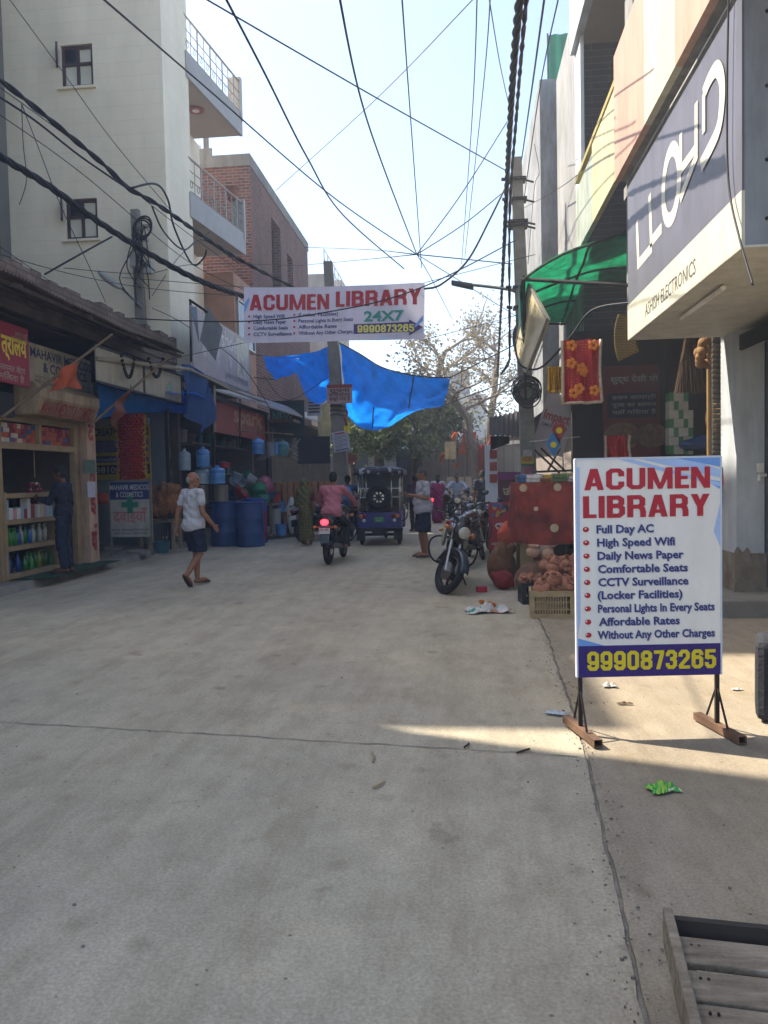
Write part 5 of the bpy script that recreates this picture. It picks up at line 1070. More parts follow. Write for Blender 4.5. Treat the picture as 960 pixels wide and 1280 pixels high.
mbd = thing('pavement_signboard', 'white medicine signboard with blue heading and green cross standing on the kerb', 'signboard', (a.x, 14.6, .12)); W, z0, z1 = c.x-a.x, .38, c.z-.12
MB().b2((0, 0, z0), (W, .04, z1)).build('panel', mat('sign_white_dull', '#a3a098', .55, .12, 3, grime=.25), mbd); MB().b2((.01, -.004, z1-.36), (W-.01, 0, z1-.01)).build('heading_band', mat('sign_navy', '#1d2d62', .5), mbd)
H = z1-z0; mb = MB(); text(mb, 'MAHAVIR MEDICOS', (.04, -.008, z1-.17), UX, UZ, .1, W-.08, .01, 0); text(mb, '& COSMETICS', (.16, -.008, z1-.31), UX, UZ, .1, W-.32, .01, 0); text(mb, 'दवाईयाँ', (.09, -.006, z0+.3), UX, UZ, .22, W-.18, .02, 1)
text(mb, 'SHOP NO. 1, MAIN MARKET, NEW COLONY', (.05, -.006, z0+.12), UX, UZ, .04, W-.1, 0, 2); text(mb, 'NEAR OLD BUS STAND ROAD', (.1, -.006, z0+.05), UX, UZ, .04, W-.2, 0, 2); mb.build('lettering', [mat('sign_white2', '#b5b3ab', .5), mat('faded_pink', '#a8645f', .6), M_dark], mbd)
mb = MB(); zc = z0+H*.58; mb.b2((W/2-.17, -.006, zc-.055), (W/2+.17, -.001, zc+.055)); mb.b2((W/2-.055, -.0066, zc-.17), (W/2+.055, -.001, zc+.17)); mb.build('cross_mark', mat('sign_green', '#1d6f5c', .5), mbd)
mb = MB()
for x in (0, W-.03): mb.b2((x-.005, -.01, 0), (x+.035, .05, z1+.02))
mb.b2((0, -.01, z1), (W, .05, z1+.03)); mb.build('frame', mat('old_steel', '#77736a'), mbd)
for k, (px, py, dd, rz) in enumerate(((131, 697, (.35, .3, .1), .4), (165, 702, (.5, .3, .09), -.2), (182, 695, (.3, .25, .14), .7))):
    p = G(px, py); o = MB().box((0, 0, dd[2]/2), dd).build('stone_slab', M_kerb, None, bev=.02); o.location = (p.x, p.y+.4, .1); o.rotation_euler = (.05, .1, rz); tag(o, 'broken grey stone slab '+('left of', 'in front of', 'right of')[k]+' the medicine signboard foot', 'slab')
p = G(150, 697, .3); t = thing('flower_tub', 'small dark teal tub standing before the medicine signboard', 'tub', (p.x, 14.35, .2)); MB().lathe([(0, 0), (.13, 0), (.17, .22), (.18, .22), (.16, .22), (.12, .02), (0, .02)]).build('tub', mat('teal_tub', '#1f4a55', .5), t, smooth=True, auto=40)
# door mat at the shop
tag(MB().slab([(-6.9, ya+.1, .135), (-6.2, ya+.3, .135), (-6.25, yb+.6, .135), (-6.9, yb+.5, .135)], (0, 0, .012)).build('door_mat', mat('green_mat', '#24402f', .95, .3, 14, .6, 90), None), 'dark green mat on the kerb before the medicine counter', 'mat')
# bicycle (wheel and frame glimpsed)
def bicycle(name, label, loc, rz):
    t = thing(name, label, 'bicycle', loc, rz); 
    for y in (-.53, .53):
        w_ = MB().torus((0, y, .34), (1, 0, 0), .32, .018, 28, 6).build('wheel', mat('tyre_rubber', '#1c1c1d', .8), t, smooth=True); mb = MB().torus((0, y, .34), (1, 0, 0), .295, .012, 28, 5)
        for i in range(14): a = i*math.pi/7; mb.tube([(0, y, .34), (0, y+.29*math.cos(a), .34+.29*math.sin(a))], .0035, 3)
        mb.cyl((-.05, y, .34), (.05, y, .34), .03); mb.build('rim', mat('chrome_dull', '#a3a19a', .35, metal=.8), w_)
    mb = MB()
    for a, c in (((0, -.53, .34), (0, -.1, .3)), ((0, -.1, .3), (0, -.22, .8)), ((0, -.22, .8), (0, -.53, .34)), ((0, -.2, .74), (0, .38, .76)), ((0, -.1, .3), (0, .4, .66)), ((0, .36, .9), (0, .53, .34))): mb.tube([a, c], .016, 6)
    mb.build('frame', mat('black_enamel', '#1b1d22', .3, coat=.4), t); MB().tube([(-.26, .3, 1.0), (0, .37, .96), (.26, .3, 1.0)], .013, 6).build('handlebar', M_steel, t); MB().ell((0, -.24, .86), (.08, .14, .04)).build('saddle', M_iron, t, smooth=True); mb = MB().box((0, -.55, .74), (.14, .4, .02)); mb.tube([(.05, -.7, .74), (.03, -.53, .34)], .008, 4); mb.build('carrier', M_iron, t)
    return t
p = G(205, 692); bicycle('bicycle', 'black bicycle leaning by the kerb behind the medicine signboard', (p.x-.1, p.y+.4, 0.02), .35)
heap('fibre_bag', 'brown heap of coconut fibre bag behind the white shirted man', 'bag', 200, 640, 16.3, (.95, .6, .8), mat('fibre_brown', '#5f3b29', .95, .5, 16, .9, 40, col2='#94643f'), 90, 6, .016, z=.75)
t = thing('bag_stand', 'timber stand under the coconut fibre bag', 'stand', (AY(200, 640, 16.3).x, 16.3, .1)); MB().b2((-.4, -.25, .6), (.4, .25, .66)).build('top', M_wood, t)
for x in (-.36, .36):
    for y in (-.2, .2): MB().b2((x-.03, y-.03, 0), (x+.03, y+.03, .6)).build('leg', M_wood, t)
heap('orange_cloth', 'dull orange cloth bundle behind the medicine signboard', 'bundle', 127, 628, 16.2, (.4, .3, .3), M_orangeb, 6, 7, z=1.1)

# ---- blue tarpaulin awning
def tarpmat(name, c, tr):
    m = mat(name, c, .42, .22, 2.2, .45, 7, trans=tr, grime=.22); return m
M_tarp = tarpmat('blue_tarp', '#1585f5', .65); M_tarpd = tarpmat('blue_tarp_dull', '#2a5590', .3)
ta = thing('tarp_awning', 'blue tarpaulin awning sagging over the shop beside the light box', 'awning', (-6.2, 17, 3.2))
P = lambda px, py, X: AX(px, py, X)
tops = [P(112, 478, -6.1), P(165, 482, -6.0), P(225, 470, -5.95), P(240, 455, -5.9), P(262, 482, -5.75)]
def tarp_sheet(u, v):
    a = curve_pts([AX(116, 470, -6.35), AX(170, 478, -6.3), AX(228, 492, -6.2)], 20); b = curve_pts([AX(118, 524, -6.45), AX(170, 516, -6.4), AX(230, 516, -6.25)], 20); i = int(round(u*(len(a)-1)))
    q = a[i].lerp(b[min(i, len(b)-1)], v); q.x += .1*math.sin(v*3.1)+.03*math.sin(u*14); return q
MB().grid(tarp_sheet, 20, 10).build('sheet', M_tarp, ta, W=True, smooth=True)
def lobe(u, v):
    a = curve_pts([AX(226, 455, -5.9), AX(240, 456, -5.85), AX(256, 470, -5.75), AX(265, 486, -5.7)], 18); b = curve_pts([AX(230, 516, -6.0), AX(244, 528, -5.95), AX(256, 541, -5.85), AX(266, 522, -5.75)], 18); i = int(round(u*(min(len(a), len(b))-1)))
    q = a[i].lerp(b[i], v); q.x += .09*math.sin(u*13+v*2)*(.3+.7*v); q.y += .12*math.sin(u*11+v*3); return q
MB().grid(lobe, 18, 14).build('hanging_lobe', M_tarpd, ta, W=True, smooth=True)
def roofs(u, v):
    x = -6.9+v*1.15; y = 15.4+u*3.2; return (x, y, 3.95-.5*v+.06*math.sin(u*8+v*5)-.1*math.sin(v*3.1))
MB().grid(roofs, 20, 10).build('roof_sheet', M_tarp, ta, W=True, smooth=True)
mb = MB(); mb.tube([AX(120, 448, -6.0), AX(238, 462, -5.85), AX(240, 462, -5.8)], .04, 8); mb.tube([AX(238, 462, -5.8), AX(290, 488, -5.6), AX(400, 527, -5.6)], .03, 8); mb.tube([AX(268, 540, -5.75), AX(268, 482, -5.75)], .03, 6); mb.build('pole', mat('bamboo_grey', '#8f8570', .7, .2, 6), ta, W=True)

# ---- shop with plastic wares
ws = thing('plastic_ware_shop', 'dark open shop full of plastic drums and steel bins under an orange board', 'shop', (-6.9, 20, .1))
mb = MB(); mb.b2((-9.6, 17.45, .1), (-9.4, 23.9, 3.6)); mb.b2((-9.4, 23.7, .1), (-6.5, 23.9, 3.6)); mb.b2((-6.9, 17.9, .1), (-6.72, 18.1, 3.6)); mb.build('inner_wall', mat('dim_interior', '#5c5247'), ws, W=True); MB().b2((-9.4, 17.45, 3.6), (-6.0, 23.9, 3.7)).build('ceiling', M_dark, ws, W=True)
mb = MB()
for (px, X) in ((211, -6.3), (268, -6.0), (335, -6.0)): y = AX(px, 600, X).y; MB().b2((X-.04, y-.04, .1), (X+.04, y+.04, 3.6)).build('post', M_iron, ws, W=True)
mb = MB(); 
for z in (1.0, 1.75, 2.5): mb.b2((-7.0, 18.3, z), (-6.5, 23.6, z+.04))
mb.build('shelf', mat('dim_timber', '#5a4a38'), ws, W=True)
signX('spark_board', 'orange shop board with pale lettering above the plastic ware shop', -6.1, (268, 499), (336, 513), (336, 548), (268, 545), mat('orange_sign', '#8f3a26', .5, .15, 3), [('spark', .3, .86, .42, .5, .03, 0)], [mat('pale_orange', '#b08468', .5)])
fb, y0, y1, z0, z1 = signX('footwear_board', 'large grey white footwear board with faded pictures above the orange sign', -6.15, (240, 386), (312, 424), (312, 488), (242, 465), mat('dull_white_board', '#b0a5a0', .5, .12, 2, grime=.2), [('shoes', .45, .8, .62, .3, .02, 0), ('JAIN FOOTWEAR', .5, .95, .09, .1, .0, 1)], [mat('board_white', '#d0cbc6', .5), mat('board_ink', '#4c4a4a', .5)])
mb = MB()
for i in range(4): mb.lathe([(0, 0), (.2, 0), (.2, .006), (0, .006)], (-6.149, y0+(y1-y0)*(.16+.22*i), z0+(z1-z0)*.4), 20, 0, Matrix.Rotation(R(90), 3, 'Y'), 1, .8)
mb.build('picture', mat('board_pale', '#b8b0a9', .5, .3, 8), fb, W=True); MB().b2((-6.149, y0+(y1-y0)*.72, z0+(z1-z0)*.2), (-6.143, y0+(y1-y0)*.97, z1-.1)).build('picture_panel', mat('board_cream', '#c5bca4', .5, .25, 5), fb, W=True)
MB().b2((-7.0, y0-.05, z0-.12), (-6.1, y1+.4, z0-.03)).build('ledge', M_conc, fb, W=True)
cs = thing('strip_awning', 'narrow grey white awning sheet over the plastic ware shop', 'awning', (-5.8, 21, 3.3)); MB().slab([AX(268, 486, -5.9), AX(300, 496, -5.7), AX(400, 527, -4.9), AX(398, 520, -5.2), AX(300, 489, -6.1)], (0, 0, -.05)).build('sheet', mat('awning_white', '#9b968c', .6, .2, 3), cs, W=True); mb = MB(); mb.tube([AX(300, 492, -6.0), AX(300, 560, -6.1)], .02, 5); mb.build('prop', M_iron, cs, W=True)
t = thing('iron_bracket', 'iron bracket with a torn grey cloth beside the footwear board', 'bracket', AX(238, 400, -6.2)); q = [AX(237, 375, -6.1), AX(259, 390, -5.6)]
mb = MB(); mb.tube([AX(238, 375, -6.2), AX(239, 452, -6.2)], .03, 6); mb.tube(q, .03, 6); mb.build('bar', M_iron, t, W=True)
mb = MB(); mb.grid(lambda u, v: AX(237, 383, -6.1).lerp(AX(249, 430, -5.85), v)+Vector((.0, u*(1-v)*.5, .1*u)), 6, 8); mb.grid(lambda u, v: AX(259, 388, -5.6).lerp(AX(250, 431, -5.85), v)+Vector((.1*u, u*.8, .1-.35*u)), 6, 8); mb.build('cloth', mat('grey_cloth', '#6f7880', .85, .15, 4), t, W=True, smooth=True)
# big blue drums
def drum(px, py, Y, r, h, label, m, z=.0):
    p = AY(px, py, Y); t = thing('plastic_drum', label, 'drum', (p.x, Y, z), 0, 'blue plastic drums')
    MB().lathe([(0, 0), (r*.97, 0), (r, .04), (r*.98, h*.3), (r*1.0, h*.32), (r*.98, h*.34), (r*.98, h*.62), (r, h*.64), (r*.98, h*.66), (r*.97, h*.95), (r*.97, h)], n=28).build('body', m, t, smooth=True, auto=50)
    MB().torus((0, 0, h), (0, 0, 1), r*.97, .02, 28, 6).build('rim', m, t, smooth=True); MB().lathe([(0, h*.9), (r*.95, h*.9)], n=24).build('water_surface', M_dark, t); return t
M_drum = mat('drum_blue', '#1d3868', .5, .25, 2.5, .15, 30, col2='#2e4c80', grime=.35)
drum(282, 640, 18.2, .37, 1.06, 'dusty blue plastic drum, left of the front pair', M_drum); drum(312, 640, 17.9, .34, 1.04, 'dusty blue plastic drum, right of the front pair', M_drum); drum(319, 640, 18.9, .3, 1.1, 'brighter blue lidded drum standing behind the front pair', mat('drum_bright', '#22418f', .45, .1, 3))
# tubs, bins, jars in the shop front
def lathe_thing(name, label, cat, px, pyb, Y, r, h, m, prof=None, grp=None, z=None, lid=None):
    p = AY(px, pyb, Y); t = thing(name, label, cat, (p.x, Y, p.z if z is None else z), 0, grp)
    prof = prof or [(0, 0), (.85, 0), (1, 1), (1.05, 1), (1.05, .97), (.95, .96), (.8, .04), (0, .04)]
    MB().lathe([(a*r, b*h) for a, b in prof], n=18).build('vessel', m, t, smooth=True, auto=40)
    if lid: MB().lathe([(0, h*1.02), (r*.9, h*1.03), (r*1.02, h*.98), (r*1.02, h*.9), (r*1.06, h*.9)], n=18).build('lid', lid, t, smooth=True, auto=40)
    return t
M_clear = mat('clear_plastic', '#8ea0ad', .2, .2, 4, 0, coat=.3); M_bluep = mat('pale_blue_plastic', '#4d7fb5', .25, .2, 4, 0, coat=.2); M_zinc = mat('zinc_bin', '#9a9488', .35, .15, 3, .1, 30, metal=.7); M_redp = mat('red_plastic', '#96262b', .4, .12, 4); M_wp = mat('white_plastic', '#a9a9a6', .45, .12, 4); M_grp = mat('green_plastic', '#22694a', .4, .15, 4)
jug = [(0, 0), (.9, 0), (1, .05), (.97, .28), (1, .3), (1, .6), (.96, .63), (1, .66), (1, .78), (.75, .9), (.3, .95), (.28, 1.06), (0, 1.06)]
lathe_thing('water_jar', 'clear ribbed water jar on the upper left shelf of the ware shop', 'jar', 231, 588, 17.6, .15, .48, M_clear, jug); lathe_thing('water_jar', 'blue ribbed water jar on the upper shelf beside the clear one', 'jar', 254, 584, 17.7, .16, .46, M_bluep, jug)
lathe_thing('water_jar', 'clear plastic wrapped jar on the steel bins', 'jar', 253, 605, 17.9, .18, .4, M_clear, jug); lathe_thing('water_jar', 'blue plastic wrapped jar on the steel bins', 'jar', 272, 605, 17.9, .19, .42, M_bluep, jug)
lathe_thing('steel_bin', 'tall bright steel bin above the left blue drum', 'bin', 252, 630, 18.1, .17, .46, M_zinc, [(0, 0), (.97, 0), (1, .03), (1, .97), (1.03, 1), (0, 1)]); lathe_thing('steel_bin', 'tall bright steel bin above the right blue drum', 'bin', 277, 630, 18.1, .17, .46, M_zinc, [(0, 0), (.97, 0), (1, .03), (1, .97), (1.03, 1), (0, 1)])
stn = thing('display_stand', 'dark stand carrying the steel bins behind the blue drums', 'stand', (AY(262, 640, 18.4).x, 18.4, .1)); MB().b2((-.7, -.3, .8), (.7, .3, .85)).build('top', M_dark, stn); [MB().b2((x-.04, -.26, 0), (x+.04, .26, .8)).build('leg', M_dark, stn) for x in (-.6, .6)]
for (px, py, r, h, m, lb_, Y) in ((345, 672, .16, .7, M_wp, 'white bucket with printed flowers stacked by the shop step', 20.2), (350, 640, .17, .3, M_bluep, 'blue base bucket stacked beside the printed white one', 20.6), (343, 628, .16, .3, M_redp, 'red tub with teal lid on top of the stacked buckets', 20.4), (352, 672, .15, .3, M_bluep, 'blue bucket standing low at the shop step', 20.0), (331, 680, .06, .7, M_redp, 'narrow red plastic tube standing beside the drums', 18.8), (369, 690, .14, .62, M_redp, 'dark red stacked pots by the carton pile', 21.0)):
    lathe_thing('plastic_bucket', lb_, 'bucket', px, py, Y, r, h, m, lid=(M_grp if 'teal' in lb_ else None), z=max(.1, AY(px, py, Y).z) if py < 665 else .1)
lathe_thing('plastic_tub', 'green upturned plastic tub on the shop shelf', 'tub', 320, 607, 20.4, .28, .2, M_grp, [(0, 0), (1, 0), (.8, 1), (0, 1)]); lathe_thing('plastic_tub', 'red plastic tub high on the shop shelf', 'tub', 280, 585, 19.2, .16, .14, M_redp)
rs = random.Random(77)
bprof = [(0, 0), (.7, 0), (1, .9), (1.1, 1), (1, 1), (.66, .06), (0, .06)]
for i_ in range(16):
    px = 287+rs.random()*48; py = 600+rs.random()*34; k = rs.randrange(6); cn = ('clear wrapped', 'pink', 'grey', 'green', 'dark blue', 'red')[k]; m = (M_clear, mat('pink_plastic', '#8f4a60', .4, .15), mat('grey_plastic', '#77797c'), M_grp, M_drum, M_redp)[k]
    lathe_thing('plastic_basin', cn+' basin in the heap of wares above and behind the bright drum', 'basin', px, py, 19.3+rs.random()*.7, rs.uniform(.13, .24), rs.uniform(.12, .26), m, bprof, 'basins heaped in the ware shop').rotation_euler = (rs.uniform(-1.2, 1.2), rs.uniform(-1.2, 1.2), 0)
hs_ = thing('goods_table', 'low timber table under the heap of basins behind the bright drum', 'table', (AY(312, 640, 19.9).x, 19.9, .13)); MB().b2((-.75, -.5, .78), (.75, .5, .82)).build('top', M_wood, hs_)
for x in (-.68, .68):
    for y in (-.42, .42): MB().b2((x-.03, y-.03, 0), (x+.03, y+.03, .78)).build('leg', M_wood, hs_)
t = heap('rolled_mat', 'tall white roll with red stripe standing beside the woman in the saree', 'roll', 366, 690, 20.2, (.26, .26, 1.15), M_wp, 5, 14, .03, z=.1)
for (px, py, h, r, m, lb_) in ((323, 560, .42, .17, M_bluep, 'blue water jar hanging at the shop front rod'), (340, 562, .36, .14, mat('grey_plastic', '#77797c', .5), 'grey bucket hanging at the shop front rod'), (347, 560, .32, .12, M_bluep, 'blue mug hanging beside the grey bucket'), (354, 562, .4, .15, mat('teal_plastic2', '#45727a', .4), 'teal jar hanging beside the blue mug')):
    t = lathe_thing('hanging_vessel', lb_, 'bucket', px, py+8, 19.8, r, h, m, jug if 'jar' in lb_ else None); MB().tube([(0, 0, h), (0, 0, h+.35)], .008, 4).build('handle', M_iron, t)
for k, px in enumerate((333, 364)):
    p = AY(px, 575, 19.9); t = thing('folding_stand', ('grey' if k == 0 else 'steel')+' folding clothes rack hanging '+('left of' if k == 0 else 'right of')+' the hanging buckets', 'rack', p); mb = MB()
    for i in range(5): mb.tube([(-.25+.04*i, .05*i, .0), (.25-.05*i, .05*i, .55-.06*i)], .014, 5)
    for i in range(5): mb.tube([(.2, 0, .1*i), (-.2+.05*i, .1, .2+.07*i)], .012, 5)
    mb.build('rod', M_steel, t)
tag(MB().tube([AX(298, 538, -5.7), AX(366, 543, -5.3)], .025, 6).build('bamboo_rod', mat('bamboo', '#6d5a43'), None), 'bamboo rod across the ware shop from which buckets hang', 'rod')
# stock deep in the shop
rs = random.Random(31)
stk = thing('stock_rack', 'crowded dark rack of wares deep in the plastic ware shop', 'rack', (-8.6, 20.5, .1)); mb = MB()
for z in (.5, 1.1, 1.7, 2.3, 2.9): mb.b2((-9.3, 18.2, z), (-8.9, 23.6, z+.04))
mb.build('shelf', mat('dim_timber', '#5a4a38'), stk, W=True); mb = MB()
for z in (.14, .54, 1.14, 1.74, 2.34):
    y = 18.3
    while y < 23.4: w_ = rs.uniform(.12, .3); mb.b2((-9.25, y, z), (-8.95, y+w_*.9, z+rs.uniform(.2, .5)), rs.randrange(5)); y += w_
o = mb.build('stock', [M_pk[3], M_zinc, M_redp, M_grp, M_wp], stk, W=True); o['kind'] = 'stuff'
for i in range(26):
    z = rs.choice((1.04, 1.79, 2.54)); y = 18.5+rs.random()*4.9; r = rs.uniform(.08, .16); h = rs.uniform(.14, .34); k = rs.randrange(5); m = (M_redp, M_bluep, M_zinc, M_grp, M_wp)[k]; cn = ('red', 'blue', 'steel', 'green', 'white')[k]
    o = MB().lathe([(0, 0), (r*.8, 0), (r, h), (r*1.05, h), (r*.9, h*.95), (0, h*.5)], n=14).build('bowl', m, None, smooth=True); o.location = (-6.75+rs.uniform(-.1, .1), y, z); tag(o, cn+' vessel on a '+{1.04: 'low', 1.79: 'middle', 2.54: 'high'}[z]+' shelf of the plastic ware shop', 'vessel', 'vessels on the ware shop shelves')
# shop step
tag(MB().slab([(-6.4, 18.3, 0), (-5.6, 18.4, 0), (-4.6, 21.0, 0), (-4.4, 24, 0), (-6.4, 24, 0)], (0, 0, .13)).build('shop_step', M_kerb, None, bev=.02), 'concrete step running out from the plastic ware shop', 'step')
# carton stack
M_cart = mat('brown_carton', '#8a5f3f', .85, .18, 6, .15, 40, col2='#a47650'); rs = random.Random(17); me_ = None
base = MB().box((0, 0, .075), (.285, .38, .148)); base.box((0, -.191, .075), (.05, .003, .146), None, 1); cm = base.mesh('carton', [M_cart, mat('carton_tape', '#6b4a33', .6)])
for j in range(9):
    for i in range(5):
        for k in range(2):
            if k == 1 and i < 4: continue
            o = bpy.data.objects.new('carton', cm); COL.objects.link(o); p = AY(346+i*15.2, 600, 20.8); o.location = (p.x, 20.8+k*.39+rs.uniform(-.02, .02), .14+j*.152); o.rotation_euler.z = rs.uniform(-.03, .03); tag(o, 'brown carton in the tall stack beside the woman in the saree', 'carton', 'cartons stacked at the roadside')
# ================================================================== VEHICLES
M_tyre = mat('tyre_rubber', '#1c1c1d', .85, .3, 12, .3, 60, col2='#3a3835'); M_alloy = mat('black_alloy', '#26262a', .4, .2, 6, metal=.5); M_chr = mat('chrome', '#b4b3ae', .22, .08, 4, 0, metal=.9)
M_engine = mat('engine_grey', '#4d4b48', .5, .3, 12, .2, 40, metal=.6); M_seat = mat('seat_vinyl', '#191919', .6, .2, 6, .1, 60); M_blackp = mat('black_gloss', '#131417', .22, .15, 4, 0, coat=.6)
M_taillit = emis('lit_tail_lamp', '#e0202a', 5.0); M_tail = mat('tail_lens', '#7d1419', .2, .1, 8, 0, coat=.5); M_amber = mat('amber_lens', '#b5691f', .25, .1, 8, 0, coat=.4); M_lens = mat('headlamp_glass', '#b9b3a2', .1, .1, 5, 0, coat=.8); M_plate = mat('number_plate', '#b7b7b0', .5, .08)
def wheel(par, name, Mx, Rw=.3, r=.055, spokes=5):
    t = MB().torus((0, 0, 0), (1, 0, 0), Rw-r*.9, r, 40, 12, flat=.85).xf(Mx).build(name, M_tyre, par, smooth=True)
    mb = MB().torus((0, 0, 0), (1, 0, 0), Rw-r*1.9, .018, 32, 8, flat=1.8); mb.cyl((-.05, 0, 0), (.05, 0, 0), .045, n=16)
    for i in range(spokes):
        a = 2*math.pi*i/spokes; d = Vector((0, math.cos(a), math.sin(a))); e = Vector((0, -d.z, d.y))
        mb.add([e*.022+UX*.012, e*-.022+UX*.012, d*(Rw-r*1.9)+e*-.014+UX*.012, d*(Rw-r*1.9)+e*.014+UX*.012, e*.022-UX*.012, e*-.022-UX*.012, d*(Rw-r*1.9)+e*-.014-UX*.012, d*(Rw-r*1.9)+e*.014-UX*.012], [(0, 1, 2, 3), (7, 6, 5, 4), (0, 4, 5, 1), (1, 5, 6, 2), (2, 6, 7, 3), (3, 7, 4, 0)])
    mb.xf(Mx).build('rim', M_alloy, t, auto=40, smooth=True)
    MB().lathe([(.05, -.004), (.125, -.004), (.125, .004), (.05, .004)], (0, 0, 0), 24, 0, Matrix.Rotation(R(90), 3, 'Y')).xf(Mx @ Matrix.Translation((.055, 0, 0))).build('brake_disc', M_chr, t)
    return t
def motorcycle(label, loc, rotz, steer=0., lean=0., col='#16181c', tank='#2c3038', lit=False, plate=None, guard=True, group=None, mirrors=True, cowl=None):
    t = thing('motorcycle', label, 'motorcycle', loc, 0, group, rot=(Matrix.Rotation(rotz, 3, 'Z') @ Matrix.Rotation(lean, 3, 'Y')).to_euler())
    mt = mat('tank_'+tank[1:].translate(str.maketrans('0123456789', 'ghijklmnop')), tank, .25, .12, 5, 0, coat=.6)
    WB = .66; hinge = Vector((0, .42, .75)); ax = Vector((0, -.42, 1)).normalized()
    S = Matrix.Translation(hinge) @ Matrix.Rotation(steer, 4, ax) @ Matrix.Translation(-hinge)
    wheel(t, 'rear_wheel', Matrix.Translation((0, -WB, .3)), .3, .06); wheel(t, 'front_wheel', S @ Matrix.Translation((0, WB, .3)), .3, .05)
    mb = MB()
    for sx in (-1, 1):
        mb.tube([(sx*.075, WB+.0, .3), (sx*.075, WB-.1, .54), (sx*.075, WB-.27, .95)], [.028, .026, .022], 10)
    mb.box((0, WB-.27, .93), (.2, .06, .03)); mb.box((0, WB-.18, .72), (.2, .06, .03)); mb.xf(S).build('fork', M_chr, t, smooth=True, auto=40)
    mb = MB(); mb.grid(lambda u, v: (.065*(2*v-1), WB+.335*math.cos(R(15+u*150)), .3+.335*math.sin(R(15+u*150))-.02*(2*v-1)**2), 16, 4); mb.xf(S).build('front_mudguard', mat('mudguard_grey', '#39414e', .3, .15, 5, 0, coat=.5), t, smooth=True, thick=.008)
    mb = MB(); mb.tube(curve_pts([(-.36, .28, 1.0), (-.2, .36, 1.02), (0, .4, .97), (.2, .36, 1.02), (.36, .28, 1.0)], 16), .012, 8); hb = mb.xf(S).build('handlebar', M_alloy, t, smooth=True)
    for sx in (-1, 1): MB().cyl((sx*.27, .325, 1.0), (sx*.38, .27, 1.0), .018, n=10).xf(S).build('grip', M_seat, hb, smooth=True, auto=50)
    for sx in (-1, 1): MB().tube([(sx*.25, .36, 1.0), (sx*.37, .33, .99)], .006, 5).xf(S).build('brake_lever', M_chr, hb)
    if mirrors:
        for sx in (-1, 1): MB().tube([(sx*.22, .36, 1.02), (sx*.3, .36, 1.16)], .007, 5).ell((sx*.34, .36, 1.19), (.07, .018, .045)).xf(S).build('mirror', M_blackp, hb, smooth=True)
    mb = MB(); mb.ell((0, .52, .86), (.13, .1, .15)); mb.ell((0, .47, .98), (.12, .09, .09)); mb.ell((0, .5, .76), (.1, .08, .08)); b_ = blend(mb, .012, 4).xf(S).build('headlight_cowl', mat('cowl_'+(cowl or col)[1:].translate(str.maketrans('0123456789', 'ghijklmnop')), cowl or col, .25, .15, 5, 0, coat=.6), t, smooth=True)
    MB().ell((0, .6, .85), (.095, .04, .085)).xf(S).build('headlight', M_lens, b_, smooth=True)
    for sx in (-1, 1): MB().tube([(sx*.1, .47, .84), (sx*.2, .47, .84)], .009, 5).ell((sx*.22, .48, .84), (.04, .045, .028)).xf(S).build('indicator', M_amber, t, smooth=True)
    mb = MB(); mb.ell((0, .12, .8), (.135, .27, .13)); mb.ell((0, .27, .83), (.14, .14, .12)); mb.ell((0, -.1, .76), (.1, .15, .09)); blend(mb, .014, 5).build('tank', mt, t, smooth=True)
    for sx in (-1, 1):
        mb = MB(); mb.ell((sx*.15, .34, .72), (.035, .14, .13)); blend(mb, .012, 3).build('tank_shroud', mat('shroud_cream', '#8f8a78', .3, .2, 5, 0, coat=.4) if cowl else mt, t, smooth=True)
    mb = MB(); mb.ell((0, -.3, .79), (.14, .3, .055)); mb.ell((0, -.58, .84), (.12, .2, .05)); blend(mb, .014, 4).build('seat', M_seat, t, smooth=True)
    mb = MB(); mb.ell((0, -.72, .79), (.11, .2, .08)); mb.ell((0, -.9, .8), (.08, .07, .05)); tc_ = blend(mb, .012, 4).build('tail_panel', mat('body_'+col[1:].translate(str.maketrans('0123456789', 'ghijklmnop')), col, .3, .15, 5, 0, coat=.5), t, smooth=True)
    MB().ell((0, -.945, .79), (.075, .035, .055)).build('tail_light', M_taillit if lit else M_tail, tc_, smooth=True)
    MB().tube(curve_pts([(-.13, -.55, .86), (-.13, -.85, .92), (0, -.95, .93), (.13, -.85, .92), (.13, -.55, .86)], 16), .013, 6).build('grab_rail', M_alloy, t, smooth=True)
    for sx in (-1, 1): MB().tube([(sx*.06, -.9, .7), (sx*.17, -.9, .7)], .009, 5).ell((sx*.19, -.9, .7), (.035, .045, .028)).build('indicator', M_amber, t, smooth=True)
    mg = MB(); mg.box((0, -.93, .58), (.17, .012, .34), (R(-12), 0, 0)); mgo = mg.build('rear_mudguard', M_blackp, t, bev=.004)
    pl = MB().box((0, -.955, .635), (.2, .006, .105), (R(-12), 0, 0)).build('number_plate', M_plate, mgo)
    if plate:
        mb = MB(); text(mb, plate[0], (-.08, -.965, .645), UX, UZ, .026, .16, bold=.02); text(mb, plate[1], (-.065, -.958, .605), UX, UZ, .026, .13, bold=.02); mb.build('plate_lettering', M_iron, mgo)
    mb = MB(); mb.box((0, .03, .43), (.22, .3, .26)); mb.cyl((0, .14, .48), (0, .3, .66), .085, n=16)
    for k in range(6): mb.cyl((0, .15+.026*k, .49+.029*k), (0, .157+.026*k, .498+.029*k), .108, n=16)
    for sx in (-1, 1): mb.cyl((sx*.1, 0, .42), (sx*.15, 0, .42), .1, n=18)
    mb.build('engine', M_engine, t, bev=.012)
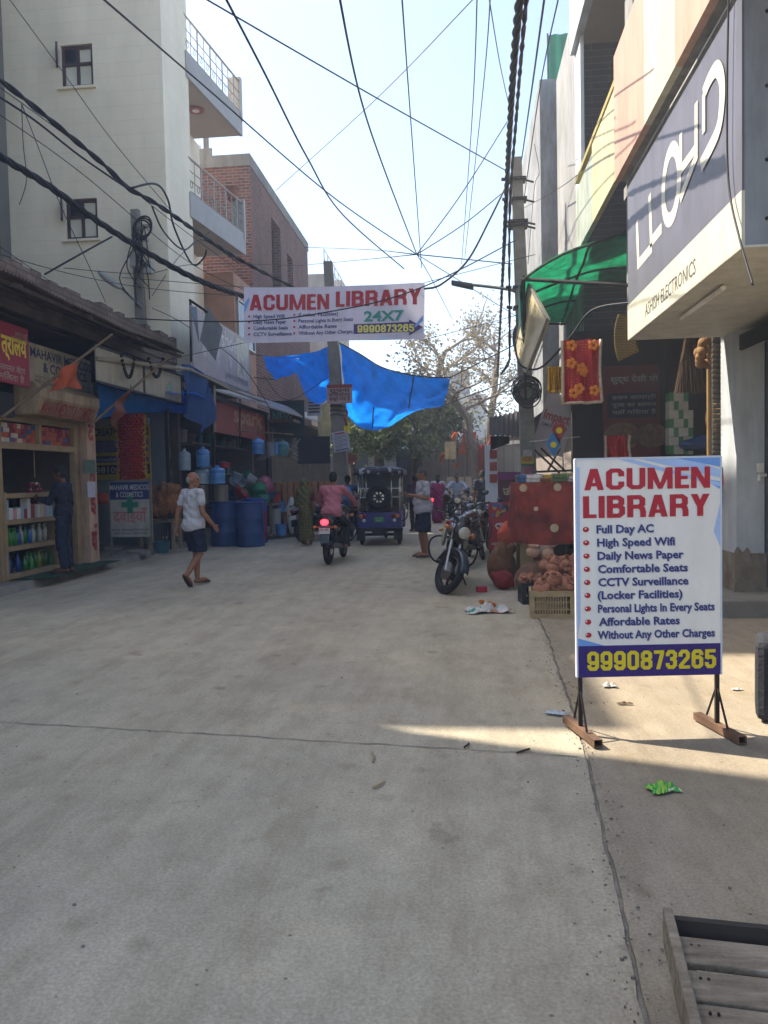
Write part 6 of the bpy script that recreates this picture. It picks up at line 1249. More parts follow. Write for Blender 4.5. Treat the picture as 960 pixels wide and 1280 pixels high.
    MB().tube(curve_pts([(.06, .32, .55), (.1, .36, .36), (.13, .1, .27), (.15, -.3, .3), (.17, -.85, .36)], 24), [.02]*14+[.045]*10+[.045]*1, 10).build('exhaust', M_chr, t, smooth=True) if False else MB().tube(curve_pts([(.06, .32, .55), (.1, .36, .36), (.13, .1, .27), (.15, -.25, .3)], 18), .02, 8).cyl((.15, -.25, .3), (.18, -.85, .37), .045, .05, 14).build('exhaust', M_engine, t, smooth=True, auto=40)
    mb = MB()
    for a, c in (((0, .38, .85), (0, .28, .45)), ((0, .28, .45), (0, -.1, .3)), ((0, -.1, .3), (0, -.25, .7)), ((0, .38, .85), (0, -.75, .72))): mb.tube([a, c], .02, 8)
    for sx in (-1, 1): mb.tube([(sx*.09, -.1, .33), (sx*.09, -WB, .3)], .02, 8); mb.tube([(sx*.12, -WB, .34), (sx*.11, -.45, .7)], .026, 8)
    mb.build('frame', M_alloy, t, smooth=True, auto=40)
    for sx in (-1, 1): MB().ell((sx*.11, -.22, .6), (.03, .16, .11)).build('side_panel', mt, t, smooth=True)
    for sx in (-1, 1): MB().cyl((sx*.1, -.12, .32), (sx*.24, -.12, .32), .014, n=8).build('foot_peg', M_seat, t)
    if guard:
        for sx in (-1, 1): MB().tube(curve_pts([(sx*.04, .32, .72), (sx*.24, .4, .72), (sx*.33, .4, .62), (sx*.3, .38, .45), (sx*.2, .34, .36), (sx*.03, .3, .34)], 30), .013, 8).build('crash_guard', M_alloy, t, smooth=True)
    MB().tube([(-.1, -.05, .3), (-.26, -.12, .02)], .012, 6).build('side_stand', M_alloy, t) if lean else None
    return t
# parked at the right, facing the camera
fw = G(566, 742); hd = R(180-4)
loc = Vector((fw.x-.22, fw.y, 0)) + Vector((-math.sin(hd)*-.66, math.cos(hd)*-.66, 0))
motorcycle('black motorcycle parked on the road facing the camera with turned front wheel', (loc.x+.1, loc.y+.02, -.0), hd, steer=R(38), lean=R(-11), cowl='#1c1d20', tank='#55524d')
p = G(560, 692); motorcycle('dark motorcycle parked behind the front one with its rear and white plate towards the camera', (p.x+.47, 13.7, 0), R(-17), lean=R(-8), tank='#3a1418', plate=None, steer=R(15))
p = G(600, 690); motorcycle('black motorcycle with maroon tank parked by the ice cream sign, nose to the camera', (p.x+.0, 15.6, 0), R(160), lean=R(-8), tank='#4a1a20', steer=R(20))
# ridden by the man in pink
rb_ = G(413, 706); RB = Vector((rb_.x, rb_.y+.7, 0)); motorcycle('black motorcycle with lit red tail lamp ridden by the man in the pink shirt', RB, R(-3), tank='#1a1b20', lit=True, plate=('DL 8S', '8551'), guard=True)
R2 = Vector((AY(436, 640, 19.6).x, 19.6, 0)); motorcycle('dark motorcycle ridden by the man with a blue backpack', R2, R(2), tank='#20242c')
R3 = Vector((AY(549, 640, 27).x, 27, 0)); motorcycle('distant motorcycle with lit tail lamp ridden by the man in a white shirt', R3, R(-12), tank='#202228', lit=True)
R4 = Vector((AY(572, 650, 23.5).x, 23.5, 0)); motorcycle('scooter sized motorcycle with raised windshield facing the camera far down the road', R4, R(180), tank='#2a2d33', guard=False)
R5 = Vector((AY(592, 650, 25).x, 25.4, 0)); motorcycle('chrome trimmed motorcycle parked beside the distant rider', R5, R(170), tank='#8a8a86', guard=True)
R6 = Vector((AY(397, 668, 19.2).x, 19.4, 0)); motorcycle('dark motorcycle parked at the left by the carton stack', R6, R(-25), lean=R(-8), tank='#26262a', guard=False)

# ---- electric rickshaw
er = thing('electric_rickshaw', 'blue electric rickshaw with spare wheel on its open back, seen from behind', 'rickshaw', (AY(475, 640, 17.7).x, 17.5, 0), R(2))
M_erb = mat('rickshaw_blue', '#1c1f6a', .35, .2, 3, .05, coat=.3); M_erbk = mat('rickshaw_black', '#1b1a1c', .7, .25, 5, .15)
mb = MB(); mb.b2((-.5, 0, .42), (.5, .05, .78)); mb.b2((-.5, .05, .42), (-.46, 1.5, .76)); mb.b2((.46, .05, .42), (.5, 1.5, .76)); mb.b2((-.46, .05, .42), (.46, 2.3, .46)); mb.build('tub', M_erb, er, bev=.012)
MB().b2((-.54, -.06, .34), (.54, .0, .42)).build('bumper', M_erbk, er, bev=.01); MB().b2((-.46, .06, .78), (.46, .5, .9)).build('rear_seat', mat('seat_brown', '#3f332b', .7, .2, 6), er, bev=.03); MB().b2((-.44, .5, .78), (.44, .58, 1.12)).build('seat_back', mat('seat_brown', '#3f332b'), er, bev=.03)
MB().b2((-.44, 1.2, .5), (.44, 1.6, .85)).build('bench_seat', mat('seat_brown', '#3f332b'), er, bev=.03)
for sx in (-1, 1):
    for k, (dx, z, m) in enumerate(((.42, .69, M_amber), (.33, .7, M_tail), (.35, .59, M_lens))): MB().lathe([(0, 0), (.05 if k < 2 else .042, 0), (.05 if k < 2 else .042, .02), (.03, .035), (0, .04)], (sx*dx, .0, z), 16, 0, Matrix.Rotation(R(90), 3, 'X')).build('rear_lamp', m, er, smooth=True)
    for (y, m_) in ((.02, M_chr), (.55, M_chr), (1.55, M_chr)):
        MB().tube([(sx*.47, y, .78), (sx*.47, y+.02, 1.72)], .02, 8).build('post', m_, er, smooth=True)
    MB().tube([(sx*.29, .03, .8), (sx*.29, .04, 1.7)], .016, 8).build('post', M_chr, er, smooth=True)
    MB().b2((sx*.33, -.03, .14), (sx*.53, .0, .36)).build('mud_flap', M_erbk, er)
    wheel(er, 'rear_wheel', Matrix.Translation((sx*.44, .42, .24)), .24, .055)
    MB().tube([(sx*.5, .1, 1.0), (sx*.62, .12, .95), (sx*.66, .2, .8), (sx*.62, .3, .62), (sx*.5, .3, .55)], .014, 6).build('side_guard', M_erbk, er, smooth=True) if sx > 0 else None
MB().tube([(-.47, .02, 1.12), (.47, .02, 1.12)], .014, 8).build('cross_rail', M_chr, er); MB().tube([(-.47, .02, 1.32), (.47, .02, 1.32)], .014, 8).build('cross_rail', M_chr, er)
wheel(er, 'front_wheel', Matrix.Translation((0, 2.4, .24)), .24, .05)
plm = mat('plate_green', '#1d7a43', .4, .08); pl = MB().b2((-.12, -.012, .55), (.11, .0, .67)).build('number_plate', plm, er); mb = MB(); text(mb, 'DL 5E', (-.08, -.016, .62), UX, UZ, .03, .15, .01); text(mb, '4207', (-.07, -.016, .57), UX, UZ, .03, .13, .01); mb.build('plate_lettering', M_plate, pl)
Mx = Matrix.Translation((0, -.04, 1.12)) @ Matrix.Rotation(R(90), 4, 'Z'); wheel(er, 'spare_wheel', Mx, .29, .075, 8); 
def canop(u, v): x = -.56+1.12*u; y = -.12+2.5*v; return (x, y, 1.74+.09*(1-(2*u-1)**4)*(1-(2*v-1)**6))
m = mat('patterned_canvas', '#201f24', .7, .4, 10); t_, N, L, b = nodes(m); tc = N.new('ShaderNodeTexCoord'); vo = N.new('ShaderNodeTexVoronoi'); vo.inputs['Scale'].default_value = 13; L(tc.outputs['Object'], vo.inputs['Vector']); rp = N.new('ShaderNodeValToRGB'); rp.color_ramp.interpolation = 'CONSTANT'; rp.color_ramp.elements[1].position = .68; rp.color_ramp.elements[0].color = (*s('#232228'), 1); rp.color_ramp.elements[1].color = (*s('#98959c'), 1)
L(vo.outputs['Color'], rp.inputs[0]); L(rp.outputs[0], b.inputs['Base Color'])
mb = MB().grid(canop, 20, 20); mb.grid(lambda u, v: (-.56+1.12*u, -.125-.015*math.sin(v*3), 1.64+.1*v+.09*(1-(2*u-1)**4)*(0)), 20, 3); 
for sx in (-1, 1): mb.grid(lambda u, v: (sx*.565, -.12+2.5*u, 1.63+.11*v), 20, 2)
mb.build('canopy', m, er, smooth=True, thick=.012)
MB().slab([(-.5, 2.0, .8), (.5, 2.0, .8), (.45, 2.15, 1.7), (-.45, 2.15, 1.7)], (0, .012, 0)).build('windscreen_frame', mat('screen_glass', '#7f8b90', .1, .1, 2, 0), er)
MB().b2((-.52, 1.95, .3), (.52, 2.3, .8)).build('front_panel', M_erb, er, bev=.05); MB().cyl((0, 2.1, .5), (0, 1.85, 1.0), .02).build('steering_column', M_chr, er)
MB().cyl((-.4, .42, .24), (.4, .42, .24), .035).build('axle', M_erbk, er); MB().b2((-.2, .3, .22), (.15, .7, .42)).build('motor', M_engine, er, bev=.03)

# ================================================================== PEOPLE
SKIN = {'a': '#8a5c44', 'b': '#8d6046', 'c': '#5d3a28'}
def skinmat(k): return mat('skin_'+k, SKIN[k], .55, .12, 10, .1, 50, spec=.4)
BASE = dict(pelvis=(0, 0, .93), waist=(0, .005, 1.06), chest=(0, .0, 1.26), neck=(0, -.01, 1.43), head=(0, .015, 1.585),
            ls=(-.185, 0, 1.385), le=(-.23, -.03, 1.11), lw=(-.235, .05, .87), rs=(.185, 0, 1.385), re=(.23, -.03, 1.11), rw=(.235, .05, .87),
            lh=(-.09, 0, .9), lk=(-.1, .03, .48), la=(-.1, -.03, .085), rh=(.09, 0, .9), rk=(.1, .03, .48), ra=(.1, -.03, .085))
def hand(mb, wrist, d, n_, curl=.5, flip=1, sc=1.):
    """palm, four unequal bent fingers and a side thumb; d = direction of the fingers, n_ = palm normal"""
    d = Vector(d).normalized(); n_ = Vector(n_); n_ = (n_-d*n_.dot(d)).normalized(); sd = d.cross(n_)*flip; w = Vector(wrist)
    mb.ell(w+d*.045*sc, (.042*sc, .05*sc, .018*sc), Matrix((sd, d, n_)).transposed(), 12, 7)
    for i, (o, L_) in enumerate(((-.029, .07), (-.01, .08), (.01, .075), (.028, .058))):
        p = w+d*.08*sc+sd*o*sc; q = p+(d*math.cos(curl*.6)+n_*math.sin(curl*.6))*L_*.5*sc; e = q+(d*math.cos(curl*1.7)+n_*math.sin(curl*1.7))*L_*.5*sc; mb.cap(p-d*.02*sc, q, .0095*sc, .009*sc, 8); mb.cap(q, e, .009*sc, .0075*sc, 8)
    p = w+d*.03*sc-sd*.035*sc; q = p+(-sd*.6+d*.6+n_*.25).normalized()*.035*sc; mb.cap(p, q, .012*sc, .0105*sc, 8); mb.cap(q, q+(d*.85+n_*.35-sd*.2).normalized()*.03*sc, .0105*sc, .009*sc, 8)
def person(label, loc, rotz, H=1.7, J=None, sk='b', top=None, sleeve=.45, bottom=None, hem=.45, legr=1.0, belly=0., hair='short', haircol='#1b1816', shoe='#3a2c25', look=0., nod=0., hands=None, vox=.012, collar=None, girth=1., shirt_len=.0, shoe_kind='sandal', facedet=True):
    k = H/1.7; j = {a: Vector(c)*k for a, c in {**BASE, **(J or {})}.items()}
    t = thing('person', label, 'person', loc, rotz); hd = j['head']; HR = Matrix.Translation(hd) @ Matrix.Rotation(look, 4, 'Z') @ Matrix.Rotation(-nod, 4, 'X')
    h = MB(); h.ell((0, -.005, .02), (.074, .094, .098), None, 18, 13); h.ell((0, .03, -.055), (.056, .062, .06)); h.ell((0, .075, -.085), (.028, .022, .022)); h.ell((0, .09, .03), (.05, .012, .012))
    h.ell((0, .103, -.012), (.014, .022, .018)); h.cap((0, .098, .02), (0, .112, -.01), .009, .012); h.ell((0, .088, -.052), (.024, .013, .008)); h.ell((0, .088, -.066), (.02, .012, .007))
    for sx in (-1, 1): h.ell((sx*.077, -.005, -.005), (.01, .022, .034)); h.ell((sx*.045, .065, -.02), (.02, .02, .018))
    h.xf(HR @ Matrix.Scale(k, 4)); mb = MB(); mb.join(h); B = Vector
    mb.cap(j['neck']+B((0, 0, -.03)), hd+(HR.to_3x3() @ B((0, -.01, -.07)))*k, .056*k, .05*k)
    g = girth; tors = [(j['chest']+B((0, 0, .05)), (.155*g, .1*g, .13)), (j['chest']+B((0, 0, -.06)), (.15*g, .105*g, .12)), (j['waist']+B((0, .02*belly*3, -.0)), (.14*g+belly*.25, .1*g+belly*.55, .13)), (j['pelvis'], (.155*g, .11*g, .12))]
    for c, r in tors: mb.ell(c, [q*k*.94 for q in r])
    mb.cap(j['ls'], j['rs'], .062*k); mb.cap(j['chest'], j['pelvis'], .1*k*g)
    for s_ in 'lr':
        S_, E_, W_ = j[s_+'s'], j[s_+'e'], j[s_+'w']; mb.cap(S_, S_.lerp(E_, .45), .056*k, .046*k); mb.cap(S_.lerp(E_, .4), E_, .047*k, .039*k); mb.cap(E_, E_.lerp(W_, .35), .039*k, .041*k); mb.cap(E_.lerp(W_, .3), W_, .041*k, .027*k)
        hp, kn, an = j[s_+'h'], j[s_+'k'], j[s_+'a']; mb.cap(hp, kn, .083*k*g, .056*k); mb.cap(kn, kn.lerp(an, .35), .052*k, .058*k); mb.cap(kn.lerp(an, .3), an, .057*k, .036*k)
        to = j.get(s_+'t', an+B((0, .2, -.045))*k); he = an+(an-kn).normalized()*.02*k-(to-an)*.18
        mb.cap(he+B((0, 0, -.03*k)) if abs((to-an).z) < .12 else he, an.lerp(to, .6), .034*k, .036*k); mb.cap(an.lerp(to, .6), to, .036*k, .022*k)
        hs = (hands or {}).get(s_); d = hs[0] if hs else (W_-E_); n_ = hs[1] if hs else B((1 if s_ == 'l' else -1, 0, 0)); hand(mb, W_, d, n_, hs[2] if hs else .5, 1 if s_ == 'l' else -1, k)
    blend(mb, vox, 3).build('body', skinmat(sk), t, smooth=True)
    def cloth(name, m, prims, v=None, sm=4, low=None):
        q = MB()
        for P_ in prims:
            if P_[0] == 'c': q.cap(*P_[1:])
            else: q.ell(P_[1], P_[2])
        o = blend(q, v or vox, sm)
        for p in o.v: p += B((math.sin(p.z*61+p.x*23+p.y*31)*.004+math.sin(p.z*27-p.x*52)*.003, math.sin(p.z*47+p.x*37)*.0055+math.sin(p.z*21+p.x*64)*.003, 0))
        if low is not None:
            for p in o.v:
                if p.z < low: p.z = low-(low-p.z)*.06
        return o.build(name, m, t, smooth=True)
    if top:
        pr = [('e', c, [(q+.018)*k for q in r]) for c, r in tors[:3]]+[('e', j['pelvis']+B((0, 0, .03-shirt_len))*k, [(.185*g+belly*.15)*k, (.142*g+belly*.25)*k, .16*k]), ('c', j['ls'], j['rs'], .074*k), ('c', j['chest'], j['waist'], .12*k*g), ('c', j['waist'], j['pelvis']+B((0, 0, .02-shirt_len)), (.125+belly*.2)*k*g, .135*k*g)]
        for s_ in 'lr':
            S_, E_, W_ = j[s_+'s'], j[s_+'e'], j[s_+'w']
            if sleeve <= 1: pr += [('c', S_, S_.lerp(E_, sleeve), .068*k, .066*k)]
            else: pr += [('c', S_, E_, .067*k, .056*k), ('c', E_, E_.lerp(W_, sleeve-1), .056*k, .043*k)]
        so = cloth('shirt', top, pr, low=j['pelvis'].z-(.07+shirt_len)*k)
        if collar: MB().torus(j['neck']+B((0, .005, .015))*k, (0, -.25, 1), .068*k, .016*k, 20, 6).build('collar', collar, so, smooth=True)
    if bottom:
        pr = [('e', j['pelvis']-B((0, 0, .05*k)), [.158*k*g, .115*k*g, .1*k])]
        for s_ in 'lr':
            hp, kn, an = j[s_+'h'], j[s_+'k'], j[s_+'a']
            if hem <= 1: pr += [('c', hp.lerp(kn, .14), hp.lerp(kn, hem), .088*k*g*legr, .096*k*g*legr)]
            else: pr += [('c', hp.lerp(kn, .05), kn, .092*k*g*legr, .076*k*legr), ('c', kn, kn.lerp(an, hem-1), .076*k*legr, .062*k*legr)]
        cloth('trousers' if hem > 1 else 'shorts', bottom, pr, low=None if hem > 1 else min(j[s_+'h'].lerp(j[s_+'k'], hem).z for s_ in 'lr')-.03*k)
    if hair:
        q = MB(); hm = mat('hair_'+haircol[1:].translate(str.maketrans('0123456789', 'ghijklmnop')), haircol, .8, .3, 30, .5, 90)
        if hair == 'short': q.ell((0, -.014, .038), (.079, .096, .092), None, 18, 12); q.ell((0, -.04, 0), (.077, .07, .08), None, 16, 10)
        elif hair == 'bald': q.ell((0, -.03, -.002), (.082, .079, .066), None, 18, 11)
        elif hair == 'bun': q.ell((0, -.014, .036), (.08, .098, .095), None, 18, 12); q.ell((0, -.045, -.01), (.078, .072, .09)); q.ell((0, -.12, 0), (.045, .04, .045))
        q.xf(HR @ Matrix.Scale(k, 4)); blend(q, min(vox, .009), 2).build('hair', hm, t, smooth=True)
    if facedet:
        for sx in (-1, 1):
            MB().ell((sx*.031, .083, .012), (.013, .008, .007), None, 10, 7).xf(HR @ Matrix.Scale(k, 4)).build('eye', mat('eye_dark', '#1a1412', .2, .1), t, smooth=True)
            MB().cap((sx*.017, .092, .031), (sx*.048, .084, .032), .005, .004, 6).xf(HR @ Matrix.Scale(k, 4)).build('eyebrow', mat('brow_dark', haircol, .8), t, smooth=True)
    if shoe:
        sm_ = mat('shoe_'+shoe[1:].translate(str.maketrans('0123456789', 'ghijklmnop')), shoe, .7, .2, 8)
        for s_ in 'lr':
            an, kn = j[s_+'a'], j[s_+'k']; to = j.get(s_+'t', an+B((0, .2, -.045))*k); dn = (to-an); up = B((0, 0, 1)); dirn = dn.copy()
            if abs(dn.z) < .12: dirn.z = 0
            dirn.normalize(); sd = dirn.cross(up).normalized(); upn = sd.cross(dirn).normalized(); ctr = an.lerp(to, .48)
            if abs(dn.z) < .12: ctr.z = min(an.z, to.z)-.03*k
            else: ctr -= upn*.05*k
            q = MB(); out = []
            for i in range(16): a = 2*math.pi*i/16; out.append(ctr+dirn*math.cos(a)*.14*k+sd*math.sin(a)*(.05+.008*math.cos(a))*k)
            q.slab(out, upn*.02*k)
            if shoe_kind == 'sandal':
                q.tube(curve_pts([ctr+sd*.05*k+dirn*.02*k, ctr+upn*.065*k+dirn*.06*k, ctr-sd*.05*k+dirn*.02*k], 10), .009*k, 6)
            else: q = MB().join(q); q2 = MB().cap(an-upn*.01, to, .046*k, .038*k); q2.join(q); q = blend(q2, .012, 2)
            q.build('sandal' if shoe_kind == 'sandal' else 'shoe', sm_, t, smooth=(shoe_kind != 'sandal'))
    return t
def cmat(n_, c, **kw): return mat(n_, c, .8, .14, 6, .5, 16, **kw)
# white-haired walker on the left
g_ = G(238, 733)
person('bald grey haired man in white t-shirt and navy shorts walking past the drums', (g_.x+.06, g_.y+.05, .012), R(-34), 1.69,
       dict(lk=(-.09, .1, .49), la=(-.08, .1, .09), lt=(-.07, .29, .045), rk=(.08, .04, .48), ra=(.06, -.2, .17), rt=(.05, -.1, .03), lw=(-.25, -.12, .88), le=(-.24, -.1, 1.11), re=(.25, -.02, 1.1), rw=(.27, .16, .9), lh=(-.09, .02, .9)),
       'b', cmat('white_cotton', '#b5b2b4'), .5, cmat('navy_cotton', '#141b33'), .86, 1.12, belly=.04, hair='bald', haircol='#8d8982', shoe='#3a2320', look=R(-56), nod=R(4), vox=.0095, girth=1.08, collar=cmat('white_cotton', '#b5b2b4'), shirt_len=.04)
# man with the phone
g_ = G(530, 697)
ph_ = person('stout man in grey polo shirt and navy shorts looking down at a phone', (g_.x, g_.y, .012), R(112), 1.72,
       dict(lk=(-.11, .02, .48), rk=(.1, .02, .48), la=(-.12, -.03, .085), ra=(.1, -.03, .085), le=(-.26, .0, 1.13), lw=(-.07, .27, 1.2), re=(.26, .0, 1.13), rw=(.08, .28, 1.19)),
       'b', cmat('grey_polo', '#aaa5aa'), .62, cmat('navy_cotton', '#141b33'), .9, 1.2, belly=.11, haircol='#4a4644', hair='short', nod=R(24), shoe='#2b2320', vox=.0095, girth=1.12, collar=cmat('grey_polo_collar', '#bdbac0'), shirt_len=.03,
       hands=dict(l=(Vector((.6, .55, .1)), Vector((.2, .2, 1)), .7), r=(Vector((-.6, .55, .1)), Vector((-.2, .2, 1)), .7)))
pm_ = Matrix.Translation(ph_.location) @ Matrix.Rotation(R(112), 4, 'Z') @ Vector((0, .34, 1.245))
o = MB().box((0, 0, 0), (.075, .15, .009)).build('phone', M_blackp, None, bev=.003); o.location = pm_; o.rotation_euler = (R(25), 0, R(112)); tag(o, 'dark mobile phone held in both hands by the man in the grey polo', 'phone')
# rider in pink
seatJ = dict(pelvis=(0, -.32, .93), waist=(0, -.29, 1.06), chest=(0, -.2, 1.26), neck=(0, -.15, 1.43), head=(0, -.11, 1.585), ls=(-.19, -.17, 1.38), rs=(.19, -.17, 1.38), le=(-.31, .05, 1.2), re=(.33, .05, 1.18), lw=(-.34, .26, 1.06), rw=(.34, .26, 1.06),
             lh=(-.1, -.3, .9), rh=(.1, -.3, .9), lk=(-.2, .06, .72), rk=(.21, .06, .72), la=(-.2, -.14, .36), ra=(.22, -.14, .36), lt=(-.2, .06, .33), rt=(.23, .06, .33))
hb_ = dict(l=(Vector((.1, .6, -.4)), Vector((0, -.3, -1)), 1.2), r=(Vector((-.1, .6, -.4)), Vector((0, -.3, -1)), 1.2))
person('man in a pink shirt riding the black motorcycle away from the camera', (RB.x, RB.y, -.03), R(-3), 1.72, seatJ, 'b', cmat('pink_shirt', '#a8636b'), 1.9, cmat('charcoal_trousers', '#1c1e24'), 1.92, 1.0, shoe='#2a2422', shoe_kind='shoe', hands=hb_, vox=.011, girth=1.16, collar=cmat('pink_shirt', '#a8636b'), haircol='#141214')
b = person('rider in dark shirt with a pale blue backpack beside the rickshaw', (R2.x, R2.y, -.03), R(2), 1.68, seatJ, 'c', cmat('blue_shirt', '#2c4262'), 1.5, cmat('charcoal_trousers', '#1c1e24'), 1.92, 1.0, shoe='#2a2422', shoe_kind='shoe', hands=hb_, vox=.016, haircol='#141214')
q = MB().ell((0, -.37, 1.2), (.15, .09, .2)).ell((0, -.42, 1.12), (.11, .07, .1)); blend(q, .016, 3).build('backpack', cmat('pale_blue_pack', '#5f86ad'), b, smooth=True)
person('distant rider in a white shirt seen from behind on a motorcycle', (R3.x, R3.y, -.03), R(-12), 1.7, seatJ, 'c', cmat('white_shirt', '#a9abb0'), 1.5, cmat('charcoal_trousers', '#1c1e24'), 1.92, 1.0, shoe='#2a2422', shoe_kind='shoe', hands=hb_, vox=.02)
person('distant rider in a pale blue shirt facing the camera', (R4.x, R4.y, -.03), R(180), 1.7, seatJ, 'c', cmat('pale_blue_shirt', '#8b97b0'), 1.8, cmat('charcoal_trousers', '#1c1e24'), 1.92, 1.0, shoe='#2a2422', shoe_kind='shoe', hands=hb_, vox=.018)
ws_ = MB().grid(lambda u, v: (.17*(2*u-1)*(1-.3*v), .52+.05*v-.06*(2*u-1)**2, .98+.38*v), 8, 6)
g_ = G(604, 664); person('man in dark shirt and dark shorts walking away past the shrine pillar', (g_.x, g_.y, .012), R(10), 1.7, dict(lk=(-.1, .08, .48), la=(-.1, .1, .09), ra=(.1, -.16, .1), rk=(.1, .0, .48)), 'c', cmat('dark_shirt', '#1c2230'), .7, cmat('dark_shorts', '#181c28'), .95, 1.1, shoe='#2a2422', vox=.016)
# shop customer
pc = AX(84, 706, -6.25); person('customer in dark navy clothes standing at the medicine counter', (-6.33, pc.y+.1, .145), R(95), 1.7, dict(le=(-.24, .12, 1.14), lw=(-.15, .33, 1.2), re=(.23, -.02, 1.1), rw=(.24, .06, .87), head=(0, .03, 1.58)), 'c', cmat('navy_shirt', '#151a2c'), 1.9, cmat('navy_jeans', '#1b2438'), 1.92, 1.0, shoe='#4a2f28', nod=R(12), vox=.012)
# women in sarees
def saree(label, loc, rotz, H, m, blouse, vox=.014, cover=True, sk='b'):
    k = H/1.6; t = person(label, loc, rotz, H, dict(lk=(-.09, .1, .48), la=(-.09, .12, .09), ra=(.09, -.12, .1), le=(-.22, .02, 1.12), lw=(-.16, .2, 1.05), re=(.24, .0, 1.1), rw=(.2, .12, .93)), sk, blouse, .7, None, hair='bun', shoe='#4a3128', vox=vox)
    q = MB(); B = Vector
    q.cap((0, 0, .92*k), (0, 0, .55*k), .17*k, .165*k, 18); q.cap((0, .02, .55*k), (0, .02, .2*k), .165*k, .19*k, 18); q.ell((0, 0, .98*k), (.18*k, .14*k, .14*k)); q.cap((.0, -.02, 1.0*k), (-.06, -.03, 1.25*k), .135*k, .15*k); q.cap((-.1, -.02, 1.25*k), (-.14, 0, 1.33*k), .13*k, .09*k); q.cap((.05, -.02, 1.22*k), (.14, -.02, 1.3*k), .12*k, .08*k); q.ell((.0, -.09, 1.1*k), (.17*k, .07*k, .3*k)); q.cap((-.16, .0, 1.3*k), (-.22, .02, 1.0*k), .075*k, .085*k)
    if cover: q.ell((0, -.01, 1.51*k), (.1*k, .118*k, .125*k)); q.cap((0, -.05, 1.45*k), (0, -.05, 1.28*k), .09*k, .13*k)
    o = blend(q, vox, 4)
    for p in o.v:
        a = math.atan2(p.y, p.x); f_ = max(0, min(1, (1.0*k-p.z)/.8)); r_ = .012*math.sin(a*17+p.z*4)*f_+.008*math.sin(p.z*38+a*3+p.x*20)*(1-f_); p.x += r_*math.cos(a); p.y += r_*math.sin(a)
    sa = o.build('saree', m, t, smooth=True)
    return t
g_ = G(383, 682); saree('woman in an olive green saree covering her head walking away by the cartons', (g_.x, g_.y, .012), R(-8), 1.55, dotted('olive_saree', '#4f4a22', '#7c7238', 14), cmat('maroon_blouse', '#5a2030'))
g_ = G(548, 655); saree('woman in a magenta saree behind the man with the phone', (g_.x, g_.y, .012), R(15), 1.55, cmat('magenta_saree', '#7c2058'), cmat('magenta_blouse', '#6a1a48'), .02, False)
g_ = G(517, 668); person('dim figure in a purple shirt standing in the road beside the rickshaw', (g_.x, g_.y+1, .012), R(30), 1.62, None, 'c', cmat('plum_shirt', '#3d2a3a'), .9, cmat('charcoal_trousers', '#1c1e24'), 1.92, 1.0, shoe='#2a2422', vox=.02)
# ================================================================== POLES, TARPAULINS, CABLES, TREES, SMALL THINGS
M_pole = mat('weathered_pole_concrete', '#7f7a70', .9, .25, 5, .35, 50)
def pole(name, label, base, top, w0, w1, m=M_pole):
    t = thing(name, label, 'pole', base); d = (Vector(top)-Vector(base)); mb = MB()
    vs = []
    for p, w_ in ((Vector(base), w0), (Vector(top), w1)): vs += [p+Vector((x*w_/2, y*w_/2*.7, 0)) for x, y in ((-1, -1), (1, -1), (1, 1), (-1, 1))]
    mb.add(vs, [(3, 2, 1, 0), (4, 5, 6, 7), (0, 1, 5, 4), (1, 2, 6, 5), (2, 3, 7, 6), (3, 0, 4, 7)]); mb.build('shaft', m, t, W=True, bev=.02); return t
PYL = 21.0; b0 = AY(431, 640, PYL); b0.z = 0; plt = pole('utility_pole', 'leaning concrete utility pole in the road with notices and blue tarpaulin tied to it', b0, AY(410, 327, PYL), .44, .24)
rs = random.Random(2)
for i in range(5):
    mb = MB()
    z = 3.3+i*.12; p = b0.lerp(AY(410, 327, PYL), z/7.5); mb.torus((p.x, p.y, z), (.1, .1, 1), .2, .014, 18, 5); mb.build('rope_binding', M_iron, plt, W=True)
def board(name, label, cat, pa, pb, Y, m, th=.02, rot=0.):
    a, c = AY(pa[0], pb[1], Y), AY(pb[0], pa[1], Y); t = thing(name, label, cat, (a.x, Y, a.z), 0, None, (0, rot, 0)); W, H = c.x-a.x, c.z-a.z
    MB().b2((0, 0, 0), (W, th, H)).build('sheet', m, t); return t, W, H
t, W, H = board('notice_board', 'pink notice board with brown bands of Hindi text fixed to the leaning pole', 'notice', (409, 480), (440, 505), 20.6, mat('notice_pink', '#ad8f8c', .6, .15, 6)); mb = MB()
mb.b2((0, -.006, H*.82), (W, 0, H), 0); 
for k, t_ in enumerate(('सूचना', 'यहाँ गाड़ी खड़ी करना', 'सख्त मना है')): text(mb, t_, (.06, -.01, H*(.6-.22*k)), UX, UZ, .09, W-.12, .02, 1)
mb.build('lettering', [mat('notice_red', '#8a3a35', .6), mat('notice_ink', '#4f3a34', .7)], t)
t, W, H = board('paper_notice', 'white printed paper hanging crooked on the leaning pole', 'notice', (418, 540), (438, 566), 20.5, mat('paper_white3', '#a7a8b0', .7, .06, 8), .01, R(-8)); mb = MB()
for k in range(9): mb.b2((W*.12, -.004, H*(.2+.07*k)), (W*(.88 if k % 3 else .6), 0, H*(.225+.07*k)), 0)
mb.b2((W*.1, -.004, H*.06), (W*.9, 0, H*.14), 0); mb.b2((W*.2, -.004, H*.86), (W*.8, 0, H*.93), 1); mb.build('printed_line', [mat('paper_ink', '#5a5d70', .7), M_redp], t)
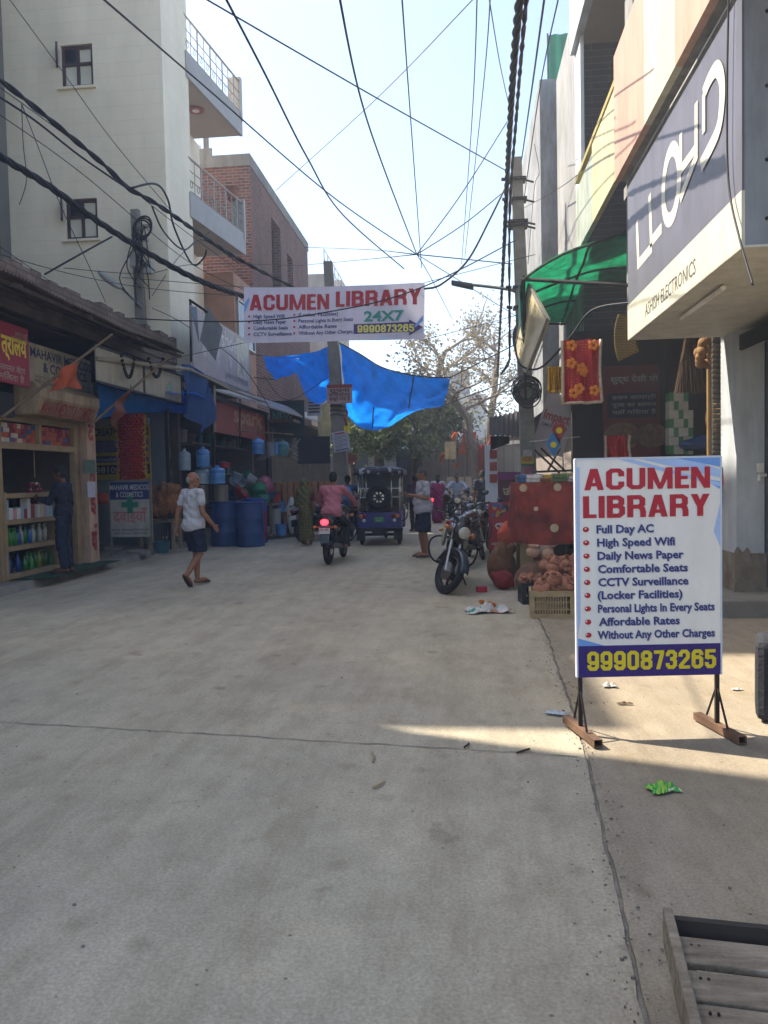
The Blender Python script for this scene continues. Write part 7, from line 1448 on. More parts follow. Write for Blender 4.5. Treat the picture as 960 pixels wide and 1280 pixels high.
t = thing('pole_flag', 'thin red and yellow ribbon tied on the leaning pole', 'ribbon', AY(432, 530, 20.5)); mb = MB(); mb.grid(lambda u, v: AY(431+3*u, 512+22*v, 20.55)+Vector((.03*math.sin(v*9), -.03*u, 0)), 3, 12); mb.build('red_ribbon', M_redp, t, W=True); MB().grid(lambda u, v: AY(430+7*u, 532+9*v, 20.5)+Vector((0, .03*math.sin(u*7), 0)), 4, 6).build('yellow_ribbon', M_yel, t, W=True)

PYR = 16.3; b1_ = AY(664, 640, PYR); b1_.z = 0; tpR = AY(645, 197, PYR); prt = pole('utility_pole', 'tall tapering concrete utility pole with cable clamps beside the green canopy', b1_, tpR, .34, .22)
def onR(py): return b1_.lerp(tpR, (AY(650, py, PYR).z)/tpR.z)
mb = MB()
for py in (225, 250, 278, 283, 360, 385): mb = MB(); p = onR(py); mb.box(p, (.36, .3, .05)); mb.cyl(p+Vector((-.2, -.05, 0)), p+Vector((-.32, -.05, .02)), .035, n=8); mb.tube([p+Vector((.15, 0, 0)), p+Vector((.34, .02, -.05))], .02, 6); mb.build('clamp', M_iron, prt, W=True)
mb = MB(); p = onR(425); mb.ell(p+Vector((-.12, -.2, 0)), (.12, .1, .3)); p = onR(492); mb.build('junction_box', M_seat, prt, W=True); mb = MB()
for i in range(14): mb.torus(p+Vector((rs.uniform(-.06, .06), -.25+rs.uniform(-.05, .05), rs.uniform(-.08, .08))), (rs.uniform(-.3, .3), 1, rs.uniform(-.3, .3)), .22+rs.uniform(-.07, .07), .014, 24, 5)
mb.build('cable_coil', M_seat, prt, W=True)
for k, (pa, pb, c, lb_) in enumerate((((654, 562), (665, 570), '#a9989a', 'small pale pink'), ((652, 570), (667, 582), '#a8921e', 'yellow and green'), ((655, 582), (666, 592), '#8f5a5f', 'small red'))):
    t, W, H = board('pole_sticker', lb_+' paper bill pasted on the tall pole above the stall', 'bill', pa, pb, PYR-.2, mat('bill_'+'abc'[k], c, .6, .3, 9), .008)
    if k == 1: mb = MB(); heavy(mb, 'HDK', (.03, -.005, H*.45), UX, UZ, .09, W-.06, .03); mb.b2((0, -.004, 0), (W, 0, H*.2), 1); mb.build('lettering', [M_redp, M_grp], t)
sl_ = thing('street_lamp', 'slim street lamp on a long arm reaching left from the tall pole', 'lamp', onR(362)); MB().tube(curve_pts([onR(375)+UZ*.0, AY(640, 363, PYR), AY(590, 356, PYR-.2)], 14), .03, 8).build('arm', M_steel, sl_, W=True, smooth=True)
mb = MB(); a, c = AY(592, 357, PYR-.2), AY(564, 352, PYR-.3); mb.slab([a+UZ*.05, c+UZ*.04, c-UZ*.03, a-UZ*.05], (0, .22, 0)); mb.build('lamp_head', mat('lamp_grey', '#3f4246', .5), sl_, W=True, bev=.02)

PYW = 17.75; b2p = AY(188, 420, PYW); b2p.z = 0; pw_ = pole('utility_pole', 'grey pole with meter boxes standing before the cream tiled house', Vector((AY(182, 420, PYW).x, PYW, 0)), AY(169, 262, PYW), .3, .2)
for (px, py, d) in ((172, 325, (.3, .2, .34)), (186, 335, (.18, .16, .26)), (176, 300, (.36, .12, .06)), (180, 283, (.34, .12, .06))): MB().box(AY(px, py, PYW-.16), d).build('meter_box', mat('meter_grey', '#a4a29b', .6, .2, 6), pw_, W=True)
mb = MB()
for i in range(12):
    a = AY(172+rs.uniform(-8, 10), 275+rs.uniform(0, 40), PYW-.25); c = AY(178+rs.uniform(-14, 16), 330+rs.uniform(0, 60), PYW-.2); m_ = a.lerp(c, .5)+Vector((rs.uniform(-.25, .25), -.15, -.1)); mb.tube(curve_pts([a, m_, c], 12), .014, 5)
for i in range(3): mb.torus(AY(178, 285, PYW-.3), (rs.uniform(-.4, .4), 1, rs.uniform(-.3, .3)), .28-.05*i, .022, 24, 5)
mb.build('cable_loop', M_seat, pw_, W=True)
l2 = thing('street_lamp', 'old street lamp leaning left from the pole before the cream house', 'lamp', AY(176, 385, PYW)); MB().tube([AY(177, 384, PYW-.1), AY(152, 360, PYW-.3)], .028, 8).build('arm', M_steel, l2, W=True); MB().ell((AY(137, 350, PYW-.4)), (.36, .1, .09), Matrix.Rotation(R(38), 3, 'Y'), 14, 8).build('lamp_head', mat('lamp_pale', '#a9a69c', .4), l2, W=True, smooth=True)

# ---- blue tarpaulin over the street
tp = thing('street_tarpaulin', 'bright blue tarpaulin tied round the leaning pole and spread over the street', 'tarpaulin', AY(430, 480, 20.8))
def z2(p, Y): return AY(280+p[0]*.3125, 330+p[1]*.3125, Y)
def lerpcurve(C, u):
    i = u*(len(C)-1); k = min(int(i), len(C)-2); return C[k].lerp(C[k+1], i-k)
tR = curve_pts([z2(p, y) for p, y in (((462, 316), 20.7), ((540, 358), 20.2), ((620, 408), 19.5), ((700, 434), 18.8), ((800, 451), 18), ((905, 454), 17))], 40)
bR = curve_pts([z2(p, y) for p, y in (((488, 600), 22.2), ((530, 646), 23.4), ((590, 664), 23.6), ((650, 652), 23.2), ((700, 622), 22.4), ((775, 582), 21.2), ((865, 570), 19.6))], 40)
def shR(u, v):
    q = lerpcurve(tR, u).lerp(lerpcurve(bR, u), v); q.z -= .15*math.sin(v*math.pi); q += Vector((0, .16*abs(math.sin(u*15+v*5))*(.4+.6*v)+.14*abs(math.sin(u*5-v*11))+.05*math.sin(u*40+v*17), .05*math.sin(v*11+u*16)*math.sin(v*3.14))); return q
MB().grid(shR, 60, 30).build('right_sheet', M_tarp, tp, W=True, smooth=True)
tL = curve_pts([z2(p, y) for p, y in (((155, 368), 24), ((230, 366), 23), ((310, 358), 22.2), ((370, 344), 21.5), ((426, 322), 20.8))], 40)
bL = curve_pts([z2(p, y) for p, y in (((198, 462), 25.6), ((250, 446), 25), ((285, 436), 24.6), ((325, 530), 24.4), ((385, 556), 23.6), ((430, 490), 22.2))], 40)
def shL(u, v):
    q = lerpcurve(tL, u).lerp(lerpcurve(bL, u), v); q += Vector((0, .2*abs(math.sin(u*11+v*5))*(.4+.6*v)+.1*abs(math.sin(u*6-v*13))-.4*math.sin(v*3.14), .06*math.sin(v*9+u*8)*math.sin(v*3.14))); return q
MB().grid(shL, 50, 24).build('left_sheet', tarpmat('blue_tarp_shadow', '#1580ee', .6), tp, W=True, smooth=True)
for q_ in ([p for p in tR], [shR(.72, v/12)-UY*.03 for v in range(8)], [shR(.34, .5+v/24)-UY*.03 for v in range(12)]): MB().tube(q_, .018, 5).build('hem_rope', M_iron, tp, W=True)
for a, c in ((tR[-1], AY(655, 425, 16.2)), (bR[-1], AY(652, 470, 16.2)), (tL[0], AY(300, 440, 26.2)), (bL[0], AY(300, 470, 26))): MB().tube([a, c], .012, 4).build('tie_rope', M_iron, tp, W=True)

# ---- cables
M_cab = mat('cable_black', '#1b1b1e', .6, .2, 4, 0)
ncab = [0]
def cable(label, pts, r=.011, twist=0, n=40):
    C = curve_pts(pts, n); mb = MB()
    if twist:
        L_ = [0]
        for a, c in zip(C, C[1:]): L_.append(L_[-1]+(c-a).length)
        for k in range(twist):
            q = []
            for i, p in enumerate(C):
                d = C[min(i+1, len(C)-1)]-C[max(i-1, 0)]; x, y, _ = basis(d); a = L_[i]*7+k*2*math.pi/twist; q.append(p+(x*math.cos(a)+y*math.sin(a))*r*.95)
            mb.tube(q, r, 6)
    else: mb.tube(C, r, 5)
    o = mb.build('overhead_cable', M_cab, None, smooth=True); tag(o, label, 'cable', 'cables strung over the street'); return o
HUB = AY(521, 318, 16.0)
PT = lambda px, py, Y: AY(px, py, Y)
cable('thin cable from the upper left sky to the tall right pole, crossing all others', [PT(225, -20, 9), PT(470, 122, 12.5), PT(632, 213, 16.2)])
cable('thin cable from the top left corner past the balcony down to the cable knot', [PT(90, -35, 6), PT(250, 103, 9.5), PT(416, 246, 13.5), HUB])
cable('cable hanging from the top left and swinging low towards the banner', [PT(270, -25, 6), PT(330, 90, 7.5), PT(384, 197, 9.5), PT(429, 269, 12), PT(505, 336, 15.5)])
cable('cable dropping steeply from the top centre to the cable knot', [PT(420, -25, 6), PT(462, 160, 10), PT(521, 318, 16)])
cable('faint cable dropping from the top centre just right of the steep one', [PT(501, -25, 7), PT(512, 130, 11), PT(527, 335, 17)], .009)
cable('thin cable rising from the brick house roof to the top right sky', [PT(345, 238, 27), PT(470, 124, 20), PT(600, -10, 13)])
cable('faint cable hanging straight from the top right towards the far pole', [PT(597, -20, 9), PT(590, 150, 14), PT(577, 330, 24)], .009)
cable('second faint cable beside the straight one at the top right', [PT(614, -20, 9), PT(603, 120, 14), PT(581, 322, 24)], .009)
cable('short faint cable from the top right to the tall pole head', [PT(611, -5, 10), PT(625, 80, 13), PT(637, 135, 16)], .008)
cable('level cable from the brick house to the cable knot', [PT(380, 309, 34), PT(460, 312, 24), HUB, PT(640, 330, 16.3)])
cable('slightly sagging cable below the level one from the railing house to the knot', [PT(384, 331, 36), PT(460, 324, 24), HUB])
cable('cable from the knot rising right to the tall pole at its clamps', [HUB, PT(580, 280, 16), PT(634, 236, 16.3)])
cable('cable from the knot rising steeply right to the top of the tall pole', [HUB, PT(575, 245, 16), PT(634, 152, 16.3)])
cable('cable from the knot falling right behind the lamp arm', [HUB, PT(565, 345, 18), PT(645, 395, 20)], .009)
cable('cable from the knot falling to the tree at the street end', [HUB, PT(540, 350, 20), PT(566, 400, 28)], .01)
cable('black cable with splice hanging from the tall pole to the banner top', [PT(632, 234, 16.2), PT(612, 275, 15.6), PT(585, 325, 15), PT(552, 355, 14.4), PT(531, 361, 14.0)], .02)
cable('thin cable crossing the front of the banner from the left shops', [PT(60, 392, 16.5), PT(280, 402, 14), PT(420, 388, 13.6), PT(530, 358, 13.6), PT(645, 300, 16)], .012)
cable('thick twisted service cable falling down the right beside the tall pole', [PT(652, -30, 6.5), PT(642, 80, 8.5), PT(636, 180, 11), PT(633, 240, 13), PT(629, 330, 16), PT(622, 470, 24)], .022, 3, 120)
cable('thinner twisted cable parallel to the thick one ending in a loop by the canopy', [PT(660, -30, 6.5), PT(645, 150, 11), PT(637, 270, 14.2), PT(637, 430, 15.8), PT(636, 452, 15.9), PT(626, 468, 16)], .015, 2, 90)
cable('slim black cable right of the twisted ones reaching the pole clamps', [PT(683, -20, 7), PT(665, 110, 11), PT(652, 200, 16)], .012)
cable('faint cable at the far right of the sky reaching the pole foot clamp', [PT(702, -20, 8), PT(675, 110, 12), PT(655, 250, 16.2)], .009)
cable('loose thin line drooping from the concrete house beside the tall pole', [PT(668, 180, 17), PT(674, 215, 17), PT(668, 235, 17), PT(660, 330, 16.5)], .007)
cable('very thick twisted cable sweeping across the cream house to the street', [PT(-60, 150, 11), PT(0, 195, 12), PT(60, 232, 13), PT(130, 282, 14), PT(200, 325, 15.2), PT(262, 356, 16.4), PT(330, 378, 19), PT(410, 400, 21)], .034, 3, 150)
cable('twin thick cable above the twisted one, upper left', [PT(-40, 75, 11), PT(0, 100, 11.5), PT(75, 160, 12.6), PT(132, 208, 13.6), PT(160, 235, 14), PT(200, 258, 14.8), PT(300, 325, 18), PT(410, 380, 21)], .026, 2, 120)
cable('single black cable between the two thick left ones', [PT(-30, 103, 11), PT(40, 148, 12), PT(100, 195, 13), PT(160, 236, 14)], .018)
cable('black cable loop leaving the twin cable towards the balcony pole', [PT(165, 235, 14), PT(195, 230, 15), PT(210, 250, 16), PT(218, 285, 17), PT(240, 330, 18), PT(255, 322, 18), PT(258, 312, 18)], .022)
cable('second black loop beneath the twin cable by the balcony', [PT(190, 258, 14.8), PT(205, 290, 15.5), PT(230, 312, 16.5), PT(255, 300, 18), PT(300, 330, 20)], .018)
cable('lowest thin line from the left edge across the cream wall', [PT(-20, 130, 12), PT(100, 215, 14), PT(240, 330, 17.5), PT(330, 372, 21)], .008)
cable('thin line from the left edge just above the lowest one', [PT(-20, 95, 12), PT(110, 190, 14), PT(200, 265, 16), PT(300, 340, 20)], .008)
cable('thin line falling from the top left corner across the upper brown window', [PT(5, -10, 13), PT(75, 85, 14.5), PT(140, 175, 16), PT(215, 265, 17.5)], .008)
cable('thin line hanging down past the lower brown window to the parapet', [PT(27, 130, 12.6), PT(50, 190, 13), PT(75, 255, 13.5), PT(110, 330, 15), PT(132, 378, 16)], .008)
cable('frayed thin line dangling at the grey pilaster', [PT(27, 130, 12.6), PT(29, 180, 12.6), PT(33, 225, 12.7), PT(24, 256, 12.7)], .007)
cable('black cable from the parapet up to the pole before the cream house', [PT(56, 343, 15), PT(100, 318, 16), PT(140, 296, 17.4)], .022)
cable('thin line from the left edge down to the parapet', [PT(-5, 305, 13), PT(60, 350, 15), PT(110, 385, 16.4)], .008)
cable('thin line along the parapet to the footwear board', [PT(0, 318, 14), PT(100, 345, 16), PT(200, 362, 17.5), PT(330, 372, 21)], .008)
cable('level thin line above the tin awning to the banner string', [PT(80, 335, 16), PT(180, 342, 17.5), PT(250, 330, 19), PT(380, 332, 24)], .008)
cable('thin line from the lamp pole to the lower balcony', [PT(190, 370, 17.6), PT(225, 320, 18.5), PT(262, 290, 20)], .008)
cable('slack line from the lamp pole towards the spark board', [PT(190, 385, 17.5), PT(230, 405, 18), PT(300, 455, 19), PT(340, 515, 21)], .009)
cable('slack line under the blue tarpaulin to the strip awning', [PT(330, 470, 22), PT(360, 500, 21.5), PT(412, 470, 20.7)], .009)
cable('pale hose drooping across the green canopy front', [PT(643, 425, 11.8), PT(650, 455, 11.6), PT(675, 460, 11.4), PT(710, 425, 11.2), PT(740, 388, 11), PT(790, 378, 10.5)], .016)
cable('dark wire hanging over the face of the slate signboard', [AX(911, -10, 1.95), AX(909, 120, 1.95), AX(911, 230, 1.95), AX(925, 300, 1.93), AX(941, 356, 1.9)], .008)
cable('thin line from the tall pole across to the peach hoarding', [PT(655, 260, 16), PT(720, 220, 13), PT(790, 130, 9)], .006)

# ---- things behind the stall
t, W, H = board('fashion_board', 'pale board with red lettering behind the tall pole', 'signboard', (664, 486), (704, 560), 17.2, mat('board_pinkwhite', '#a89a9c', .5, .1, 3), .04, R(0)); t.rotation_euler = (0, R(18), R(-20)); mb = MB(); text(mb, 'Impact', (.06, -.006, H*.55), UX, UZ, .2, W-.12, .03, 0); text(mb, "COMPLETE MEN'S WEAR", (.06, -.006, H*.43), UX, UZ, .06, W-.12, .01, 1); mb.build('lettering', [M_redp, M_iron], t)
t = thing('tin_flap', 'dark corrugated tin flap sticking out left of the tall pole', 'awning', AY(632, 530, 17)); MB().grid(lambda u, v: AY(612+38*u, 522-8*u+ (22+10*u)*v, 17-.4*v)+Vector((0, .02*math.sin(u*40), .02*math.sin(u*40))), 60, 4).build('sheet', mat('dark_tin', '#2b2a2b', .6, .2, 5), t, W=True, thick=.01); MB().grid(lambda u, v: AY(613+24*u, 545+18*v*(1-.5*u), 16.8)+Vector((0, .08*math.sin(u*9), 0)), 10, 6).build('hanging_cloth', mat('black_cloth', '#17181b', .9), t, W=True, smooth=True)
for k, (px, py, c, lb_) in enumerate(((699, 538, '#8f2a2a', 'red heart shaped'), (692, 556, '#2f74a8', 'blue diamond shaped'))):
    p = AY(px, py, 11.9); t = thing('paper_pennant', lb_+' paper pennant hanging on the wire over the stall', 'pennant', p); MB().slab([(-.11, 0, .02), (0, 0, -.2), (.11, 0, .02), (.05, 0, .14), (0, 0, .09 if k == 0 else .2), (-.05, 0, .14)], (0, .01, 0)).build('sheet', mat('pennant_'+'rb'[k], c, .5, .15, 9), t); MB().ell((0, -.003, 0), (.05, .004, .05), None, 12, 5).build('print', M_yel, t)
tag(MB().tube([AY(662, 552, 12), AY(725, 546, 12.0)], .008, 5).build('hanging_wire', M_steel, None), 'taut wire over the stall carrying paper pennants', 'wire')
t = thing('diagonal_rack', 'black diagonal bar frame behind the stall goods', 'rack', AY(690, 590, 13)); mb = MB()
for a, c in (((668, 562), (700, 592)), ((676, 560), (708, 590)), ((700, 560), (684, 590)), ((665, 590), (715, 588))): mb.tube([AY(*a, 12.6), AY(*c, 12.6)], .018, 5)
mb.build('bar', M_iron, t, W=True)
# flags at the shrine
for k, (a, b, c, m, lb_, Y) in enumerate((((578, 532), (582, 562), 12, M_saff, 'tall saffron pennant drooping before the shrine tree', 33), ((596, 548), (599, 574), 9, M_saff, 'short saffron pennant right of the tall one at the shrine', 33), ((571, 575), (566, 578), 8, M_saff, 'orange cloth below the cream cloth at the shrine', 33))):
    t = thing('shrine_flag', lb_, 'flag', AY(a[0], a[1], Y)); MB().grid(lambda u, v: AY(a[0]-c*.3*(v)+c*u*v*.9+1.5*math.sin(v*5), a[1]+(b[1]-a[1]+6)*v, Y)+Vector((0, .1*math.sin(u*7+v*5), 0)), 6, 10).build('cloth', m, t, W=True, smooth=True); MB().tube([AY(a[0]+1, a[1]-4, Y+.05), AY(a[0]+3, 610, Y+.05)], .025, 5).build('pole', M_wood, t, W=True)
t = thing('shrine_cloth', 'cream printed cloth hung at the shrine beside the saffron flags', 'cloth', AY(562, 560, 33)); MB().grid(lambda u, v: AY(556+14*u, 552+22*v, 33)+Vector((0, .06*math.sin(u*9), 0)), 10, 8).build('cloth', mat('cream_print_cloth', '#c9b787', .7, .25, 6, .2, 20, trans=.3), t, W=True, smooth=True)
t = thing('shrine_drape', 'red drape hanging by the shrine right of the flags', 'drape', AY(604, 560, 33)); MB().grid(lambda u, v: AY(598+13*u, 556+36*v, 32.5)+Vector((0, .12*math.sin(u*14), 0)), 14, 8).build('cloth', mat('shrine_red', '#98332a', .8, .2, 3, trans=.2), t, W=True, smooth=True)
for k, (px, py, hh) in enumerate(((588, 540, 20), (609, 545, 26), (552, 566, 14), (566, 540, 16))):
    t = thing('shrine_flag', ('small saffron pennant between the tall flags at the shrine', 'orange pennant close to the white shrine pillar', 'little orange pennant left of the cream cloth', 'narrow saffron pennant above the cream cloth')[k], 'flag', AY(px, py, 34)); MB().grid(lambda u, v: AY(px-2*v+7*u*(1-.5*v)+1.5*math.sin(v*5+k), py+hh*v, 34)+Vector((0, .1*math.sin(u*7+v*5), 0)), 6, 10).build('cloth', M_saff, t, W=True, smooth=True); MB().tube([AY(px, py-4, 34.05), AY(px+2, 608, 34.05)], .02, 5).build('pole', M_wood, t, W=True)
# far awnings and boards across the end
for k, (x0, x1, yp, Y, c, lb_) in enumerate(((490, 525, 566, 45, '#8fa8a0', 'pale green sloping awning at the end of the street'), (524, 548, 560, 42, '#3a3833', 'dark awning next to the pale green one'), (545, 575, 556, 40, '#7a7468', 'grey board hanging under the shed roof at the street end'))):
    p, q = AY(x0, yp, Y), AY(x1, yp-10, Y); t = thing('far_awning', lb_, 'awning', p); MB().slab([p, q, q+Vector((0, 3, .6)), p+Vector((0, 3, .6))], (0, 0, .08)).build('sheet', mat('far_sheet_'+'abc'[k], c, .7, .2, 2), t, W=True); MB().b2((p.x, Y+2.8, 0), (q.x, Y+3.0, p.z+.3)).build('wall', mat('far_shop_'+'abc'[k], ('#4a443c', '#39342f', '#6a6258')[k], .9, .3, 1), t, W=True)
for k, (pa, pb, c, lb_) in enumerate((((546, 560), (562, 574), '#847f74', 'hanging grey board left of the shrine cloth'), ((522, 545), (536, 562), '#6c665c', 'dull square board under the dark far awning'), ((430, 566), (446, 580), '#8a3a36', 'small red and white board left of the green tree'), ((499, 575), (508, 590), '#5b6470', 'small framed picture on the far dark wall'))):
    board('far_board', lb_, 'signboard', pa, pb, 37 if k < 3 else 44, mat('far_board_'+'abcd'[k], c, .6, .3, 3), .05)
# left clutter beyond the ware shop
for k, (pa, pb, Y, c, lb_) in enumerate((((338, 500), (380, 548), 25, '#2d3a38', 'dark green shop board under the blue tarpaulin'), ((384, 500), (401, 520), 25, '#9a9aa0', 'small white board with black print left of the pole'), ((372, 545), (412, 580), 24, '#26272a', 'black sheet hung over the carton stack'), ((398, 505), (412, 560), 27, '#b2a57a', 'pale crumbling wall piece left of the leaning pole'), ((345, 540), (366, 560), 25.5, '#5a5f66', 'grey folded sheet above the carton stack'))):
    t, W, H = board('lane_board', lb_, 'board', pa, pb, Y, mat('lane_'+'abcde'[k], c, .7, .35, 3, .2), .05)
    if k == 0: mb = MB(); text(mb, 'NEW', (.1, -.01, H*.45), UX, UZ, H*.25, W*.6, .03); mb.build('lettering', mat('faded_letter', '#5f7a6c', .6), t)
    if k == 1: mb = MB(); [mb.b2((W*.1, -.01, H*(.2+.2*i)), (W*.9, 0, H*(.3+.2*i))) for i in range(4)]; mb.build('print', M_iron, t)

# ---- trees
M_bark = mat('pale_bark', '#7d7264', .95, .3, 6, .6, 40); M_barkd = mat('dark_bark', '#4b4036', .95, .3, 6, .6, 40)
def leafmat(n_, a, c): return mat(n_, a, .65, .2, .9, 0, col2=c, trans=.3, detail=8)
def tree(name, label, base, ctrl, r0, depth, nleaf, lsize, lm, bark, seed, spread=.9, shrink=.68, droop=0., leafspread=.5, first=4, lenk=1.):
    t = thing(name, label, 'tree', base); q = random.Random(seed); tips = []; mb = MB()
    C = curve_pts(ctrl, 18); mb.tube(C, [r0*(1-.45*i/(len(C)-1)) for i in range(len(C))], 9)
    def grow(p, d, L_, r, k):
        n = 5; pts = [p]; dd = d.copy()
        for i in range(n):
            dd = (dd+Vector((q.uniform(-.28, .28), q.uniform(-.28, .28), q.uniform(-.22, .22)-droop))).normalized(); pts.append(pts[-1]+dd*L_/n)
        mb.tube(pts, [r*(1-.5*i/n) for i in range(n+1)], 5 if k < 2 else 4)
        if k >= depth: tips.extend(pts[2:]); return
        for j in range(q.choice((2, 3, 3))):
            a = pts[q.choice((2, 3, 4, 5))]; v = (dd+Vector((q.uniform(-1, 1), q.uniform(-1, 1), q.uniform(-.6, .9)))*spread).normalized(); grow(a, v, L_*q.uniform(shrink-.12, shrink+.1), r*.55, k+1)
        tips.append(pts[-1])
    for i in range(first):
        f_ = .45+.55*i/(first-1) if first > 1 else 1; p = lerpcurve(C, f_); a = q.uniform(0, 6.28); d = Vector((math.cos(a)*.9, math.sin(a)*.9, q.uniform(.3, 1))).normalized(); grow(p, d, lenk*q.uniform(1.5, 2.3), r0*.42, 1)
    mb.build('trunk', bark, t, W=True, smooth=True)
    lf = MB(); vs = []; fs = []
    for i in range(nleaf):
        c = q.choice(tips)+Vector((q.gauss(0, leafspread), q.gauss(0, leafspread), q.gauss(0, leafspread*.8))); a = Vector((q.uniform(-1, 1), q.uniform(-1, 1), q.uniform(-1, .4))).normalized(); b = a.cross(Vector((q.uniform(-1, 1), q.uniform(-1, 1), q.uniform(-1, 1)))).normalized(); L_ = lsize*q.uniform(.6, 1.3); o_ = len(vs)
        vs += [c, c+a*L_*.5+b*L_*.28, c+a*L_, c+a*L_*.5-b*L_*.28]; fs.append((o_, o_+1, o_+2, o_+3))
    lf.add(vs, fs); lf.build('crown', lm, t, W=True); return t
M_dry = leafmat('dry_leaf', '#75694a', '#a1957a'); M_green = leafmat('olive_leaf', '#33421c', '#66743a'); M_dgreen = leafmat('dark_leaf', '#33421f', '#6d7a44')
YT = 33.0
tb = AY(592, 600, YT); tb.z = 0
tree('sparse_tree', 'sparse dry leaved tree with bare curving limbs above the shrine', tb, [tb, AY(596, 575, YT), AY(588, 552, YT), AY(583, 520, YT), AY(562, 497, YT), AY(548, 470, YT), AY(556, 440, YT)], .2, 3, 2900, .16, M_dry, M_bark, 5, .85, .66, .0, .34, 7, .95)
tb2 = AY(612, 600, 35); tb2.z = 0
tree('sparse_tree', 'second dry tree with thin grey twigs behind the far cables', tb2, [tb2, AY(612, 540, 35), AY(618, 490, 35), AY(622, 440, 35)], .2, 3, 1300, .14, M_dry, M_bark, 9, .9, .66, 0, .36, 6, .8)
tb3 = AY(478, 600, 41); tb3.z = 0
tree('leafy_tree', 'bushy olive green tree beyond the rickshaw under the tarpaulin', tb3, [tb3, AY(474, 570, 41), AY(480, 545, 41), AY(478, 530, 41)], .32, 3, 9000, .24, M_green, M_barkd, 3, .95, .66, .0, .42, 8, .85)
tb4 = AY(520, 600, 36.3); tb4.z = 0
tree('leafy_tree', 'dark green tree hanging over the dark shops at the street end', tb4, [tb4, AY(521, 575, 36.3), AY(517, 556, 36.3), AY(514, 545, 36.3)], .3, 3, 5000, .24, M_dgreen, M_barkd, 14, .95, .66, .05, .42, 8, .8)
tb5 = AY(441, 600, 38); tb5.z = 0
tree('leafy_tree', 'small yellowish green tree just right of the leaning pole', tb5, [tb5, AY(441, 580, 38), AY(444, 560, 38), AY(446, 545, 38)], .18, 3, 4500, .2, leafmat('yellow_leaf', '#4d5a24', '#86854a'), M_barkd, 21, .95, .66, 0, .36, 6, .6)

# ---- litter
def crumple(name, label, cat, px, py, dims, m, seed, z=.02, vox=.008, rz=0):
    r_ = random.Random(seed); p = G(px, py, z); mb = MB()
    nu, nv = 16, 12; ph1, ph2 = r_.uniform(0, 6), r_.uniform(0, 6)
    mb.grid(lambda u, v: ((u-.5)*dims[0]*(1+.12*math.sin(v*9+ph1)), (v-.5)*dims[1]*(1+.15*math.sin(u*8+ph2)), .004+abs(dims[2]*math.sin(u*7+ph1)*math.cos(v*6+ph2))*(1-abs(2*u-1)**3)*(1-abs(2*v-1)**3)+r_.uniform(0, .25)*dims[2]), nu, nv)
    o = mb.build(name, m, None, smooth=False); o.location = p; o.rotation_euler.z = rz; tag(o, label, cat); return o
def bagmat(n_, cs, sc):
    m = mat(n_, cs[0], .4, .1, 3, 0); t, N, L, b = nodes(m); tc = N.new('ShaderNodeTexCoord'); n = N.new('ShaderNodeTexNoise'); n.inputs['Scale'].default_value = sc; n.inputs['Detail'].default_value = 2; L(tc.outputs['Object'], n.inputs['Vector']); rp = N.new('ShaderNodeValToRGB'); rp.color_ramp.interpolation = 'CONSTANT'; e = rp.color_ramp.elements
    e[0].color = (*s(cs[0]), 1); e[1].color = (*s(cs[-1]), 1); e[1].position = .62
    for i, c in enumerate(cs[1:-1]): x = e.new(.4+.11*i); x.color = (*s(c), 1)
    L(n.outputs['Fac'], rp.inputs[0]); L(rp.outputs[0], b.inputs['Base Color']); return m
bg_ = crumple('plastic_sack', 'flattened white green and orange plastic sack with marigolds on the road before the crates', 'sack', 611, 764, (.5, .3, .1), bagmat('sack_print', ['#3f8f7c', '#b9b4ab', '#b9b4ab', '#a9745c'], 3.2), 4, .01, rz=.15)
for k, (px, py) in enumerate(((602, 753), (612, 755), (617, 757), (608, 756))):
    p = G(px, py, .07); mb = MB(); r_ = random.Random(k)
    for i in range(30):
        a, b = r_.uniform(0, 6.28), r_.uniform(0, 1.5); d = Vector((math.cos(a)*math.sin(b), math.sin(a)*math.sin(b), math.cos(b))); mb.ell(d*.028, (.012, .012, .006), None, 6, 4)
    mb.ell((0, 0, 0), .028, None, 8, 6); o = mb.build('marigold', mat('marigold_orange', '#b8601a', .8, .2, 20), None, smooth=True); o.location = p; tag(o, 'orange marigold head lying on the plastic sack', 'flower', 'marigolds on the sack')
p = G(602, 740); o = MB().box((0, 0, .04), (.14, .1, .08)).build('red_box', mat('bright_red_box', '#a81f2c', .5, .15, 9), None, bev=.012); o.location = p; o.rotation_euler.z = .2; tag(o, 'small bright red box on the road behind the motorcycle wheel', 'box')
crumple('wrapper', 'crumpled green snack wrapper on the near pavement', 'wrapper', 828, 987, (.14, .1, .035), bagmat('wrapper_green', ['#2f9a3f', '#8fb23f', '#2f9a3f', '#c9c6a0'], 18), 8, .018, rz=.3)
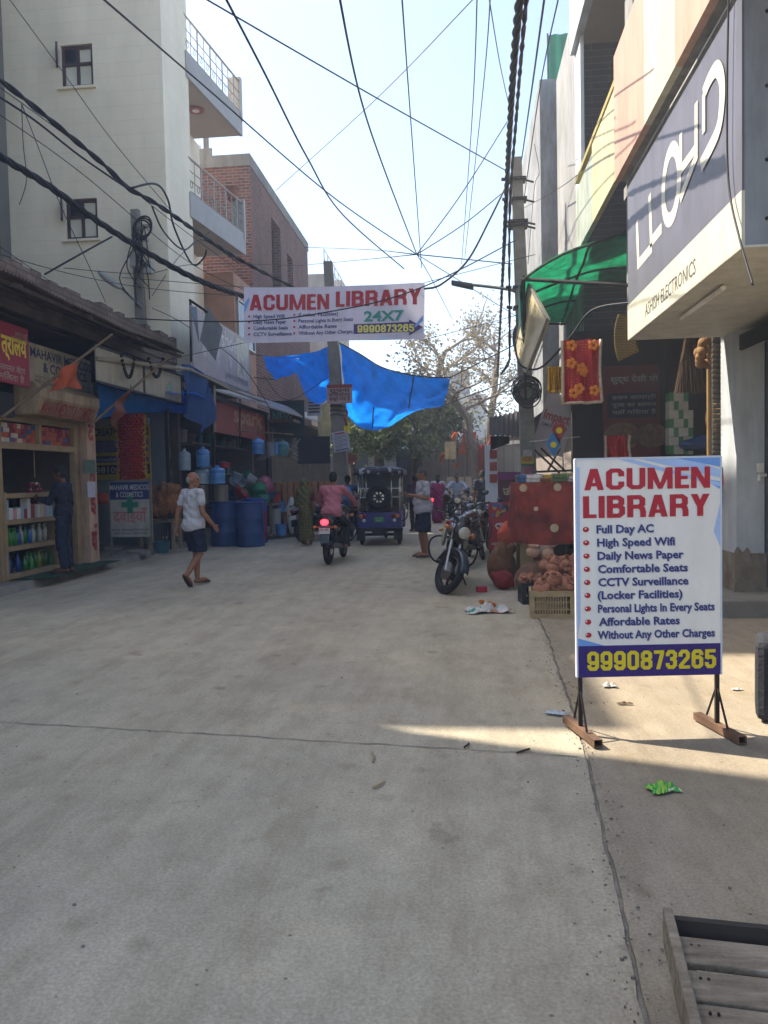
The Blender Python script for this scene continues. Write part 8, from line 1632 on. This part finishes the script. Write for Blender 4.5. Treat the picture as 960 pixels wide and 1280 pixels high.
crumple('paper_scrap', 'white crumpled paper under the standing board', 'paper', 762, 858, (.1, .07, .03), mat('scrap_white', '#b9b5ac', .7), 2, .018); crumple('paper_scrap', 'pale bluish plastic scrap at the road edge by the board foot', 'paper', 695, 892, (.13, .06, .02), mat('scrap_blue', '#a9b3ba', .5), 3, .012, rz=-.3); crumple('paper_scrap', 'tiny white scrap on the sunlit pavement right of the board', 'paper', 921, 862, (.07, .04, .01), mat('scrap_white', '#b9b5ac'), 5, .018); crumple('dry_leaf', 'brown dry leaf on the pavement under the board', 'leaf', 781, 880, (.1, .03, .012), mat('leaf_brown', '#5a4630', .8), 6, .018)
for k, (a, c, lb_) in enumerate((((466, 985), (480, 977), 'pale broken stick lying on the road left of the sun patch'), ((465, 940), (466, 952), 'thin straw on the road under the joint'), ((580, 934), (586, 929), 'short dark twig in the sun patch'), ((646, 941), (662, 936), 'dark twig at the tip of the sun patch'))):
    p, q = G(*a, .012), G(*c, .012); tag(MB().tube([p, p.lerp(q, .5)+Vector((.01, 0, .004)), q], .006, 5).build('twig', mat('twig_pale' if k < 2 else 'twig_dark', '#9a8767' if k < 2 else '#3a332b', .9), None), lb_, 'twig')
# grit along the road edge and joint
rs = random.Random(44); mb = MB()
for i in range(800):
    y = rs.uniform(1.6, 9)**1.0; x = edge_x(y)+rs.gauss(.0, .05 if rs.random() < .75 else .22); z = .013 if x > edge_x(y) else .004
    if rs.random() < .2: x = rs.uniform(-5.5, 2.2); y = rs.uniform(1.8, 9)
    z = .018 if x > edge_x(y) else .004; r = min(.007, abs(rs.gauss(0, .0024))+.001); mb.ell((x, y, z+r*.4), (r*rs.uniform(.8, 1.6), r, r*.7), None, 5, 4)
o = mb.build('grit', mat('grit', '#756e63', .95, .5, 60), None); o['kind'] = 'stuff'; o['label'] = 'loose grit and small stones along the road edge'
# ---- haze
hz = MB().b2((-40, -8, -1.2), (40, 88, 19.5)).build('haze', None, None); hz.data.materials.clear(); hm = bpy.data.materials.new('street_haze'); hm.use_nodes = True; t_ = hm.node_tree; t_.nodes.remove(t_.nodes['Principled BSDF'])
pv = t_.nodes.new('ShaderNodeVolumePrincipled'); pv.inputs['Color'].default_value = (.86, .9, .96, 1); pv.inputs['Density'].default_value = .0045; pv.inputs['Anisotropy'].default_value = .2; t_.links.new(pv.outputs[0], t_.nodes['Material Output'].inputs['Volume']); hz.data.materials.append(hm); hz['kind'] = 'stuff'; hz['label'] = 'thin pale dusty haze filling the street'
SC.cycles.volume_bounces = 0
bpy.data.scenes.remove(TMP)
